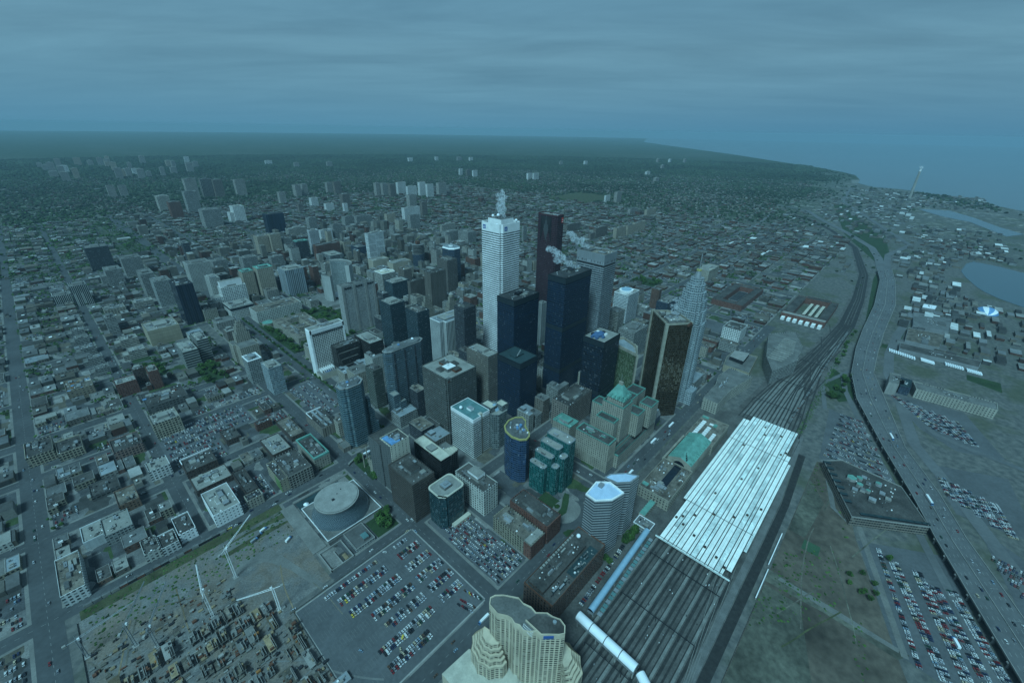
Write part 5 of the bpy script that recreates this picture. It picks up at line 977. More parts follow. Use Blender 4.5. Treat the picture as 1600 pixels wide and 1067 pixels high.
for k in range(13):
    s.box(519+k*5.5, 131, 24.9, 520+k*5.5, 133.6, 26.3, M['R7']); s.box(519+k*5.5, 160.4, 24.9, 520+k*5.5, 163, 26.3, M['R7'])
for k in range(4): s.box(518+k*4, 138+k*2.0, 28, 520.5+k*4, 139.4+k*2.0, 30.2, M['dark'])
b.part('roof_ribs', s)
s = MB()
for k in range(9): s.box(594+k*6, 157, 17.2, 597.8+k*6, 163, 18.6, M['white']); s.box(594+k*6, 145, 17.2, 597.8+k*6, 151, 18.6, M['white']) if k != 7 else None; s.box(594+k*6, 133, 17.2, 597.8+k*6, 138, 18.6, M['white']) if k < 5 else None
b.part('skylights', s)
s = MB(); s.box(462, 141, 17.05, 512, 151, 17.4, M['glass']); b.part('light_well', s)
s = MB(); s.box(447, 160, 17.2, 453, 168, 18, M['R7']); s.box(655, 158, 17.2, 661, 168, 18, M['R7']); s.box(640, 140, 17.2, 648, 145, 19, M['R7']); b.part('copper_patch', s); b.units(443, 128, 470, 166, 17, 8, seed=8); b.units(480, 152, 514, 168, 17, 4, seed=18); b.units(480, 128, 514, 140, 17, 4, seed=28)
s = MB()
for k in range(22): s.prism(circ(520+k*3.3, 170.5, .8, 8), 0, 13, M['stone'])
s.box(517, 169.2, 13, 590, 172, 15, M['stone']); b.part('colonnade', s); occupy(436, 122, 668, 186)
# copper canopy and small pavilion at the west end
b = B('station_annex', 'narrow green copper canopy between the station and the train shed', 'canopy', 415, 150); b.block(rect(405, 141, 438, 149), 0, 9, 'station', M['R7'], nm='canopy_wall')
b = B('walkway_pavilion', 'small flat roofed glazed pavilion where the covered walkway begins', 'pavilion', 397, 140); b.block(rect(388, 126, 404, 147), 0, 9, 'gridg', M['R2'], M['white']); b.units(389, 127, 402, 145, 9, 2, seed=2)
# ---- train shed
b = B('train_shed', 'huge white striped train shed roof with dark smoke slots and square vents', 'train shed', 560, 72)
X0, X1 = 391, 732; y = 33.0; H = 8.2; k = 0; rs = random.Random(11)
wd = [3.1, 5.3, 2.8, 5.2, 5.5, 2.5, 5.0, 3.2, 5.5, 2.8, 5.9, 5.3, 2.8, 5.2, 3.8, 5.0, 3.6]; yy = 31.0; strips = []
for w_ in wd: strips.append((yy, yy+w_)); yy += w_+.95
for i, (ya, yb) in enumerate(strips):
    xa, xb = X0, X1
    if i == 0: xa, xb = 440, 640
    if i == 1: xa, xb = 402, 660
    if i >= 15: xb = 715
    if i == 16: xa = 470
    s = MB(); ym = (ya+yb)/2; mm = M['shed'] if i % 5 != 3 else M['shed2']
    xx = xa; seg_ = 0
    while xx < xb:
        xe = min(xb, xx+rs.choice([28, 34, 41])); m2 = mm if rs.random() < .82 else M['shed2']
        s.prism([(xx, ya), (xe, ya), (xe, yb), (xx, yb)], H-.5, H, M['concd'], m2); s.box(xx, ym-.15, H+.01, xe, ym+.15, H+.25, M['shed2']); xx = xe+.12
    rp = b.part('roof_strip', s)
    if i: s = MB(); s.box(X0, ya-.9, H-1.4, xb, ya-.05, H-.35, M['track']); b.part('smoke_slot', s)
for x, f in ((402, 2), (409, 4), (414, 7), (421, 10), (428, 13), (433, 15), (440, 14), (452, 12), (470, 9), (483, 5), (498, 3), (508, 11), (520, 1), (560, 8), (600, 6), (640, 12), (655, 3), (664, 2), (690, 9), (704, 5), (712, 10)):
    ya, yb = strips[f]; s = MB(); ym = (ya+yb)/2; s.box(x-1.5, ym-1.3, H, x+1.5, ym+1.3, H+1.4, M['dirt'], M['track']); b.part('roof_vent', s)
for x in (470, 645, 392): s = MB(); s.box(x, 33, H+.3, x+.7, yy-1, H+.55, M['R2']); b.part('expansion_joint', s)
for x in np.arange(X0+4, X1, 14):
    s = MB()
    for k in range(10): s.box(x-.2, 35+k*8.6, 0, x+.2, 35.4+k*8.6, H-.6, M['dark'])
    b.part('columns', s)
    if x > X0+4+14*22: break
s = MB(); s.box(X0-.8, 33, H-1.6, X0-.1, yy-1, H+.4, M['shed2']); b.part('fascia', s); occupy(385, 20, 750, 120)
# ---- covered walkway (bluish half tube) and the wider white tube over the tracks
def tube(nm, label, cat, A, Bp, r_, z, m, ribs=0, legs=True, mr=None):
    A = Vector(A); Bp = Vector(Bp); d_ = (Bp-A).normalized(); n_ = Vector((-d_.y, d_.x)); c = (A+Bp)/2
    bb = B(nm, label, cat, c.x, c.y); n = 12; L_ = (Bp-A).length
    pr_ = [(r_*math.cos(math.pi*i/n), z+r_*math.sin(math.pi*i/n)) for i in range(n+1)]
    s = MB()
    k_ = max(1, int(L_/8))
    for q in range(k_):
        a0 = A+d_*(L_*q/k_); a1 = A+d_*(L_*(q+1)/k_)
        for i in range(n):
            p, q2 = pr_[i], pr_[i+1]; s.face([(a0.x+n_.x*p[0], a0.y+n_.y*p[0], p[1]), (a1.x+n_.x*p[0], a1.y+n_.y*p[0], p[1]), (a1.x+n_.x*q2[0], a1.y+n_.y*q2[0], q2[1]), (a0.x+n_.x*q2[0], a0.y+n_.y*q2[0], q2[1])], m)
    for a_ in (A, Bp): s.face([(a_.x+n_.x*p[0], a_.y+n_.y*p[0], p[1]) for p in pr_], M['glass'])
    bb.part('tube_roof', s)
    s = MB(); an = math.atan2(d_.y, d_.x); s.rbox(c.x, c.y, z-3.5, z, L_, r_*2-.3, an, M['metal'], M['pave']); bb.part('deck', s)
    for f in ([i/ribs for i in range(ribs+1)] if ribs else []):
        a_ = A+d_*L_*f; s = MB(); pp = [(p[0]*1.04, z+(p[1]-z)*1.04) for p in pr_]
        for i in range(n): s.face([(a_.x+d_.x*o-0+n_.x*pp[j][0], a_.y+d_.y*o+n_.y*pp[j][0], pp[j][1]) for o, j in ((-.4, i), (.4, i), (.4, i+1), (-.4, i+1))], mr or M['R2'])
        bb.part('rib', s)
    for k in range(int(L_/22)+1):
        a_ = A+d_*min(L_-1, k*22+3)
        for sg in (-1, 1): s = MB(); s.rbox(a_.x+n_.x*sg*(r_-1), a_.y+n_.y*sg*(r_-1), 0, z-3.5, 1, 1, an, M['conc']); bb.part('column', s)
    return bb
tube('covered_walkway', 'long blue grey half round covered walkway beside the street and the tracks', 'covered walkway', (258, 123.5), (388, 128.5), 3.3, 10, M['skyb'])
tube('covered_bridge', 'wide white half round bridge crossing over the railway tracks', 'covered bridge', (246, 130), (242, 64), 4.6, 11, M['dome2'] if 'dome2' in M else M['dome'], 4)
tube('covered_bridge', 'short lower end of the white tube bridge reaching the bottom edge', 'covered bridge', (241, 60), (224, 30), 4.4, 11, M['dome'], 2)
b = B('platform_canopy', 'row of small framed glass canopies beside the blue grey covered walkway', 'canopy', 325, 117)
for k in range(22): s = MB(); s.box(264+k*5.6, 114.5+k*.2, 3.4, 268.4+k*5.6, 119+k*.2, 3.7, M['metal'], M['teal'] if k % 3 else M['R8']); s.box(264.2+k*5.6, 116+k*.2, 0, 264.6+k*5.6, 116.4+k*.2, 3.4, M['metal']); b.part('canopy_panel', s)
# ---- concert hall: glazed concave drum on a square podium
b = B('concert_hall', 'round concert hall with curved glass skirt and grey disc roof on a white edged podium', 'concert hall', 153, 430)
s = MB(); s.box(119, 396, 0, 190, 466, 4, M['conc'], M['R1']); b.part('podium', s); s = MB(); parapet(s, rect(118.6, 395.6, 190.4, 466.4), 4, .7, .8, M['white']); b.part('white_coping', s)
NS = 48; prof = [(35.0, 4), (33.2, 8.5), (30.6, 13), (28.2, 18), (26.5, 23), (25.6, 28)]; s = MB()
for j in range(5):
    f0, f1 = j/5, (j+1)/5; c0 = (154-4*f0, 431-7*f0*.6); c1 = (154-4*f1, 431-7*f1*.6)
    s.prism(circ(*c0, prof[j][0], NS), prof[j][1], prof[j+1][1], M['lattice'], None, circ(*c1, prof[j+1][0], NS))
b.part('glass_skirt', s); s = MB(); s.prism(circ(150, 426.8, 26.3, NS), 28, 29.6, M['concd'], M['conc']); s.prism(circ(150, 426.8, 24.6, NS), 29.6, 30.4, M['concd'], M['conc']); b.part('disc_roof', s)
s = MB(); s.box(143, 423, 30.4, 146, 426, 31.4, M['dark']); s.box(152, 430, 30.4, 153, 431, 31.2, M['dark']); s.box(159, 434, 30.4, 160, 435, 31.2, M['dark']); b.part('roof_vents', s)
s = MB(); s.box(118, 468, -1.5, 176, 484, .25, M['glass'], M['R5']); b.part('sunken_court', s)
s = MB(); s.box(100, 394, 0, 116, 486, 1.2, M['pave']); s.box(116.2, 485, 0, 192, 489, 1.2, M['pave']); b.part('terrace', s); occupy(100, 356, 196, 492)
b = B('small_tent', 'small white tent canopy in the sunken court beside the round hall', 'tent', 127, 472); s = MB(); s.prism(circ(127, 472, 3.4, 8), 2.4, 5, M['dome'], None, circ(127, 472, .3, 8)); b.part('canvas', s); s = MB(); [s.beam((127+3*math.cos(a), 472+3*math.sin(a), 0), (127+3*math.cos(a), 472+3*math.sin(a), 2.5), .12, M['metal']) for a in (0, 1.57, 3.14, 4.71)]; b.part('posts', s)
b = B('ramp_building', 'low grey car ramp with an open stair beside the garden by the round hall', 'car ramp', 140, 375); b.block(rect(136, 361, 160, 392), 0, 4, 'gridg', M['asph2'], M['conc']); s = MB(); s.box(148, 365, 4, 155, 374, 8, M['concd'], M['teal']); b.part('stair_house', s)
b = B('walled_yard', 'walled earth yard with a plywood ramp left of the car ramp', 'yard', 112, 366)
s = MB()
for q in ((104, 358, 105, 388), (104, 358, 130, 359), (130, 358, 131, 388), (104, 388, 131, 389), (117, 359, 118, 380)): s.box(q[0], q[1], 0, q[2], q[3], 2.6, M['conc'])
b.part('walls', s); s = MB(); s.prism([(122, 361), (126, 361), (126, 370), (122, 370)], .2, 1.2, M['wood'], M['wood']); b.part('ramp', s)
# ---- church beside the office cubes
b = B('church', 'small grey stone gothic church with dark steep roofs and a pinnacled tower', 'church', 228, 478)
def gable(mb, x0, y0, x1, y1, z, zr, wall, roof, axis='x'):
    mb.prism(rect(x0, y0, x1, y1), 0, z, wall)
    if axis == 'x':
        ym = (y0+y1)/2; mb.face([(x0-.4, y0-.4, z-.2), (x1+.4, y0-.4, z-.2), (x1+.4, ym, zr), (x0-.4, ym, zr)], roof); mb.face([(x1+.4, y1+.4, z-.2), (x0-.4, y1+.4, z-.2), (x0-.4, ym, zr), (x1+.4, ym, zr)], roof)
        for x in (x0, x1): mb.face([(x, y0, z), (x, ym, zr-.2), (x, y1, z)], wall)
    else:
        xm = (x0+x1)/2; mb.face([(x0-.4, y0-.4, z-.2), (xm, y0-.4, zr), (xm, y1+.4, zr), (x0-.4, y1+.4, z-.2)], roof); mb.face([(xm, y0-.4, zr), (x1+.4, y0-.4, z-.2), (x1+.4, y1+.4, z-.2), (xm, y1+.4, zr)], roof)
        for y in (y0, y1): mb.face([(x0, y, z), (x1, y, z), (xm, y, zr-.2)], wall)
s = MB(); gable(s, 222, 464, 250, 480, 11, 20, fac('stone'), M['R5']); b.part('nave', s); s = MB(); gable(s, 230, 456, 241, 490, 11, 19, fac('stone'), M['R5'], 'y'); b.part('transept', s)
s = MB(); s.box(217, 458, 0, 223, 464, 24, fac('stone'), M['stone']); s.prism(circ(220, 461, 3, 8), 24, 31, M['R5'], None, circ(220, 461, .3, 8)); b.part('tower', s)
for p in ((217, 458), (223, 458), (217, 464), (223, 464), (216, 481), (225, 487)): s = MB(); s.prism(circ(*p, .9, 6), 0, 26, M['stone']); s.prism(circ(*p, .9, 6), 26, 30, M['stone'], None, circ(*p, .1, 6)); b.part('pinnacle', s)
occupy(212, 454, 254, 494)
# ---- hexagonal banded towers
b = B('office_tower', 'six sided grey banded tower with a pale blue white rimmed roof by the parkway', 'office tower', 337, 165, GROUPS['office_tower'])
P = [(318, 178), (317, 165), (331, 152), (349, 148), (353, 168), (342, 180)]; b.block(P, 0, 84, 'hexb', M['hexroof'], M['white'], ph=1.6, th=1.4); s = MB(); s.box(338, 170, 84, 344, 175, 87, M['metal']); b.part('rooftop_unit', s); b.units(325, 160, 345, 172, 84, 0); occupy(314, 144, 392, 186)
b = B('office_tower', 'slim tower with a wedge of pale blue roof behind the six sided one', 'office tower', 370, 162, GROUPS['office_tower'])
P = [(355, 177), (357, 162), (369, 151), (385, 149), (379, 162), (364, 175)]; b.block(P, 0, 84, 'hexb', M['hexroof'], M['metal'], ph=1.2, th=1.0); b.block(rect(350, 178, 362, 184), 0, 70, 'glassd', M['R8'], nm='link')
# ---- round tower with yellow guard boards
b = B('tower_under_construction', 'half round blue glass tower with yellow guard boards round its unfinished top', 'tower', 364, 317)
P = [(344, 312), (347, 300), (354, 294), (362, 296), (367, 301), (374, 314), (384, 322), (387, 331), (380, 338), (368, 340), (354, 335), (347, 326)]
s = MB(); s.prism(P, 0, 74, fac('cyl')); b.part('facade', s); s = MB(); Q = [(362.3, 295.6), (367.4, 300.8), (374.4, 313.8), (384.4, 321.8), (387.4, 331)]; s.prism(Q+[(380, 327), (370, 315), (364, 303)], 0, 73.6, fac('cylr')); b.part('unglazed_side', s)
s = MB(); parapet(s, ring(P, -.6), 73, 2.2, 1.5, M['yellow']); b.part('guard_boards', s); s = MB(); s.face([(x, y, 74) for x, y in P], M['R2']); b.part('roof', s)
rs = random.Random(5)
for k in range(16): s = MB(); a = rs.uniform(0, 6.28); q = rs.uniform(0, 11); s.rbox(364+q*math.cos(a), 317+1.4*q*math.sin(a), 74, 74+rs.uniform(1, 4), rs.uniform(1, 5), rs.uniform(1, 4), a, rs.choice([M['blue'], M['white'], M['metal'], M['concd'], M['R8']])); b.part('rooftop_unit', s)
occupy(340, 290, 390, 344)
# ---- stepped green glass building
b = B('office_block', 'stepped emerald green glass building with pale flat roofs beside the half round tower', 'office block', 378, 266, GROUPS['office_block'])
for x0, y0, x1, y1, z in ((352, 262, 361, 287, 44), (361.1, 258, 371, 286, 57), (371.1, 254, 383, 285, 68), (383.1, 246, 399, 284, 75), (371.1, 245, 383, 253.9, 58), (361.1, 249, 371, 257.9, 46)):
    P = notched(x0, y0, x1, y1, 1.6); b.block(P, 0, z, 'green', M['R6'], M['R8'], ph=1, th=.8, nm='step'); b.units(x0, y0, x1, y1, z, 1, seed=int(z))
occupy(348, 240, 402, 292)
# ---- big brick building at the front street
b = B('warehouse', 'big dark brick block with sunken roof courts and a white dish, beside the covered walkway', 'warehouse', 270, 163, GROUPS['warehouse'])
b.block(rect(223, 146, 318, 182), 0, 32, 'qe', M['R3'], M['rust'], ph=1.2); s = MB(); s.box(226, 160, 32, 300, 179, 36, fac('brickd'), M['R3']); b.part('upper_storey', s); s = MB(); s.box(262, 148, 32.05, 306, 158, 32.4, M['R5']); b.part('roof_court', s)
for k in range(14): s = MB(); s.box(244+k*4.2, 176.6, 36, 246.4+k*4.2, 179, 37.2, M['R6']); b.part('roof_monitor', s)
dish(b, 303, 172, 36, 2.4); b.units(228, 148, 260, 158, 32, 5, M['R5'], .25, 3); b.units(264, 148, 304, 157, 32.4, 7, M['blue2'] if 'blue2' in M else M['R5'], .2, 4); b.units(230, 162, 296, 176, 36, 6, None, .12, 5); occupy(219, 140, 322, 188)
# ---- hotel in the foreground
b = B('hotel', 'large cream concrete hotel with a zigzag window front and stepped lower wings at the bottom', 'hotel', 173, 138)
P = [(159, 157), (163.2, 150), (164, 146), (162.6, 141), (164.4, 137), (163.2, 132), (166, 127.5), (170.5, 124), (170.5, 120), (176, 114.5), (181, 109), (184.5, 106.5), (189.5, 110), (191, 116), (188.5, 122), (187.8, 127), (181.6, 134), (182.4, 140), (180.2, 147), (181, 153), (174, 164), (169, 169), (164.5, 170.5), (160, 167)]
s = MB(); s.prism(P, 0, 79, fac('hotel')); b.part('facade', s); s = MB(); s.prism(P, 79, 85.6, M['creamc']); s.prism(ring(P, .9)[::-1], 84.2, 85.6, M['creamc']); q = ring(P, .9)
for i in range(len(P)): j = (i+1) % len(P); s.face([(*P[i], 85.6), (*P[j], 85.6), (*q[j], 85.6), (*q[i], 85.6)], M['creamc'])
b.part('crown', s)
s = MB(); s.face([(x, y, 84.3) for x, y in P], M['R1']); b.part('roof', s); s = MB(); s.box(170.6, 120, 84.3, 171.3, 136, 86.2, M['creamc']); s.face([(171.3, 120.2, 84.5), (180, 110.5, 84.5), (184.3, 107.5, 84.5), (188.6, 110.5, 84.5), (190, 116, 84.5), (187, 123, 84.5), (181, 133, 84.5), (171.3, 135.5, 84.5)], M['R3']); b.part('sunken_roof', s)
s = MB()
for k in range(8):
    for j in range(3): s.box(164.6+j*1.5, 124.5+k*1.3+j*.6, 84.4, 165.1+j*1.5, 125.1+k*1.3+j*.6, 85.2, M['white'])
b.part('roof_vents', s); s = MB(); s.prism(circ(186, 118, 1.6, 12), 84.5, 86, M['metal'], M['R8']); b.part('rooftop_unit', s)
s = MB(); s.rbox(174.6, 115.1, 80.4, 83.8, 8.2, .5, RAD(-45), M['bluelogo']); 
for k in range(9): s.rbox(171.95+k*.62, 117.35-k*.62, 81.2, 83.0 if k % 3 else 82.4, .45, .62, RAD(-45), M['bluedk'])
b.part('sign', s)
def lobe(x, y, r0, a0, a1, zs, nm):
    for i, z in enumerate(zs):
        r_ = r0-i*2.3; Pq = [(x+r_*(1+.09*(t%2))*math.cos(RAD(a0+(a1-a0)*t/10)), y+r_*(1+.09*(t%2))*math.sin(RAD(a0+(a1-a0)*t/10))) for t in range(11)]+[(x, y)]
        s = MB(); s.prism(Pq, 0 if i == 0 else zs[i-1], z, fac('hotel'), M['creamc']); s.prism(Pq, z, z+1.1, M['creamc']); b.part(nm, s)
lobe(162, 164, 19, 100, 262, (30, 34, 38, 42, 46), 'west_wing'); lobe(187, 112, 20, -118, 62, (30, 34, 38, 42, 46), 'east_wing')
s = MB(); s.prism([(120, 186), (120, 130), (150, 120), (164, 137), (164, 150), (150, 184)], 0, 14, M['creamc'], M['cream']); s.prism([(150, 120), (164, 136.9), (190, 92), (175, 80)], 0, 12, M['creamc'], M['cream']); b.part('podium', s); occupy(110, 80, 216, 190)
# ---- curved city hall
b = B('city_hall', 'two curved slab towers with blank concrete backs facing each other on a wide podium', 'city hall', 525, 1150)
def arcslab(cx, cy, r0, th, a0, a1, z0, z1, n=14):
    O = [(cx+r0*math.cos(RAD(a0+(a1-a0)*i/n)), cy+r0*math.sin(RAD(a0+(a1-a0)*i/n))) for i in range(n+1)]; I = [(cx+(r0-th)*math.cos(RAD(a0+(a1-a0)*i/n)), cy+(r0-th)*math.sin(RAD(a0+(a1-a0)*i/n))) for i in range(n+1)]
    s = MB(); u = 0
    for i in range(n):
        s.face([(*O[i], z0), (*O[i+1], z0), (*O[i+1], z1), (*O[i], z1)], fac('slabch'), [(u, z0), (u+7, z0), (u+7, z1), (u, z1)]); s.face([(*I[i+1], z0), (*I[i], z0), (*I[i], z1-3), (*I[i+1], z1-3)], fac('chg'), [(u+7, z0), (u, z0), (u, z1), (u+7, z1)])
        s.face([(*I[i], z1-3), (*I[i+1], z1-3), (*O[i+1], z1-3), (*O[i], z1-3)], M['R1']); u += 7
    for k in (0, n): s.face([(*O[k], z0), (*O[k], z1), (*I[k], z1), (*I[k], z0)], fac('slabch'))
    return s
b.part('east_tower', arcslab(528, 1162, 52, 13, -62, 72, 8, 99)); b.part('west_tower', arcslab(533, 1146, 44, 12, 140, 216, 8, 79))
s = MB(); s.box(469, 1092, 0, 590, 1206, 8, M['conc'], M['R1']); b.part('podium', s); s = MB(); s.prism(circ(528, 1150, 10, 24), 8, 12, M['conc'], None, circ(528, 1150, 21, 24)); s.prism(circ(528, 1150, 21, 24), 12, 17, M['white'], M['white'], circ(528, 1150, 15, 24)); b.part('council_chamber', s); occupy(465, 1090, 592, 1208)
# ---- old stone law courts in the garden
b = B('law_courts', 'low old stone law courts around roof courts in a leafy garden', 'courthouse', 365, 990)
for x0, y0, x1, y1, z in ((322, 938, 345, 1085, 15), (345.1, 938, 400, 962, 14), (375, 962.1, 400, 1060, 14), (345.1, 1000, 374.9, 1022, 13), (345.1, 1060.1, 400, 1085, 14)): b.block(rect(x0, y0, x1, y1), 0, z, 'stone', M['R9'], M['stone'], nm='wing'); b.units(x0, y0, x1, y1, z, 4, None, .2, int(x0+y0))
s = MB(); s.prism(circ(315, 1096, 13, 20), 0, 10, M['stone'], M['R7']); b.part('green_roof_rotunda', s); occupy(300, 930, 404, 1112)
# ---- tiered stone insurance building with a weather beacon
b = B('office_tower', 'stepped stone building rising in narrowing tiers to a beacon beside the avenue', 'office tower', 230, 935, GROUPS['office_tower'])
x, y = 226, 932
b.block(rect(200, 905, 234, 937), 0, 46, 'stone', M['R1'], nm='tier'); b.block(rect(196, 937.1, 240, 965), 0, 42, 'stone', M['R1'], nm='tier'); b.block(rect(206, 940, 232, 960), 42, 62, 'stone', M['R1'], nm='tier')
for z0, z1, q in ((62, 72, 9), (72, 80, 6.5), (80, 86, 4)): b.block(rect(219-q, 950-q, 219+q, 950+q), z0, z1, 'stone', M['R1'], nm='tier')
s = MB(); s.beam((219, 950, 86), (219, 950, 100), .8, M['metal']); b.part('beacon', s); occupy(194, 900, 242, 968)
# ---- mall with glass and green copper roofs
b = B('shopping_mall', 'dark block with green copper gables near the cream octagon capped building', 'shopping mall', 690, 1060); b.block(rect(670, 1000, 720, 1090), 0, 28, 'darkt', M['R2']); s = MB()
for k in range(5): gable(s, 672+k*9, 1002, 680+k*9, 1030, 28.5, 36, M['R7'], M['R7'], 'y')
b.part('copper_gables', s); occupy(668, 998, 722, 1092)
# ---- postal building, theatre, wedge, markets
def polyb(name, label, cat, poly, h, key, roof, units=4, **k):
    cx = sum(p[0] for p in poly)/len(poly); cy = sum(p[1] for p in poly)/len(poly); b_ = B(name, label, cat, cx, cy); b_.block(poly, 0, h, key, roof, **k)
    xs = [p[0] for p in poly]; ys = [p[1] for p in poly]; q = .25; b_.units(cx-(max(xs)-min(xs))*q, cy-(max(ys)-min(ys))*q*.6, cx+(max(xs)-min(xs))*q, cy+(max(ys)-min(ys))*q*.6, h, units, None, .2, int(cx)); occupy(min(xs), min(ys), max(xs), max(ys)); return b_
polyb('office_block', 'long pale curved stone building between the station and the avenue, with square roof boxes', 'office block', [(704, 161), (770, 160), (846, 146), (852, 190), (805, 196), (769, 188), (706, 187)], 22, 'postal', M['R1'])
p_ = polyb('theatre', 'flat roofed theatre with a sweeping dark fronted roof east of the curved stone building', 'theatre', [(872, 159), (960, 168), (952, 214), (914, 216), (872, 208)], 14, 'tan', M['R1'], 2)
s = MB(); s.prism([(900, 180), (948, 182), (940, 210), (904, 208)], 14, 22, M['dark'], M['conc']); p_.part('fly_tower', s)
p_ = polyb('apartment_block', 'large pale wedge shaped block with fine parallel roof ribs beside the railway', 'apartment block', [(879, 123), (965, 98), (1045, 106), (1120, 135), (1064, 178), (941, 150)], 30, 'hband', M['R1'], 0)
for k in range(12): s = MB(); s.box(935+k*11, 112+abs(k-5)*1.5, 30, 938+k*11, 146, 31.6, M['R6']); p_.part('roof_rib', s)
b = B('market_hall', 'long brick market hall with white roof lights along its edge near the railway', 'market hall', 1360, 150)
b.block(rect(1280, 100, 1300, 200), 0, 14, 'brickr', M['R6']); b.block(rect(1300.1, 100, 1470, 118), 0, 13, 'brickr', M['R3']); b.block(rect(1300.1, 178, 1470, 200), 0, 13, 'brickr', M['R3']); b.block(rect(1450, 118.1, 1470, 177.9), 0, 16, 'brickr', M['R3'])
for k in range(7): s = MB(); s.box(1262+k*.6, 104+k*14, 0, 1279, 112+k*14, 7, M['white'], M['shed']); b.part('white_canopy', s)
for k in range(3): s = MB(); s.box(1320+k*0, 124+k*14, 0, 1430, 131+k*14, 10, fac('brickd'), M['cream']); b.part('inner_range', s)
occupy(1260, 96, 1472, 204)
b = B('market_hall', 'large brick building with a dark inner court north of the market hall', 'market hall', 1340, 330)
for q in ((1250, 290, 1450, 310), (1250, 350, 1450, 372), (1250, 310.1, 1275, 349.9), (1425, 310.1, 1450, 349.9)): b.block(rect(*q), 0, 15, 'brickr', M['R3'])
b.block(rect(1300, 318, 1400, 342), 0, 8, 'shed', M['R4'], nm='inner_hall'); occupy(1245, 286, 1455, 376)
# ---- waterfront: crescent terminal, sheds, dome
b = B('harbour_office', 'low wide dark building with roof gardens and green roof huts beside the expressway', 'office block', 655, -60)
P = [(691, -2), (712, -22), (704, -92), (640, -124), (592, -50)]; P = [(x*.98, y*.98) for x, y in P][::-1]
b.block(P, 0, 13, 'brownst', M['R3'], M['conc'], ph=1.4)
for k in range(7): s = MB(); s.rbox(676-12.6*k*.9, -6.5-6.0*k*.95, 12, 14.6, 4.6, 9, RAD(27), M['glass'], M['R5']); b.part('roof_glazing', s)
for k in range(9): s = MB(); s.rbox(596+4.4*k, -60-7.2*k, 12, 14.4, 3.6, 9, RAD(32), M['glass'], M['R5']); b.part('roof_glazing', s)
for x, y, q in ((660, -38, 6), (667, -46, 4), (652, -48, 4), (646, -58, 3), (672, -66, 3.4)): s = MB(); s.prism(circ(x, y, q, 6), 13, 17, M['conc'], M['R7']); b.part('roof_hut', s)
b.units(620, -90, 690, -30, 13, 10, None, .1, 9)
def wf(name, label, cat, P, h, key, roof, n=3): 
    P = [(x*(1-h/442), y*(1-h/442)) for x, y in P]; xs = [p[0] for p in P]; ys = [p[1] for p in P]; cx, cy = sum(xs)/len(P), sum(ys)/len(P); b_ = B(name, label, cat, cx, cy, 'waterfront sheds'); b_.block(P, 0, h, key, roof)
    W, D = max(xs)-min(xs), max(ys)-min(ys); b_.units(cx-W*.2, cy-D*.2, cx+W*.2, cy+D*.2, h, n, None, .2, int(cx)); return b_
wf('terminal_building', 'long pale roofed terminal building across from the expressway', 'terminal', [(1100, -85), (1108, -205), (1075, -205), (1066, -92)], 18, 'postal', M['R1'], 6)
wf('terminal_building', 'dark glass fronted block between the square tan block and the long terminal', 'terminal', [(1100, -66), (1104, -84), (1060, -84), (1058, -68)], 16, 'glassd', M['R5'], 3)
wf('storage_silo', 'square tan block at the expressway end of the long waterfront terminal', 'warehouse', [(1110, -48), (1112, -65), (1062, -66), (1060, -50)], 24, 'silo', M['R1'], 3)
wf('warehouse', 'wide flat grey warehouse right of the expressway, northern one of two', 'warehouse', [(1590, -60), (1600, -140), (1480, -135), (1476, -66)], 9, 'shed', M['R2'], 5)
wf('warehouse', 'wide flat brown grey warehouse right of the expressway, southern one of two', 'warehouse', [(1440, -58), (1450, -128), (1340, -120), (1336, -58)], 9, 'shed', M['R9'], 7)
wf('warehouse', 'long low flat shed below the two wide waterfront warehouses', 'warehouse', [(1310, -50), (1318, -190), (1275, -185), (1268, -52)], 8, 'shed', M['R3'], 6)
wf('warehouse', 'small white roofed shed above the wide grey warehouses', 'warehouse', [(1700, -78), (1706, -108), (1660, -104), (1656, -76)], 8, 'shed', M['dome'], 1)
b = B('inflated_dome', 'white and blue inflated sports dome at the right edge', 'dome', 1740, -212)
for k in range(6):
    a0, a1 = math.pi*k/6, math.pi*(k+1)/6; s = MB(); N_ = 8
    for i in range(N_):
        def pt(t, a): r_ = 1; return (1740+34*math.cos(t)*1.0, -212+24*math.sin(t)*math.cos(a), 14*abs(math.sin(t))*math.sin(a))
        t0, t1 = math.pi*i/N_, math.pi*(i+1)/N_; s.face([pt(t0, a0), pt(t1, a0), pt(t1, a1), pt(t0, a1)], M['blue'] if k % 2 and i > 2 else M['dome'])
    b.part('panel', s)
# rows of white parked trailers on the waterfront
K = []
for g_, (x0, y0, x1, y1, n) in enumerate([(1238, -36, 1225, -80, 12), (1230, -92, 1226, -112, 9), (1240, -132, 1238, -158, 8), (1236, -166, 1234, -186, 7)]):
    for i in range(n):
        f = i/max(1, n-1); x, y = x0+(x1-x0)*f, y0+(y1-y0)*f; s = MB(); s.rbox(x, y, 1.1, 4, 13, 2.6, RAD(8), M['dome']); s.rbox(x-3, y-.4, 0, 1.1, 3, 2, RAD(8), M['dark']); s.rbox(x+4, y+.5, 0, 1.1, 2, 2, RAD(8), M['dark'])
        o = s.build('trailer', None, (x, y, 0), (x, y, 0)); tag(o, 'white box trailer parked side by side in a row right of the expressway', 'trailer', 'white trailers parked on the waterfront')
# tall power station chimney on the far harbour
b = B('chimney', 'very tall thin chimney with white smoke standing far off near the lake', 'chimney', 4720, 128); s = MB(); s.prism(circ(4720, 128, 11, 14), 0, 215, M['R6'], M['dark'], circ(4720, 128, 6, 14)); b.part('shaft', s); s = MB(); s.prism(circ(4720, 128, 6.6, 14), 198, 213, M['white']); b.part('painted_band', s)
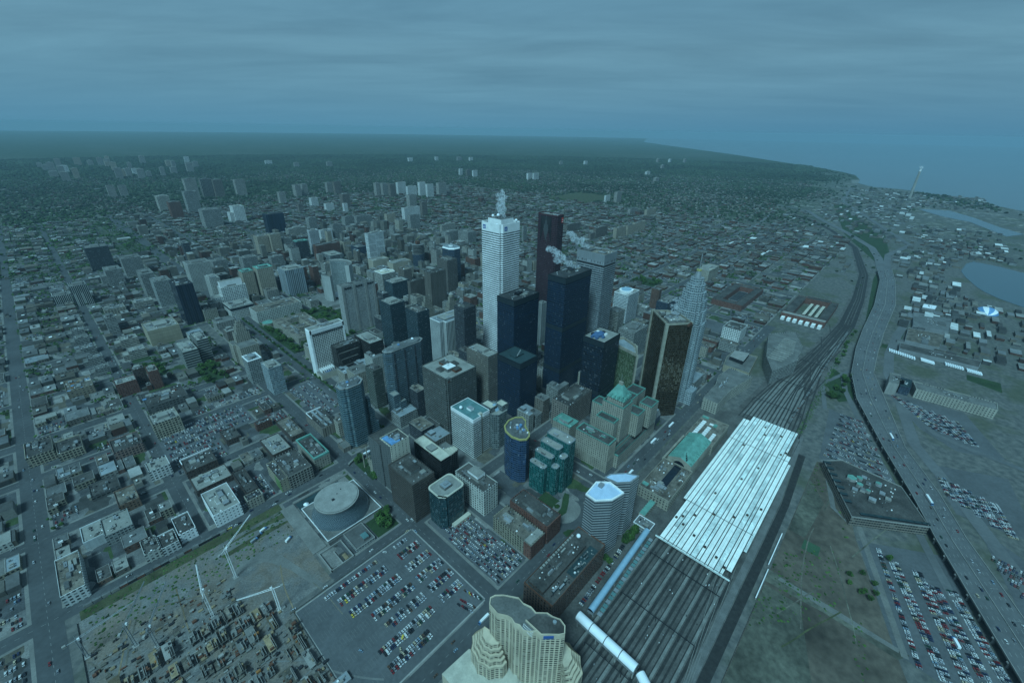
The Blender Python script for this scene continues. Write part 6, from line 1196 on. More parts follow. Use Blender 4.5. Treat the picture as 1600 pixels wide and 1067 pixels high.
# ================================================================ THE REST OF THE CITY
rs = random.Random(2024)
RES = [(55, 210, 201, 345), (216, 211, 264, 340), (22, 648, 93, 782), (92, 710, 152, 782), (226, 636, 280, 775), (SITE[0]-8, SITE[1]-8, 196, 508), (290, 895, 475, 1125), (277, 300, 293, 1400), (440, 315, 484, 342), (1265, 555, 1345, 640), (318, 228, 352, 250), (55, 515, 112, 580), (1055, 258, 1135, 335), (204, 486, 214, 506), (465, 995, 565, 1085), (590, 300, 606, 400), (128, 895, 164, 992), (58, 990, 92, 1078), (48, 1085, 82, 1152), (700, 270, 790, 395), (286, 200, 434, 246), (192, 205, 222, 360)]
def free(x0, y0, x1, y1, pad=1.5):
    for a in OCC:
        if x0 < a[2]+pad and x1 > a[0]-pad and y0 < a[3]+pad and y1 > a[1]-pad: return False
    for a in RES:
        if x0 < a[2] and x1 > a[0] and y0 < a[3] and y1 > a[1]: return False
    return True
CAND = []; LOTS = []; TREES = []
def zone(x, y):
    if x < 205: return ('the streets west of the round hall', 6, 15, .68, ('low1', 'low2', 'low3', 'low4', 'brickw', 'gridlw', 'loft'), .0)
    if x < 700 and y < 900: return ('the gaps between the central towers', 14, 42, .85, ('low3', 'hband', 'stone', 'dark', 'low1', 'grid'), .3)
    if x < 1250 and y < 2100 and y > 880: return ('the streets north of the city hall', 11, 40, .84, ('low3', 'hband', 'brick', 'hband2', 'apt4', 'low1', 'grid', 'stone', 'apt1', 'dark'), .30)
    if y < 900 and x < 1150: return ('the streets east of the bank towers', 10, 30, .74, ('stone', 'brick', 'low3', 'hband', 'low2'), .12)
    if y < 880: return ('the brick streets beside the railway', 6, 14, .58, ('low2', 'low2', 'low3', 'low1', 'brickr'), .03)
    if x < 300 and y > 1750: return ('the leafy campus at upper left', 8, 16, .16, ('low1', 'brick', 'low3', 'stone'), .15)
    if x < 205+200 and y > 900: return ('the campus streets at upper left', 8, 24, .66, ('low1', 'brick', 'low3', 'stone'), .1)
    return ('the outer streets before the forest', 6, 13, .6, ('low1', 'low2', 'low3', 'brick'), .07)
for bx0, by0, bx1, by1 in BLOCKS:
    if not inview((bx0+bx1)/2, (by0+by1)/2, 160): continue
    W, D = bx1-bx0-5, by1-by0-5
    zc = zone((bx0+bx1)/2, (by0+by1)/2); big = 34 if (bx0 > 205 or by0 > 900) else 27
    nx = max(1, round(W/big)); ny = max(1, round(D/(big*1.05)))
    for i in range(nx):
        for j in range(ny):
            cx0 = bx0+2.5+W*i/nx; cy0 = by0+2.5+D*j/ny; cw, ch = W/nx, D/ny
            if rs.random() > zc[3]:
                (LOTS if rs.random() < (.85 if cx0 < 205 and cy0 < 900 else .3 if cx0 < 300 else .55) else TREES).append((cx0, cy0, cx0+cw, cy0+ch)); continue
            for sub in range(2 if rs.random() < .5 else 1):
                if sub == 0 and rs.random() < .5: w_, d_, ox, oy = cw*rs.uniform(.55, .97), ch*rs.uniform(.6, .97), 0, 0
                else: w_, d_, ox, oy = cw*rs.uniform(.4, .5), ch*rs.uniform(.5, .95), (0 if sub == 0 else cw*.52), ch*rs.uniform(0, .05)
                x0, y0 = cx0+ox, cy0+oy; x1, y1 = x0+w_, y0+d_
                if not free(x0, y0, x1, y1): 
                    w_ *= .5; d_ *= .5; x0 += rs.uniform(0, cw*.4); y0 += rs.uniform(0, ch*.4); x1, y1 = x0+w_, y0+d_
                    if w_ < 7 or d_ < 7 or not free(x0, y0, x1, y1): continue
                h = rs.uniform(zc[1], zc[1]+(zc[2]-zc[1])*rs.random()); tall = rs.random() < zc[5]
                if tall and w_ > 14: h *= rs.uniform(1.3, 2.3)
                CAND.append((x0, y0, x1, y1, h, rs.choice(zc[4]), zc[0]))
CAND = [c for c in CAND if c[3]-c[1] > 5 and c[2]-c[0] > 5 and inview((c[0]+c[2])/2, (c[1]+c[3])/2)]
def size_(c): x, y = (c[0]+c[2])/2, (c[1]+c[3])/2; return (c[2]-c[0]+c[3]-c[1]+c[4])/math.hypot(x, y, CZ)
CAND.sort(key=size_, reverse=True)
ROOFN = [('R1', 'gravel'), ('R2', 'grey'), ('R3', 'dark'), ('R6', 'pale'), ('R9', 'patched'), ('R8', 'bluish'), ('R3', 'black'), ('R2', 'worn')]
WALLN = {'apt1': 'grey slab', 'low1': 'brown brick', 'low2': 'red brick', 'low3': 'pale concrete', 'low4': 'dark', 'hband': 'grey banded', 'hband2': 'cream banded', 'brick': 'maroon brick', 'stone': 'stone', 'dark': 'dark glass', 'grid': 'pale gridded', 'apt4': 'tan', 'brickw': 'brown brick', 'gridlw': 'cream gridded', 'loft': 'cream loft', 'brickr': 'bright brick'}
NIND = 290
for c in CAND[:NIND]:
    x0, y0, x1, y1, h, st, zn = c; W, D = x1-x0, y1-y0; cx, cy = (x0+x1)/2, (y0+y1)/2; r = random.Random(int(x0*31+y0)); rk, rn = r.choice(ROOFN)
    shape = 'long' if max(W, D)/min(W, D) > 1.8 else ('wide' if W*D > 700 else ('small' if W*D < 260 else 'square'))
    st_ = 'tall' if h > 30 else ('midrise' if h > 16 else 'low')
    nm = 'apartment_tower' if h > 34 else ('office_block' if h > 16 else 'street_building')
    b = Bld(nm, '%s %s %s building, %s roof, in %s' % (st_, shape, WALLN[st], rn, zn), nm.replace('_', ' '), cx, cy, 'street buildings in '+zn)
    P = rect(x0, y0, x1, y1); sh = r.random()
    if sh < .3 and W > 12 and D > 12: k = r.uniform(.3, .5); P = [(x0, y0), (x1, y0), (x1, y0+D*k), (x0+W*.55, y0+D*k), (x0+W*.55, y1), (x0, y1)] if r.random() < .5 else [(x0, y0), (x0+W*.5, y0), (x0+W*.5, y0+D*.35), (x1, y0+D*.35), (x1, y1), (x0, y1)]
    fo = MB(); fo.prism(P, 0, h, fac(st)); b.part('facade', fo); q = MB(); q.face([(x, y, h-.6) for x, y in P], M[rk]); b.part('roof', q)
    p = MB(); n = len(P)
    for i in range(n):
        a, e2 = P[i], P[(i+1) % n]; dx, dy = e2[0]-a[0], e2[1]-a[1]; l = math.hypot(dx, dy); nx_, ny_ = -dy/l*.45, dx/l*.45
        p.face([(a[0], a[1], h), (e2[0], e2[1], h), (e2[0]+nx_, e2[1]+ny_, h+.02*i), (a[0]+nx_, a[1]+ny_, h+.02*i)], M['conc']); p.face([(a[0]+nx_, a[1]+ny_, h-.7), (e2[0]+nx_, e2[1]+ny_, h-.7), (e2[0]+nx_, e2[1]+ny_, h), (a[0]+nx_, a[1]+ny_, h)], M['concd'])
    b.part('parapet', p)
    if h > 20: s = MB(); s.box(x0+W*.12, y0+D*.55, h-.6, x0+W*.42, y0+D*.9, h+3.5, M['concd'], M[rk]); b.part('penthouse', s)
    nb = 3 if math.hypot(cx, cy) < 900 else 2
    for k in range(nb):
        s = MB(); a, e2 = r.uniform(.06, .4), r.uniform(.08, .7); s.box(x0+W*a, y0+D*e2, h-.6, x0+W*a+r.uniform(1, 4), y0+D*e2+r.uniform(1, 3), h+r.uniform(.6, 2), r.choice([M['metal'], M['conc'], M['white'], M['concd'], M['R2']])); b.part('rooftop_unit', s)
# --- the smaller rest in one mesh
def vnoise_mat(name, cols, seedscale):
    """one of several real colours per building (constant over each building: picked from a coarse cell grid)"""
    return [plain(name+'_%d' % i, c, .9, .35, .05) for i, c in enumerate(cols)]
def boxes(name, arr, mats, label, cat, group=None):
    """arr rows: x0,y0,x1,y1,z0,z1,wallmat,roofmat"""
    A = np.array(arr, dtype=float); n = len(A); V = np.zeros((n, 8, 3))
    for i, (a, b_) in enumerate(((0, 1), (2, 1), (2, 3), (0, 3))):
        V[:, i, 0] = A[:, a]; V[:, i, 1] = A[:, b_]; V[:, i, 2] = A[:, 4]; V[:, i+4, 0] = A[:, a]; V[:, i+4, 1] = A[:, b_]; V[:, i+4, 2] = A[:, 5]
    F = np.array([[0, 1, 5, 4], [1, 2, 6, 5], [2, 3, 7, 6], [3, 0, 4, 7], [4, 5, 6, 7]]); F = (F[None]+np.arange(n)[:, None, None]*8).reshape(-1, 4)
    mi = np.repeat(A[:, 6:7], 5, 1); mi[:, 4] = A[:, 7]
    o = npmesh(name, V.reshape(-1, 3), F, mats, mi.ravel()); tag(o, label, cat, group, 'stuff'); return o
HM = [plain('town_%d' % i, c, .92, .3, .06) for i, c in enumerate([(.11, .055, .04), (.16, .14, .11), (.27, .26, .23), (.12, .12, .115), (.18, .17, .145), (.07, .068, .064), (.32, .32, .30), (.21, .22, .22), (.60, .62, .60)])]
arr = []
for x0, y0, x1, y1, h, st, zn in CAND[NIND:]:
    wm_ = {'low2': 0, 'brick': 0, 'brickr': 0, 'low1': 1, 'low4': 3}.get(st, rs.choice([2, 4])); rm = rs.choice([3, 4, 5, 7, 3, 1, 6]); arr.append((x0, y0, x1, y1, 0, h, wm_, rm))
    if rs.random() < .6: w_, d_ = x1-x0, y1-y0; arr.append((x0+w_*.3, y0+d_*.3, x0+w_*.5, y0+d_*.6, h, h+2.4, 3, rs.choice([6, 8, 4])))
# industrial strip by the water and small works
for _ in range(2600):
    x = rs.uniform(1300, 5200); y = rs.uniform(-420, 620)
    yl = -.13*x+60
    rail = np.interp(x, [1348, 1928, 2400, 2763, 3077, 3300], [60, 90, 180, 325, 500, 620])
    if y < max(-320, yl-120): continue
    gl = np.interp(x, [1340, 1581, 1900, 2055, 2250, 2450, 2763, 3077, 3400, 5200], [0, 4, 24, 45, 82, 125, 262, 425, 560, 600]); g2_ = np.interp(x, [2050, 2340, 2638, 2982, 4097, 5000], [40, 60, 5, 116, 473, 560])
    if x < 1900 and (y > -48 or not free(x, y, x+30, y+18, 3)): continue
    if abs(y-rail) < 45 or abs(y-gl) < 34 or abs(y-g2_) < 26: continue
    if x < 2500 and y < -170+max(0, (x-2450))*.2: continue
    if 3300 < x < 4200 and y < 60: continue
    w_, d_ = rs.uniform(14, 60), rs.uniform(10, 26)
    if rs.random() < .35: continue
    arr.append((x, y, x+w_, y+d_, 0, rs.uniform(4, 11), rs.choice([3, 4, 7, 1]), rs.choice([3, 7, 4, 5, 6, 3, 5, 8])))
for q in ((3560, 60, 3680, 84), (3420, 40, 3560, 58), (3620, 95, 3720, 118)): arr.append((*q, 0, 12, 6, 8))
for _ in range(900):
    x = rs.uniform(1300, 2900); y = rs.uniform(-330, -50)+max(0, x-2100)*.05; w_, d_ = rs.uniform(10, 48), rs.uniform(7, 20)
    g2_ = np.interp(x, [2050, 2340, 2638, 2982], [40, 60, 5, 116])
    if abs(y+d_/2-g2_) < 40 or (1800 < x < 2520 and y < -125): continue
    if free(x, y, x+w_, y+d_, 4): arr.append((x, y, x+w_, y+d_, 0, rs.uniform(3.5, 9), rs.choice([3, 4, 0, 1]), rs.choice([3, 4, 5, 7, 3, 5, 7, 6, 8]))); occupy(x, y, x+w_, y+d_)
# strip right of the railway, east of the centre (works beside the line)
for _ in range(160):
    x = rs.uniform(1330, 1850); y = rs.uniform(-190, -62); w_, d_ = rs.uniform(10, 34), rs.uniform(7, 18)
    if free(x, y, x+w_, y+d_, 3) and not (x < 1470 and y > -135) and not (1470 < x < 1610 and -145 < y < -55) and not (1700 < x < 1780 and y < -180): arr.append((x, y, x+w_, y+d_, 0, rs.uniform(4, 8), rs.choice([3, 4, 0]), rs.choice([3, 4, 5, 7, 8, 6]))); occupy(x, y, x+w_, y+d_)
boxes('town_buildings', arr, HM, 'mass of small flat roofed buildings and works sheds filling the streets out to the forest', 'buildings')
# --- houses with pitched roofs among the trees
hs = []; r = np.random.default_rng(5)
def dens(x, y):
    return .5+.5*np.sin(x/310+1.3*np.sin(y/420))*np.sin(y/270+1.1*np.sin(x/530))
n0 = 60000; ra = np.sqrt(r.uniform(1500**2, 5600**2, n0)); az = np.radians(r.uniform(-14, 100, n0)); X = ra*np.sin(az); Y = ra*np.cos(az)
keep = (Y > .13*X+120+100*np.sin(X/260)) & ~((X < 2650) & (Y < 3000) & (r.uniform(0, 1, n0) < .8) & (X > -450)) & (r.uniform(0, 1, n0) < .12+.62*dens(X, Y)) & (np.abs(Y-np.interp(X, [2050, 2763, 3400, 3600], [140, 420, 640, 800])) > 60)
park = ((X > 2500) & (X < 3100) & (Y > 1650) & (Y < 2100)) | ((X > 450) & (X < 1700) & (Y > 3500) & (Y < 4300)) | ((X > 1950) & (X < 3100) & (Y > 2300) & (Y < 3300) & (r.uniform(0, 1, n0) < .8)) | (((X > -450) & (X < 300) & (Y > 1950) & (Y < 3600)) & (r.uniform(0, 1, n0) < .7))
keep &= ~park
X, Y = X[keep], Y[keep]; X = np.round(X/9)*9+r.uniform(-1, 1, len(X)); Y = np.round(Y/26)*26+r.uniform(-2, 2, len(X)); n = len(X)
w_ = r.uniform(3.2, 5.5, n); d_ = r.uniform(4.5, 9, n); h = r.uniform(5, 8, n); big = r.uniform(0, 1, n) < .05; w_ = np.where(big, w_*3.2, w_); d_ = np.where(big, d_*1.8, d_); rise = np.where(big, .05, r.uniform(1.5, 3.2, n))
V = np.zeros((n, 10, 3)); sx = [-1, 1, 1, -1]; sy = [-1, -1, 1, 1]
for i in range(4): V[:, i] = np.stack([X+sx[i]*w_, Y+sy[i]*d_, 0*X], 1); V[:, i+4] = np.stack([X+sx[i]*w_, Y+sy[i]*d_, h], 1)
V[:, 8] = np.stack([X, Y-d_, h+rise], 1); V[:, 9] = np.stack([X, Y+d_, h+rise], 1)
F4 = np.array([[0, 1, 5, 4], [1, 2, 6, 5], [2, 3, 7, 6], [3, 0, 4, 7], [5, 6, 9, 8], [7, 4, 8, 9], [4, 5, 8, 8], [6, 7, 9, 9]])[:6]
F = (F4[None]+np.arange(n)[:, None, None]*10).reshape(-1, 4); mi = np.zeros((n, 6), int); mi[:, :4] = r.choice([0, 0, 1, 2, 4], n)[:, None]; mi[:, 4:] = r.choice([3, 5, 3, 7, 1, 4, 6], n, p=[.24, .24, .16, .12, .12, .10, .02])[:, None]
o = npmesh('houses', V.reshape(-1, 3), F, HM, mi.ravel()); tag(o, 'small houses with pitched roofs scattered among the trees out to the horizon', 'houses', None, 'stuff')
HX, HY = X, Y
# farther slab towers in clusters, one mesh each
slab0 = None
def slab(x, y, w_, d_, h, key, label, group):
    b = Bld('apartment_tower', label, 'apartment tower', x, y, group); f = MB(); f.box(x, y, 0, x+w_, y+d_, h, fac(key), M['R6']); b.part('facade', f); s = MB(); s.box(x+w_*.35, y+d_*.2, h, x+w_*.6, y+d_*.8, h+5, M['conc']); b.part('penthouse', s)
for k in range(34):
    a = RAD(rs.uniform(1, 13)); d0 = rs.uniform(5200, 7400); slab(d0*math.sin(a)*1.0, d0*math.cos(a), rs.uniform(30, 60), rs.uniform(22, 40), rs.uniform(50, 95), rs.choice(['apt1', 'apt3', 'apt4', 'apt1']), rs.choice(['pale', 'grey', 'hazy'])+' slab tower in the distant cluster at upper left', 'distant cluster of slab towers at upper left')
for px_, py_, hh in ((2300, 5600, 50), (2600, 5400, 60), (2200, 6200, 45), (3900, 5600, 55), (4300, 5500, 60), (4550, 5300, 60), (4700, 5200, 55), (5200, 3900, 50), (5500, 3700, 55), (5800, 2700, 50), (6900, 3300, 60), (7000, 3150, 60), (7200, 3000, 60), (4800, 2400, 40), (4200, 2000, 40)):
    slab(px_, py_, rs.uniform(50, 90), 25, hh, rs.choice(['apt1', 'apt3']), 'small pale slab tower standing in the far forest under the horizon', 'scattered slab towers in the far forest')
# ---------------------------------------------------------------- trees
def leaf_mat(nm, c0, c1, sc):
    m, t, b = newmat(nm); g = t.nodes.new('ShaderNodeNewGeometry'); f = mrange(t, noise(t, g.outputs['Position'], sc, 3), .35, .65, 0, 1)
    f2 = mrange(t, noise(t, g.outputs['Position'], sc*.06, 3), .4, .6, .75, 1.2)
    f2 = mth(t, 'MULTIPLY', f2, mrange(t, g.outputs['Random Per Island'], 0, 1, .6, 1.45))
    t.links.new(mix(t, 1.0, mix(t, f, c0, c1), f2, 'MULTIPLY'), b.inputs['Base Color']); b.inputs['Roughness'].default_value = .85; b.inputs['Specular IOR Level'].default_value = .15; return m
LEAF = leaf_mat('leaves', (.022, .050, .014), (.060, .115, .028), .12); CAN = leaf_mat('forest_leaves', (.018, .032, .017), (.046, .066, .036), .02)
t_ = (1+5**.5)/2; ICO = np.array([(-1, t_, 0), (1, t_, 0), (-1, -t_, 0), (1, -t_, 0), (0, -1, t_), (0, 1, t_), (0, -1, -t_), (0, 1, -t_), (t_, 0, -1), (t_, 0, 1), (-t_, 0, -1), (-t_, 0, 1)])/math.hypot(1, t_)
ICF = np.array([(0, 11, 5), (0, 5, 1), (0, 1, 7), (0, 7, 10), (0, 10, 11), (1, 5, 9), (5, 11, 4), (11, 10, 2), (10, 7, 6), (7, 1, 8), (3, 9, 4), (3, 4, 2), (3, 2, 6), (3, 6, 8), (3, 8, 9), (4, 9, 5), (2, 4, 11), (6, 2, 10), (8, 6, 7), (9, 8, 1)])
def blobs(X, Y, R, H, r, squash=.8):
    n = len(X); J = r.uniform(.62, 1.25, (n, 12, 1)); V = ICO[None]*J*R[:, None, None]; V[:, :, 2] *= squash; th = r.uniform(0, 6.28, n)
    c, s = np.cos(th)[:, None], np.sin(th)[:, None]; x = V[:, :, 0]*c-V[:, :, 1]*s; y = V[:, :, 0]*s+V[:, :, 1]*c
    V = np.stack([x+X[:, None], y+Y[:, None], V[:, :, 2]+H[:, None]], 2); return V.reshape(-1, 3), (ICF[None]+np.arange(n)[:, None, None]*12).reshape(-1, 3)
r = np.random.default_rng(9)
PR = []
for v in range(4):          # four tree shapes: trunk with limbs, crown of leaf clumps
    tb = MB(); H = [11, 9, 13, 10][v]; tb.prism(circ(0, 0, .38, 7), 0, H*.45, M['bark'], None, circ(.2, .1, .24, 7)); rv = random.Random(v)
    for k in range(5): a = k*1.26+v; tb.beam((.1, .1, H*(.28+.04*k)), (math.cos(a)*2.4, math.sin(a)*2.4, H*(.55+.05*k)), .12, M['bark'])
    n = 150; u = r.normal(0, 1, (n, 3)); u /= np.linalg.norm(u, axis=1)[:, None]; q = r.uniform(.45, 1.05, n)**.6; q *= 1+.28*np.sin(3*np.arctan2(u[:, 1], u[:, 0])+v)*np.cos(2*u[:, 2]); R_ = 4.1+.5*v
    X = u[:, 0]*q*R_; Y = u[:, 1]*q*R_; Z = H*.62+u[:, 2]*q*H*.36; VV, FF = blobs(X, Y, r.uniform(.45, 1.15, n), Z, r, .75); PR.append((tb, VV, FF))
TM = []
for tb, VV, FF in PR:
    to = tb.build('trunk'); co_ = npmesh('crown', VV, FF, [LEAF]); TM.append((to.data, co_.data)); bpy.data.objects.remove(to); bpy.data.objects.remove(co_)
tn = [0]
def tree(x, y, where, group, s=None):
    v = rs.randrange(4); s = s or rs.uniform(.7, 1.15); e2 = thing('tree', '%s leafy green tree %s' % (('small', 'round', 'tall', 'spreading')[v], where), 'tree', (x, y, .15), group); e2.scale = (s, s, s*rs.uniform(.85, 1.1)); e2.rotation_euler[2] = rs.uniform(0, 6.28)
    for nm, me in zip(('trunk', 'crown'), TM[v]): o = bpy.data.objects.new(nm, me); COL.objects.link(o); o.parent = e2
    tn[0] += 1
def grove(x0, y0, x1, y1, n, where, group, s=None):
    k = 0; t0 = 0
    while k < n and t0 < n*8:
        t0 += 1; x, y = rs.uniform(x0, x1), rs.uniform(y0, y1)
        ok = all(not (x > a[0]-2 and x < a[2]+2 and y > a[1]-2 and y < a[3]+2) for a in OCC if not (a[2]-a[0] > 60 and a[0] < x0+1 and a[2] > x1-1))
        if ok: tree(x, y, where, group, s); k += 1
OCCs = OCC[:]; OCC = [o for o in OCC if o[:2] != (300, 930) and o[:2] != (100, 356)]+[(318, 934, 402, 1090), (301, 1082, 330, 1110), (118, 396, 192, 492)]
grove(175, 361, 193, 391, 12, 'in the corner garden below the round hall', 'trees of the corner garden'); grove(296, 906, 318, 1085, 26, 'in the garden strip along the avenue', 'trees of the law court garden'); grove(320, 905, 462, 930, 26, 'on the south lawn of the law courts', 'trees of the law court garden')
grove(404, 932, 466, 1100, 48, 'between the law courts and the city hall', 'trees of the law court garden'); grove(330, 1092, 470, 1118, 16, 'north of the law courts', 'trees of the law court garden'); grove(211, 446, 226, 500, 10, 'beside the small church', 'trees beside the church')
grove(1266, 556, 1340, 636, 34, 'in the small park behind the spired tower', 'trees of the small park'); grove(130, 890, 166, 990, 22, 'around the finned court buildings', 'trees around the court buildings'); grove(56, 990, 94, 1075, 18, 'beside the finned court buildings', 'trees around the court buildings'); grove(318, 142, 326, 148, 2, 'at the foot of the six sided tower', 'trees by the six sided tower'); grove(352, 138, 392, 146, 7, 'at the foot of the six sided tower', 'trees by the six sided tower')
grove(320, 232, 350, 246, 6, 'on the parkway lawn before the green glass building', 'trees of the parkway', .5); grove(440, 318, 482, 338, 3, 'on the plaza lawn', 'trees of the plaza', .6)
for k in range(34): tree(285+rs.uniform(-.6, .6), 520+k*22, 'in the planted strip along the middle of the avenue', 'avenue trees', .55)
grove(944, 6, 1040, 24, 14, 'on the grass between the railway and the expressway', 'trees by the expressway', .9); grove(905, 14, 925, 30, 7, 'on the grass between the railway and the expressway', 'trees by the expressway', .9); grove(1060, 36, 1330, 44, 12, 'along the railway edge', 'trees by the railway', .7); grove(470, -96, 560, -60, 10, 'on the bank between the dry field and the car rows', 'trees by the dry field', .55)
OCC = OCCs
# other trees as one mass: near yards, then the forest canopy out to the horizon
TX, TY, TR = [], [], []
for x0, y0, x1, y1 in TREES:
    if free(x0, y0, x1, y1, 0):
        for k in range(rs.randrange(4, 12)): TX.append(rs.uniform(x0, x1)); TY.append(rs.uniform(y0, y1)); TR.append(rs.uniform(2.0, 4.2))
for bx0, by0, bx1, by1 in BLOCKS:       # street trees
    if inview((bx0+bx1)/2, (by0+by1)/2) and math.hypot(bx0, by0) > 600:
        for k in range(14 if by0 > 900 else 5):
            TX.append(rs.uniform(bx0, bx1)); TY.append(rs.choice([by0+1, by1-1])); TR.append(rs.uniform(1.6, 3.2)); TX.append(rs.choice([bx0+1, bx1-1])); TY.append(rs.uniform(by0, by1)); TR.append(rs.uniform(1.6, 3.2))
for _ in range(700):
    x, y = rs.uniform(-450, 300), rs.uniform(1950, 3600); 
    TX.append(x); TY.append(y); TR.append(rs.uniform(4, 8))
TX, TY, TR = map(np.array, (TX, TY, TR))
cx_ = np.concatenate([TX+r.normal(0, 1, len(TX))*TR*.5 for _ in range(4)]); cy_ = np.concatenate([TY+r.normal(0, 1, len(TX))*TR*.5 for _ in range(4)]); rr_ = np.concatenate([TR*.62]*4)*r.uniform(.6, 1.2, len(cx_))
V, F = blobs(cx_, cy_, rr_, rr_*1.5+1.5, r); o = npmesh('street_trees', V, F, [LEAF]); tag(o, 'small street and yard trees between the outer buildings', 'trees', None, 'stuff')
n0 = 150000; ra = np.sqrt(r.uniform(1300**2, 8600**2, n0)); az = np.radians(r.uniform(-14, 101, n0)); X = ra*np.sin(az); Y = ra*np.cos(az)
p = .22+.55*np.clip((ra-1500)/2500, 0, 1)+.25*(1-dens(X*.7, Y*.7)); inner = (X < 2650) & (X > -500) & (Y < 3100); p = np.where(inner, .30+.25*np.clip((ra-1500)/1500, 0, 1), p)
p = p*np.clip((Y-(.125*X+90+110*np.sin(X/260)+60*np.sin(X/97)))/260, .05, 1)
par2 = ((X > 1950) & (X < 3100) & (Y > 2300) & (Y < 3300)) | ((X > 450) & (X < 1700) & (Y > 3400) & (Y < 4400)) | ((X > 1400) & (Y > 3100) & (Y < 4200)); p = np.where(par2, .95, p); lawn = (X > 2550) & (X < 3000) & (Y > 1700) & (Y < 2050); p = np.where(lawn, 0, p)
dv = np.abs(X-np.interp(Y, [560, 900, 3000, 4500, 6000], [3400, 3600, 4200, 3700, 3900])) < 30; p = np.where(dv, 0, p)
sh = np.interp(X, [4700, 5200, 5480, 5805, 6934, 8174, 9434], [-360, -50, 430, 640, 800, 1480, 2400]); p = np.where((X > 4300) & (Y < sh), 0, p)
p = np.where(((X > 1800) & (X < 2520) & (Y < -130)) | ((X > 3230) & (X < 4170) & (Y < 65)), 0, p); isl = (X > 4400) & (X < 5250) & (Y < .35*(X-4900)+20) & (Y > sh) ; p = np.where(isl, .6, p)
X, Y, ra = [q[r.uniform(0, 1, n0) < p] if False else q for q in (X, Y, ra)]; k_ = r.uniform(0, 1, n0) < p
# keep clear of streets and blocks in the inner grid
gx = np.array([a for a, _ in XS]); dx_ = np.min(np.abs(X[:, None]-gx[None]), 1) if n0 < 2e5 else 99
gy = np.array([a for a, _ in YS]); dy_ = np.min(np.abs(Y[:, None]-gy[None]), 1)
k_ &= ~(inner & ((dx_ < 11) | (dy_ < 10))); k_ &= ~((X < 1300) & (Y < 1900) & inner)
X, Y, ra = X[k_], Y[k_], ra[k_]; R = r.uniform(3.5, 8.5, len(X))*(.75+ra/6500); R = np.where(inner[k_], R*.62, R)
V, F = blobs(X, Y, R, R*.5, r, .72); o = npmesh('forest', V, F, [CAN]); tag(o, 'dark green tree canopy covering the far suburbs up to the horizon', 'forest', None, 'stuff')
sheet('park_lawn', [[(2550, 1700), (3000, 1680), (3020, 2040), (2570, 2060)], rect(-300, 2100, -120, 2500), rect(900, 2380, 960, 2500), rect(1780, 1420, 1840, 1500), [(3500, 820), (3800, 900), (3820, 1100), (3540, 1060)]], 1.3, M['weeds'])
# ---------------------------------------------------------------- cars
CCOL = [('white', (.60, .60, .58)), ('silver', (.38, .40, .42)), ('grey', (.20, .21, .22)), ('black', (.018, .018, .02)), ('navy', (.02, .03, .07)), ('dark red', (.20, .015, .015)), ('red', (.21, .03, .028)), ('brown', (.10, .055, .03)), ('beige', (.45, .38, .26)), ('azure', (.20, .28, .35)), ('yellow', (.62, .46, .05)), ('green', (.02, .06, .035))]
CW = [25, 16, 14, 14, 8, 8, 3, 5, 5, 4, .4, 3]
def carmat(n, c):
    m, t, b = newmat('car_paint_'+n.replace(' ', '_')); b.inputs['Base Color'].default_value = (*c, 1); b.inputs['Roughness'].default_value = .28; b.inputs['Coat Weight'].default_value = .5; return m
CM = [carmat(n, c) for n, c in CCOL]; CG = M['glass']; TY_ = M['track']
# body profile (x along the car), cabin profile
def carmesh(i, van=False):
    s = MB(); L, Wd = (4.6, 1.78) if not van else (5.2, 2.0); hb = .82 if not van else 1.0
    pr_ = [(-L/2, .28), (-L/2+.05, .72), (-L/2+.9, hb), (L/2-1.15, hb-.02), (L/2-.08, .66), (L/2, .3)]
    cb_ = [(-L/2+.55, hb), (-L/2+1.15, 1.38), (.45, 1.40), (1.15, hb)] if not van else [(-L/2+.05, hb), (-L/2+.1, 2.0), (1.3, 2.0), (1.9, hb)]
    def ext(P, w0, w1, m, mt):
        n = len(P)
        for k in range(n-1):
            a, b_ = P[k], P[k+1]; wa = w0 if k in (0,) else w1; wa, wb = (w0 if a[1] < hb+.05 else w1), (w0 if b_[1] < hb+.05 else w1)
            s.face([(a[0], -wa, a[1]), (b_[0], -wb, b_[1]), (b_[0], wb, b_[1]), (a[0], wa, a[1])][::-1], mt if abs(b_[1]-a[1]) < .1 else m)
        for sg in (1, -1): pts = [(p[0], sg*(w0 if p[1] < hb+.05 else w1), p[1]) for p in P]; s.face(pts if sg < 0 else pts[::-1], m)
    ext(pr_, Wd/2, Wd/2, CM[i], CM[i]); ext(cb_, Wd/2-.08, Wd/2-.26, CG if not van else CM[i], CM[i])
    if van: s.box(1.0, -.8, 1.3, 1.75, .8, 1.6, CG)
    for x in (-L/2+.85, L/2-.85):
        for y in (-Wd/2-.01, Wd/2-.19):
            n = 8; c = [(x+.32*math.cos(2*math.pi*q/n), .32+.32*math.sin(2*math.pi*q/n)) for q in range(n)]
            s.face([(p[0], y, p[1]) for p in c], TY_); s.face([(p[0], y+.2, p[1]) for p in c[::-1]], TY_)
    o = s.build('car'); me = o.data; bpy.data.objects.remove(o); return me
CMe = {(i, v): carmesh(i, v) for i in range(len(CCOL)) for v in (False, True)}
CARS = []   # x, y, z, angle, colour, van, label, name, group
def pick(): return rs.choices(range(len(CCOL)), CW)[0]
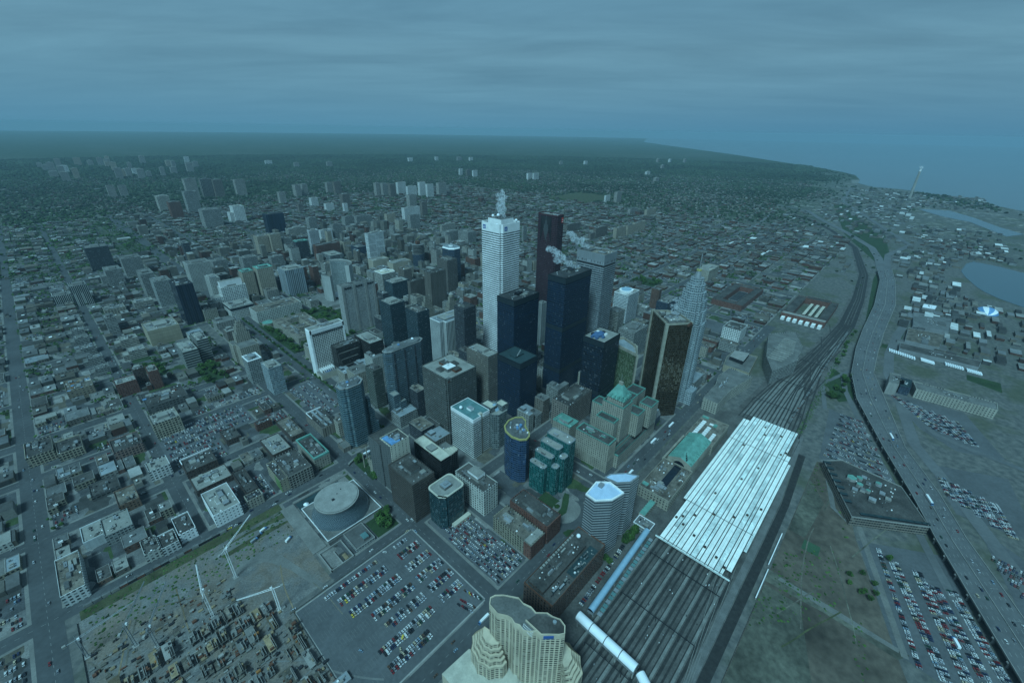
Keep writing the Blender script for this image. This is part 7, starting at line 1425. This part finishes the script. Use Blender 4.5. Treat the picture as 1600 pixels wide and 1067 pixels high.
def row(x0, y0, x1, y1, pitch, ang, fill, where, group, z=.2, dbl=0, gap=.0):
    L_ = math.hypot(x1-x0, y1-y0); n = int(L_/pitch); dx, dy = (x1-x0)/L_, (y1-y0)/L_
    for sgn in ((-1, 1) if dbl else (0,)):
        cs = [pick() if rs.random() < fill else None for _ in range(n)]
        for k in range(n):
            if cs[k] is None: continue
            x = x0+dx*(k+.5)*pitch-dy*sgn*dbl+rs.uniform(-.12, .12); y = y0+dy*(k+.5)*pitch+dx*sgn*dbl+rs.uniform(-.3, .3)
            nb = [CCOL[cs[q]][0] for q in (k-1, k+1) if 0 <= q < n and cs[q] is not None]
            v = rs.random() < .05; lab = '%s %s %s%s' % (CCOL[cs[k]][0], 'van' if v else 'car', ('between %s and %s ones, ' % tuple(nb)) if len(nb) == 2 else ('next to a %s one, ' % nb[0] if nb else 'by itself, '), where)
            CARS.append((x, y, z, ang+RAD(90) if sgn > 0 else ang-RAD(90) if sgn < 0 else ang+rs.choice([1, -1])*RAD(90), cs[k], v, lab, 'parked_car', group))
g1 = 'cars parked on the big open lot'; nth = ['northernmost', 'second', 'third', 'fourth', 'fifth', 'sixth', 'southernmost']
xa = [84, 92, 94, 108, 112, 94, 93]; xb = [146, 149, 154, 158, 159, 156, 140]
for i, y in enumerate(ROWS):
    row(xa[i], y, xb[i], y, 2.55, 0, .93, '%s west row of the big lot' % nth[i], g1, dbl=2.6 if 0 < i else 0)
    if i in (0, 1, 2, 3, 4, 5): row((168, 165, 163, 163, 165, 166)[i], y+1, (190, 195, 196, 197, 198, 195)[i], y+1, 2.55, 0, .95, '%s east row of the big lot' % nth[i], g1, dbl=2.6 if i else 0)
row(178, 231, 183, 208.5+5, 2.55, 0, .9, 'short row by the hotel corner', g1, dbl=2.6); row(190, 236, 196, 216, 2.55, 0, .85, 'outer row by the hotel corner', g1)
for x, y, c in ((118, 244, 10), (110, 236, 8), (84, 262, 9), (102, 248, 3), (158, 352-14, 0), (133, 268, 2)): CARS.append((x, y, .2, rs.uniform(0, 3), c, c in (10,), '%s %s standing alone on the empty part of the big lot' % (CCOL[c][0], 'van' if c == 10 else 'car'), 'parked_car', g1))
g2 = 'cars parked on the lot below the cream loft building'
for k, x in enumerate((221.5, 229, 237.5, 246.5, 254.5, 261)): row(x, 216, x, (300, 330, 334, 330, 322, 250)[k], 2.55, 0, .93, '%s line of the loft lot' % ('westernmost', 'second', 'third', 'fourth', 'fifth', 'easternmost')[k], g2, dbl=2.6 if 0 < k < 5 else 0)
g3 = 'cars parked on the long lot west of the avenue'
for k, y in enumerate((658, 675, 692, 709, 726, 743, 760, 774)): row(30, y, 90 if y < 710 else 147, y, 2.7, 0, .8, 'row %s of the lot west of the avenue' % ('one', 'two', 'three', 'four', 'five', 'six', 'seven', 'eight')[k], g3, dbl=2.6)
for k, x in enumerate((232, 248, 264)): row(x, 645, x, 765, 2.7, 0, .7, 'small lot west of the avenue', 'cars on the small lot west of the avenue', dbl=2.6)
for k, y in enumerate((526, 540, 554, 568)): row(62, y, 108, y, 2.7, 0, .75, 'yard right of the white factory', 'cars on the yard by the white factory', dbl=2.6)
g4 = 'cars parked beside the expressway'
for k in range(9): 
    f = k/8; row(716-8*f*0+k*17.5, 0, 722+k*17.5-6, -82+k*6.2, 2.6, RAD(-6), .9, 'lot beside the expressway', g4, z=.1, dbl=2.6)
pc = [(563, -81, 446, -119), (553, -96, 448, -138), (556, -117, 461, -152), (545, -132, 465, -168), (552, -146, 470, -184)]
for k, q in enumerate(pc): row(q[0], q[1], q[2]-20, q[3]-7, 2.6, math.atan2(q[3]-q[1], q[2]-q[0]), .92, '%s slanting line by the dry field' % nth[k], 'cars in slanting lines right of the dry field', z=.1, dbl=2.6 if k else 0)
for k in range(6): row(1005-k*6, -62-k*17, 915-k*2, -128-k*9, 2.6, math.atan2(-66, -90), .85, 'far lot by the long terminal', 'cars on the far waterfront lot', z=.1, dbl=2.6)
for k in range(5): row(775-k*4, -134-k*13, 728-k*8, -146-k*14, 2.4, RAD(15), .9, 'lot right of the expressway', 'cars right of the expressway', z=.1, dbl=2.6)
for k in range(8): row(640-k*14, -178-k*7, 628-k*14, -230-k*7, 2.5, RAD(-100), .8, 'lot at the lower right edge', 'cars at the lower right edge', z=.1, dbl=2.6)
row(262, 137, 372, 142, 2.9, 0, .85, 'along the street beside the covered walkway', 'cars along the covered walkway'); 
# traffic and kerbside cars
def traffic(x0, y0, x1, y1, n, where, z=.12):
    for _ in range(n):
        f = rs.random(); a = math.atan2(y1-y0, x1-x0)+(math.pi if rs.random() < .5 else 0); c = pick(); o_ = rs.choice([2.2, 5.2])
        x = x0+(x1-x0)*f+math.sin(a)*o_; y = y0+(y1-y0)*f-math.cos(a)*o_; CARS.append((x, y, z, a, c, rs.random() < .08, '%s car driving %s' % (CCOL[c][0], where), 'car', 'cars driving '+where))
traffic(212, 200, 640, 200, 26, 'on the front street before the station'); traffic(205, 215, 205, 500, 9, 'on the street between the two open lots'); traffic(30, 349, 200, 349, 4, 'on the street above the big lot'); traffic(285, 515, 285, 1380, 60, 'on the wide avenue'); traffic(-100, 508, 660, 508, 34, 'on the street behind the round hall')
traffic(-112, 400, -112, 1200, 22, 'on the wide street at the left'); traffic(20, 520, 20, 1400, 30, 'on the street left of the white factory'); traffic(-100, 200, 200, 200, 10, 'on the street before the hotel'); traffic(700, 200, 1150, 200, 22, 'on the street behind the station'); traffic(-250, 643, 400, 643, 16, 'on the side streets at left'); traffic(-250, 785, 400, 785, 16, 'on the side streets at left')
traffic(858, 240, 858, 900, 22, 'on the streets east of the bank towers'); traffic(668, 230, 668, 1300, 24, 'between the bank towers'); traffic(427, 230, 427, 900, 14, 'between the bank towers')
for i in range(len(XL)-1):
    for f in (.2, .4, .66, .84):
        ax, ay = XL[i][0]+(XR[i][0]-XL[i][0])*f, XL[i][1]+(XR[i][1]-XL[i][1])*f; bx, by = XL[i+1][0]+(XR[i+1][0]-XL[i+1][0])*f, XL[i+1][1]+(XR[i+1][1]-XL[i+1][1])*f; L_ = math.hypot(bx-ax, by-ay); a = math.atan2(by-ay, bx-ax)
        for _ in range(int(L_/34)): q = rs.random(); c = pick(); CARS.append((ax+(bx-ax)*q, ay+(by-ay)*q, 10.05, a+(math.pi if f < .5 else 0), c, rs.random() < .15, '%s car driving on the elevated expressway' % CCOL[c][0], 'car', 'cars driving on the elevated expressway'))
for x0, y0, x1, y1 in LOTS:
    if x1 > 1400 or not free(x0, y0, x1, y1, 0): continue
    W, D = x1-x0, y1-y0; yy = y0+4
    while yy < y1-3: row(x0+2, yy, x1-2, yy, 2.8, 0, .6, 'small lot between street buildings', 'cars on the small lots between buildings', z=.2, dbl=0); yy += 7.5
vis = [c for c in CARS if inview(c[0], c[1], 4)]; vis.sort(key=lambda c: math.hypot(c[0], c[1], CZ))
for x, y, z, a, c, v, lab, nm, gp in vis[:300]:
    o = bpy.data.objects.new(('parked_van' if v else nm), CMe[(c, v)]); COL.objects.link(o); o.location = (x, y, z+.06); o.rotation_euler[2] = a; tag(o, lab, 'van' if v else 'car', gp)
rest = vis[300:]; n = len(rest)
bx = np.array([(-2.3, -.88, .25), (2.3, -.88, .25), (2.3, .88, .25), (-2.3, .88, .25), (-2.3, -.88, .8), (2.3, -.88, .75), (2.3, .88, .75), (-2.3, .88, .8), (-1.75, -.8, .8), (1.15, -.8, .8), (1.15, .8, .8), (-1.75, .8, .8), (-1.15, -.62, 1.4), (.45, -.62, 1.4), (.45, .62, 1.4), (-1.15, .62, 1.4)])
bf_ = np.array([(0, 1, 5, 4), (1, 2, 6, 5), (2, 3, 7, 6), (3, 0, 4, 7), (4, 5, 6, 7), (8, 9, 13, 12), (9, 10, 14, 13), (10, 11, 15, 14), (11, 8, 12, 15), (12, 13, 14, 15)])
A = np.array([(c[0], c[1], c[2]+.06, c[3]) for c in rest]); ca, sa = np.cos(A[:, 3])[:, None], np.sin(A[:, 3])[:, None]
V = np.stack([bx[None, :, 0]*ca-bx[None, :, 1]*sa+A[:, 0:1], bx[None, :, 0]*sa+bx[None, :, 1]*ca+A[:, 1:2], bx[None, :, 2]+A[:, 2:3]], 2).reshape(-1, 3)
F = (bf_[None]+np.arange(n)[:, None, None]*16).reshape(-1, 4); mi = np.zeros((n, 10), int); mi[:] = np.array([c[4] for c in rest])[:, None]; mi[:, 5:9] = len(CM)
o = npmesh('distant_cars', V, F, CM+[CG], mi.ravel()); tag(o, 'the many more distant cars on streets, lots and the expressway', 'cars', None, 'stuff')
print('cars', len(vis), 'trees', tn[0], 'cand', len(CAND), 'houses', len(HX))
# trucks and buses
def truck(x, y, a, z, L_, m, label, cat='truck'):
    s = MB(); s.rbox(x, y, z+1.0, z+3.6, L_, 2.5, a, m); o = thing(cat.replace(' ', '_'), label, cat, (x, y, z)); off = (x, y, z); s.build('box_body', o, off)
    c, n = math.cos(a), math.sin(a); s = MB(); q = L_/2+1.3; s.rbox(x+c*q, y+n*q, z+.7, z+2.9, 2.2, 2.4, a, M['blue'] if cat == 'truck' else m); s.rbox(x+c*(q+.7), y+n*(q+.7), z+1.9, z+2.95, .9, 2.2, a, M['glass']); s.build('cab', o, off)
    for k in (-.35, .1, .6): s = MB(); s.rbox(x+c*L_*k, y+n*L_*k, z, z+1, 1, 2.3, a, M['track']); s.build('wheels', o, off)
truck(184, 199, RAD(180), .12, 11, M['white'], 'white box truck on the street between the big lot and the hotel'); truck(840*.98, -79*.98+8, RAD(200), 10.05, 14, M['white'], 'white lorry on the elevated expressway beside the rows of cars'); truck(704*.98, -122*.98, RAD(202), 10.05, 16, M['white'], 'long white tanker lorry on the expressway near the lower right')
truck(232, 505, RAD(0), .12, 12, M['dome'], 'white bus at the crossing by the church', 'bus'); truck(208, 503, RAD(200), .12, 11, M['R6'], 'cream bus turning at the crossing by the round hall', 'bus'); truck(560, 205, 0, .12, 14, M['dome'], 'white bus before the station hall', 'bus'); truck(470, 196, 0, .12, 13, M['dome'], 'white bus before the grand hotel', 'bus'); truck(480, -150, RAD(25), .1, 9, M['dome'], 'white truck among the slanting car lines at lower right'); truck(620, 203, 0, .12, 14, M['dome'], 'white bus near the gold tower', 'bus')
# ---------------------------------------------------------------- construction site
def crane(x, y, H, a, L_, label, col):
    b = B('tower_crane', label, 'crane', x, y, 'tower cranes of the building site'); s = MB(); q = .9
    for sx in (-q, q):
        for sy in (-q, q): s.beam((x+sx, y+sy, 0), (x+sx, y+sy, H), .24, col)
    k = 0
    while k*2.4 < H-2.4:
        z0, z1 = k*2.4, k*2.4+2.4; s.beam((x-q, y-q, z0), (x+q, y-q, z1), .09, col); s.beam((x-q, y+q, z1), (x-q, y-q, z0), .09, col); s.beam((x-q, y-q, z1), (x+q, y-q, z1), .09, col); s.beam((x-q, y-q, z1), (x-q, y+q, z1), .09, col); k += 1
    b.part('mast', s); c, n = math.cos(a), math.sin(a); s = MB(); A_ = Vector((x, y, H)); E_ = Vector((x+c*L_, y+n*L_, H+L_*.10)); nn = Vector((-n, c, 0))*.8
    s.beam(A_+nn, E_+nn*.4, .26, col); s.beam(A_-nn, E_-nn*.4, .26, col); T_ = Vector((0, 0, 1.5)); s.beam(A_+T_, E_+T_*.3, .18, col)
    m_ = int(L_/2.2)
    for k in range(m_): f0, f1 = k/m_, (k+1)/m_; p0 = A_.lerp(E_, f0); p1 = A_.lerp(E_, f1); s.beam(p0+nn*(1-.6*f0), p1+T_*(1-.7*f1), .08, col); s.beam(p0-nn*(1-.6*f0), p1+T_*(1-.7*f1), .08, col); s.beam(p0+nn*(1-.6*f0), p1-nn*(1-.6*f1), .08, col)
    b.part('jib', s); s = MB(); s.beam(A_, A_-Vector((c, n, 0))*9, .3, col); s.rbox(x-c*8, y-n*8, H-1.5, H+1, 2.6, 2, a, M['conc']); b.part('counterweight', s); s = MB(); s.rbox(x+c*1.5+n*1.2, y+n*1.5-c*1.2, H-1, H+1.4, 1.8, 1.5, a, M['white']); b.part('cab', s); s = MB(); s.beam((x, y, H), (x, y, H+5), .2, col); s.beam((x, y, H+5), E_.lerp(A_, .4)+Vector((0, 0, .8)), .07, M['dark']); b.part('mast_head', s)
    s = MB(); s.rbox(x, y, 0, .6, 5, 5, 0, M['conc']); b.part('footing', s)
W_ = M['white']
crane(30, 428, 44, math.atan2(28, 38), 42, 'white tower crane with its jib raised to the upper right, nearest the round hall', W_)
crane(0, 396, 40, math.atan2(30, 4), 34, 'white tower crane in the middle of the site, its short jib pointing away', W_)
crane(-58, 420, 30, math.atan2(32, 20), 42, 'tower crane at the left of the site with a long jib to the upper right', M['metal'])
crane(-44, 404, 28, math.atan2(30, 18), 44, 'tower crane left of the middle crane with its jib pointing away', M['metal'])
crane(-90, 440, 26, math.atan2(2, 40), 44, 'leftmost tower crane beside the wide street', M['metal'])
crane(48, 356, 34, RAD(160), 30, 'orange footed tower crane at the right corner of the site', W_)
bs = B('building_under_construction', 'unfinished concrete floors with formwork, plywood and orange boards on the building site', 'building site', -20, 340)
for i in range(15):
    for j in range(9):
        x, y = -90+i*9.6, 219+j*20
        if rs.random() < .22 or (x > 40 and y > 330) : continue
        z = rs.choice([1.5, 3, 4.5, 6]); s = MB(); w_, d_ = rs.uniform(6, 9.3), rs.uniform(9, 19); s.box(x, y, z-.4, x+w_, y+d_, z, M['conc'], rs.choice([M['wood'], M['dirt'], M['plat'], M['pave'], M['mud'], M['concd'], M['mud'], M['conc'], M['R9'], M['concd']]))
        for q in range(5): a_, c_ = rs.uniform(0, w_-1), rs.uniform(0, d_-1); s.box(x+a_, y+c_, z, x+a_+rs.uniform(.4, 4), y+c_+rs.uniform(.4, 3), z+rs.uniform(.2, 2.4), rs.choice([M['wood'], M['rust'], M['conc'], M['dark'], M['rust'], M['orange'] if q == 0 else M['plat'], M['concd']]))
        for q in range(3): a_ = rs.uniform(0, w_); s.box(x+a_, y, z, x+a_+.25, y+d_*rs.uniform(.4, 1), z+2.6, M['conc'])
        s.box(x+.5, y+.5, 0, x+1.2, y+1.2, z-.4, M['conc']); s.box(x+w_-1.2, y+.5, 0, x+w_-.5, y+1.2, z-.4, M['conc']); bs.part('floor_slab', s)
r = np.random.default_rng(3); n = 950; X = r.uniform(-92, 55, n); Y = r.uniform(216, 440, n); arr = [(x, y, x+r.uniform(.4, 5), y+r.uniform(.3, 3), .06, r.uniform(.4, 2.5), q, q) for x, y, q in zip(X, Y, r.integers(0, 8, n)) if not (x > 20 and y > 360)]
boxes('building_materials', arr, [M['wood'], M['rust'], M['concd'], M['mud'], M['dark'], M['plat'], M['conc'], M['mud']], 'scattered planks, formwork, steel and rubble over the whole building site', 'building materials')
for k, (x, y, l, label) in enumerate(((70, 250, 14, 'upper grey site hut in the row left of the big lot'), (66, 236, 16, 'middle grey site hut in the row left of the big lot'), (60, 226, 18, 'lower grey site hut in the row left of the big lot'))):
    b = B('site_hut', label, 'site hut', x-14, y); b.block(rect(x-18, y-4, x-18+l, y+5), 0, 3.4, 'shed', M['R8'], ph=.3); b.units(x-18, y-4, x-4, y+5, 3.4, 1, seed=k)
for k, (x, y, a, m_, label) in enumerate(((88, 434, .5, 'white', 'white flatbed truck on the gravel below the round hall'), (60, 462, .25, 'R8', 'grey box trailer parked in line beside the rail cutting'), (66, 466, .25, 'concd', 'dark trailer parked in line beside the rail cutting'), (73, 470, .25, 'white', 'white box trailer at the end of the line beside the rail cutting'))): truck(x, y, a, .15, 6, M[m_], label)
for k, (x, y0, y1) in enumerate(((176, 34, 112), (232, 34, 112), (300, 34, 112), (366, 34, 112), (800, 50, 128), (905, 54, 118), (1030, 50, 100))):
    e2 = thing('signal_gantry', ('thin steel signal gantry across the yard tracks west of the train shed', 'thin steel signal gantry across the fanned tracks east of the train shed')[k > 3], 'signal gantry', (x, y0, 0), ('signal gantries west of the shed', 'signal gantries east of the shed')[k > 3]); off = (x, y0, 0)
    s = MB(); s.box(x-.2, y0, 6.2, x+.2, y1, 7.0, M['dark']); s.build('beam', e2, off)
    for y in (y0, (y0+y1)/2, y1): s = MB(); s.box(x-.25, y-.25, 0, x+.25, y+.25, 6.2, M['dark']); s.build('post', e2, off)
    for q in range(5): y = y0+(y1-y0)*(q+.5)/5; s = MB(); s.box(x-.5, y-.3, 7.0, x-.2, y+.3, 8.6, M['blk']); s.build('signal_head', e2, off)
# railcars in the cutting and by the yard
for k in range(18):
    x = -86+k*7.2; s = MB(); s.box(x, 500.5, .6, x+6.6, 503, 3.6, M[rs.choice(['rust', 'concd', 'track', 'R6'])], M['R2']); s.box(x+1, 501, 0, x+2, 502.6, .6, M['dark']); s.box(x+4.8, 501, 0, x+5.8, 502.6, .6, M['dark']); o = s.build('railcar', None, (x, 501, 0), (x, 501, 0)); tag(o, 'short railcar standing in the line along the north edge of the building site', 'railcar', 'railcars north of the building site')
for k in range(26):
    x = 770+k*20+rs.uniform(0, 4); f = (x-745)/(1348-745); y = 60-10*f+(k % 2)*0; s = MB(); a = RAD(-2); m_ = M[rs.choice(['concd', 'R6', 'metal', 'track', 'rust'])]; s.rbox(x, y, 1.2, 4.4, 17, 2.9, a, m_, M['R2']); s.rbox(x-6, y, .3, 1.2, 2.4, 2.2, a, M['dark']); s.rbox(x+6, y, .3, 1.2, 2.4, 2.2, a, M['dark']); o = s.build('railcar', None, (x, y, 0), (x, y, 0)); tag(o, 'railcar in the train standing along the throat of the railway', 'railcar', 'railcars east of the train shed')
s = MB()
for k in range(70):
    x, y = rs.uniform(150, 388), rs.uniform(35, 112); s.box(x, y, .9, x+rs.uniform(.5, 1), y+.6, rs.uniform(1.6, 3), rs.choice([M['white'], M['metal'], M['dark']]))
o = s.build('trackside_boxes'); tag(o, 'small signals, boxes and lamps dotted between the yard tracks', 'trackside equipment', None, 'stuff')
for nm, q, lab in (('retaining_wall', (394, 6, 440, 7), 'long white topped retaining wall beside the embankment, western piece'), ('retaining_wall', (446, 7.5, 505, 8.5), 'long white topped retaining wall beside the embankment, eastern piece')):
    s = MB(); s.box(q[0], q[1], 0, q[2], q[3], 3, M['conc'], M['white']); o = s.build(nm, None, (q[0], q[1], 0), (q[0], q[1], 0)); tag(o, lab, 'wall')
# sculpture-like bits of the parkway: curved beds
sheet('parkway', [circ(352, 214, 26, 24, 20)], .3, M['road']); sheet('parkway_garden', [circ(352, 222, 22, 24, 17)], .34, M['pave']); sheet('parkway_lawn', [[(338, 228), (352, 230), (366, 238), (376, 242), (378, 236), (366, 228), (350, 220), (338, 222)], [(322, 205), (330, 203), (336, 196), (328, 194), (320, 198)]], .38, M['lawn'])
# weeds and rubble over the open ground, lamps along the expressway, fences
r = np.random.default_rng(31); n = 2600
X = np.concatenate([r.uniform(150, 690, n), r.uniform(-90, 100, 500), r.uniform(745, 1330, 700)]); Y = np.concatenate([r.uniform(-130, 4, n), r.uniform(440, 500, 500), r.uniform(36, 46, 700)])
k_ = np.concatenate([(Y[:n] > -20-(690-X[:n])*.24) & (np.sin(X[:n]/31)+np.sin(Y[:n]/17+X[:n]/50) > .1), np.ones(1200, bool)]); X, Y = X[k_], Y[k_]
V, F = blobs(X, Y, r.uniform(.4, 1.7, len(X)), np.full(len(X), .2), r, .35); o = npmesh('weeds', V, F, [LEAF]); tag(o, 'low weeds and scrub growing over the dry field and the railway edges', 'weeds', None, 'stuff')
lp = None
for i in range(3, len(XL)-1):
    n = int(math.hypot(XL[i+1][0]-XL[i][0], XL[i+1][1]-XL[i][1])/34)
    for k in range(n):
        f = k/n; x = (XL[i][0]+(XL[i+1][0]-XL[i][0])*f)*.5+(XR[i][0]+(XR[i+1][0]-XR[i][0])*f)*.5; y = (XL[i][1]+(XL[i+1][1]-XL[i][1])*f)*.5+(XR[i][1]+(XR[i+1][1]-XR[i][1])*f)*.5
        e2 = thing('street_lamp', 'tall grey twin armed street lamp on the middle wall of the elevated expressway', 'street lamp', (x, y, 10.9), 'street lamps of the expressway'); e2.rotation_euler[2] = math.atan2(XL[i][1]-XR[i][1], XL[i][0]-XR[i][0])
        if lp is None:
            s = MB(); s.beam((0, 0, 0), (0, 0, 10), .14, M['metal'], 6); s.beam((-3, 0, 10.4), (3, 0, 10.4), .09, M['metal']); a1 = s.build('pole', e2); s = MB(); s.box(-3.6, -.2, 10.3, -2.6, .2, 10.6, M['R6']); a2 = s.build('lamp_head', e2); s = MB(); s.box(2.6, -.2, 10.3, 3.6, .2, 10.6, M['R6']); a3 = s.build('lamp_head', e2); lp = (a1, a2, a3)
        else:
            for q in lp: c = q.copy(); COL.objects.link(c); c.parent = e2
for (x0, y0, x1, y1), lab in (((152, 4.5, 392, 4.5), 'long chain link fence between the embankment and the dry field'), ((56, 344.5, 198, 344.5), 'low fence along the north edge of the big lot'), ((-93, 214, -93, 486), 'hoarding along the wide street beside the building site'), ((56.2, 214, 56.2, 344), 'fence between the building site and the big lot')):
    n = int(math.hypot(x1-x0, y1-y0)/3); s = MB(); e2 = thing('fence', lab, 'fence', (x0, y0, 0)); off = (x0, y0, 0)
    for k in range(n+1): x, y = x0+(x1-x0)*k/n, y0+(y1-y0)*k/n; s.box(x-.08, y-.08, 0, x+.08, y+.08, 1.9, M['metal'])
    s.build('posts', e2, off)['kind'] = 'stuff'; s = MB(); s.box(x0-.03, y0-.03, .1, x1+.03, y1+.03, 1.7, M['concd']); s.build('panel', e2, off)
# ---------------------------------------------------------------- steam
sm, t, b = newmat('steam'); t.nodes.remove(b); vol = t.nodes.new('ShaderNodeVolumePrincipled'); tcx = t.nodes.new('ShaderNodeTexCoord')
vol.inputs['Color'].default_value = (.95, .98, 1, 1); nz = noise(t, tcx.outputs['Object'], .28, 5, .7); t.links.new(mrange(t, nz, .44, .66, 0, .36), vol.inputs['Density']); t.links.new(vol.outputs[0], [q for q in t.nodes if q.type == 'OUTPUT_MATERIAL'][0].inputs['Volume'])
def plume(pts, label):
    """a drift of overlapping puffs, ragged through the noise in the volume"""
    rg = random.Random(int(pts[0][0])); bm = MB(); x0, y0, z0, _ = pts[0]; pts = [(x0+(a-x0)*1.35, y0+(b_-y0)*1.35, z0+(c-z0)*1.35, q*1.45) for a, b_, c, q in pts]
    for (x, y, z, q), (x2, y2, z2, q2) in zip(pts[:-1], pts[1:]):
        for k in range(9):
            f = rg.random(); R_ = (q+(q2-q)*f)*rg.uniform(.35, .85); cx, cy, cz = x+(x2-x)*f+rg.uniform(-.6, .6)*q, y+(y2-y)*f+rg.uniform(-.6, .6)*q, z+(z2-z)*f+rg.uniform(-.3, .5)*q
            cz = max(cz, z0+R_*.6); ph_ = rg.uniform(0, 6)
            def w8(t1, t2): return 1+.22*math.sin(3*t2+ph_)*math.sin(t1)**2+.2*math.sin(4*t1+2*ph_)*math.sin(t1)*math.cos(2*t2)
            for i in range(8):
                for j in range(12):
                    def p_(i, j): t1, t2 = math.pi*i/8, 2*math.pi*j/12; return (cx+R_*w8(t1, t2)*math.sin(t1)*math.cos(t2), cy+R_*w8(t1, t2)*math.sin(t1)*math.sin(t2), max(z0+.05, cz+R_*.9*w8(t1, t2)*math.cos(t1)))
                    bm.face([p_(i, j), p_(i+1, j), p_(i+1, j+1), p_(i, j+1)], sm)
    o = bm.build('steam_plume', None, (x0, y0, z0), (x0, y0, z0)); tag(o, label, 'steam')
    bmx = bmesh.new(); bmx.from_mesh(o.data); bmesh.ops.remove_doubles(bmx, verts=bmx.verts, dist=.01); bmesh.ops.recalc_face_normals(bmx, faces=bmx.faces); bmx.to_mesh(o.data); bmx.free()
import bmesh
plume([(586, 556, 288, 3.5), (584, 560, 298, 5), (588, 566, 308, 6.5), (594, 572, 318, 6), (600, 576, 326, 3)], 'white steam rising from the roof of the tallest white tower')
plume([(632, 420, 223.3, 3.0), (620, 425, 228, 4.5), (608, 432, 236, 6), (600, 440, 246, 6.5), (596, 446, 254, 3.5)], 'white steam drifting left off the roof of the tallest black tower')
plume([(700, 450, 240.5, 4), (694, 456, 247, 6), (686, 464, 255, 7), (684, 470, 264, 4)], 'white steam over the back corner of the grey banded tower')
plume([(662, 250, 176.5, 3), (668, 252, 182, 4.5), (676, 256, 188, 3)], 'small puff of steam on the roof of the gold tower')
plume([(488, 565, 150.5, 2), (486, 568, 156, 2.6), (484, 572, 163, 2)], 'thin steam on the dark tower left of the white banded tower')
plume([(376, 478, 101.5, 1.6), (375, 480, 107, 2), (374, 482, 114, 1.6)], 'thin steam from the rust brown roof boxes of the banded brown tower')
plume([(4720, 128, 215.5, 6), (4735, 128, 219, 8), (4770, 130, 222, 7)], 'thin smoke drifting from the far chimney')
# ---------------------------------------------------------------- haze
hm, t, b = newmat('haze'); t.nodes.remove(b); vol = t.nodes.new('ShaderNodeVolumePrincipled'); vol.inputs['Color'].default_value = (.43, .62, .72, 1); vol.inputs['Density'].default_value = 4.8e-5; vol.inputs['Anisotropy'].default_value = 0.0
t.links.new(vol.outputs[0], [q for q in t.nodes if q.type == 'OUTPUT_MATERIAL'][0].inputs['Volume'])
s = MB(); Q_ = 35500; s.box(-Q_, -Q_, -1.5, Q_, Q_, 455, hm); s.face([(-Q_, -Q_, -1.5), (-Q_, Q_, -1.5), (Q_, Q_, -1.5), (Q_, -Q_, -1.5)], hm)
o = s.build('haze'); bmx = bmesh.new(); bmx.from_mesh(o.data); bmesh.ops.remove_doubles(bmx, verts=bmx.verts, dist=.01); bmesh.ops.recalc_face_normals(bmx, faces=bmx.faces); bmx.to_mesh(o.data); bmx.free(); o['kind'] = 'stuff'; tag(o, 'bluish haze lying over the whole city and the lake', 'haze', None, 'stuff')
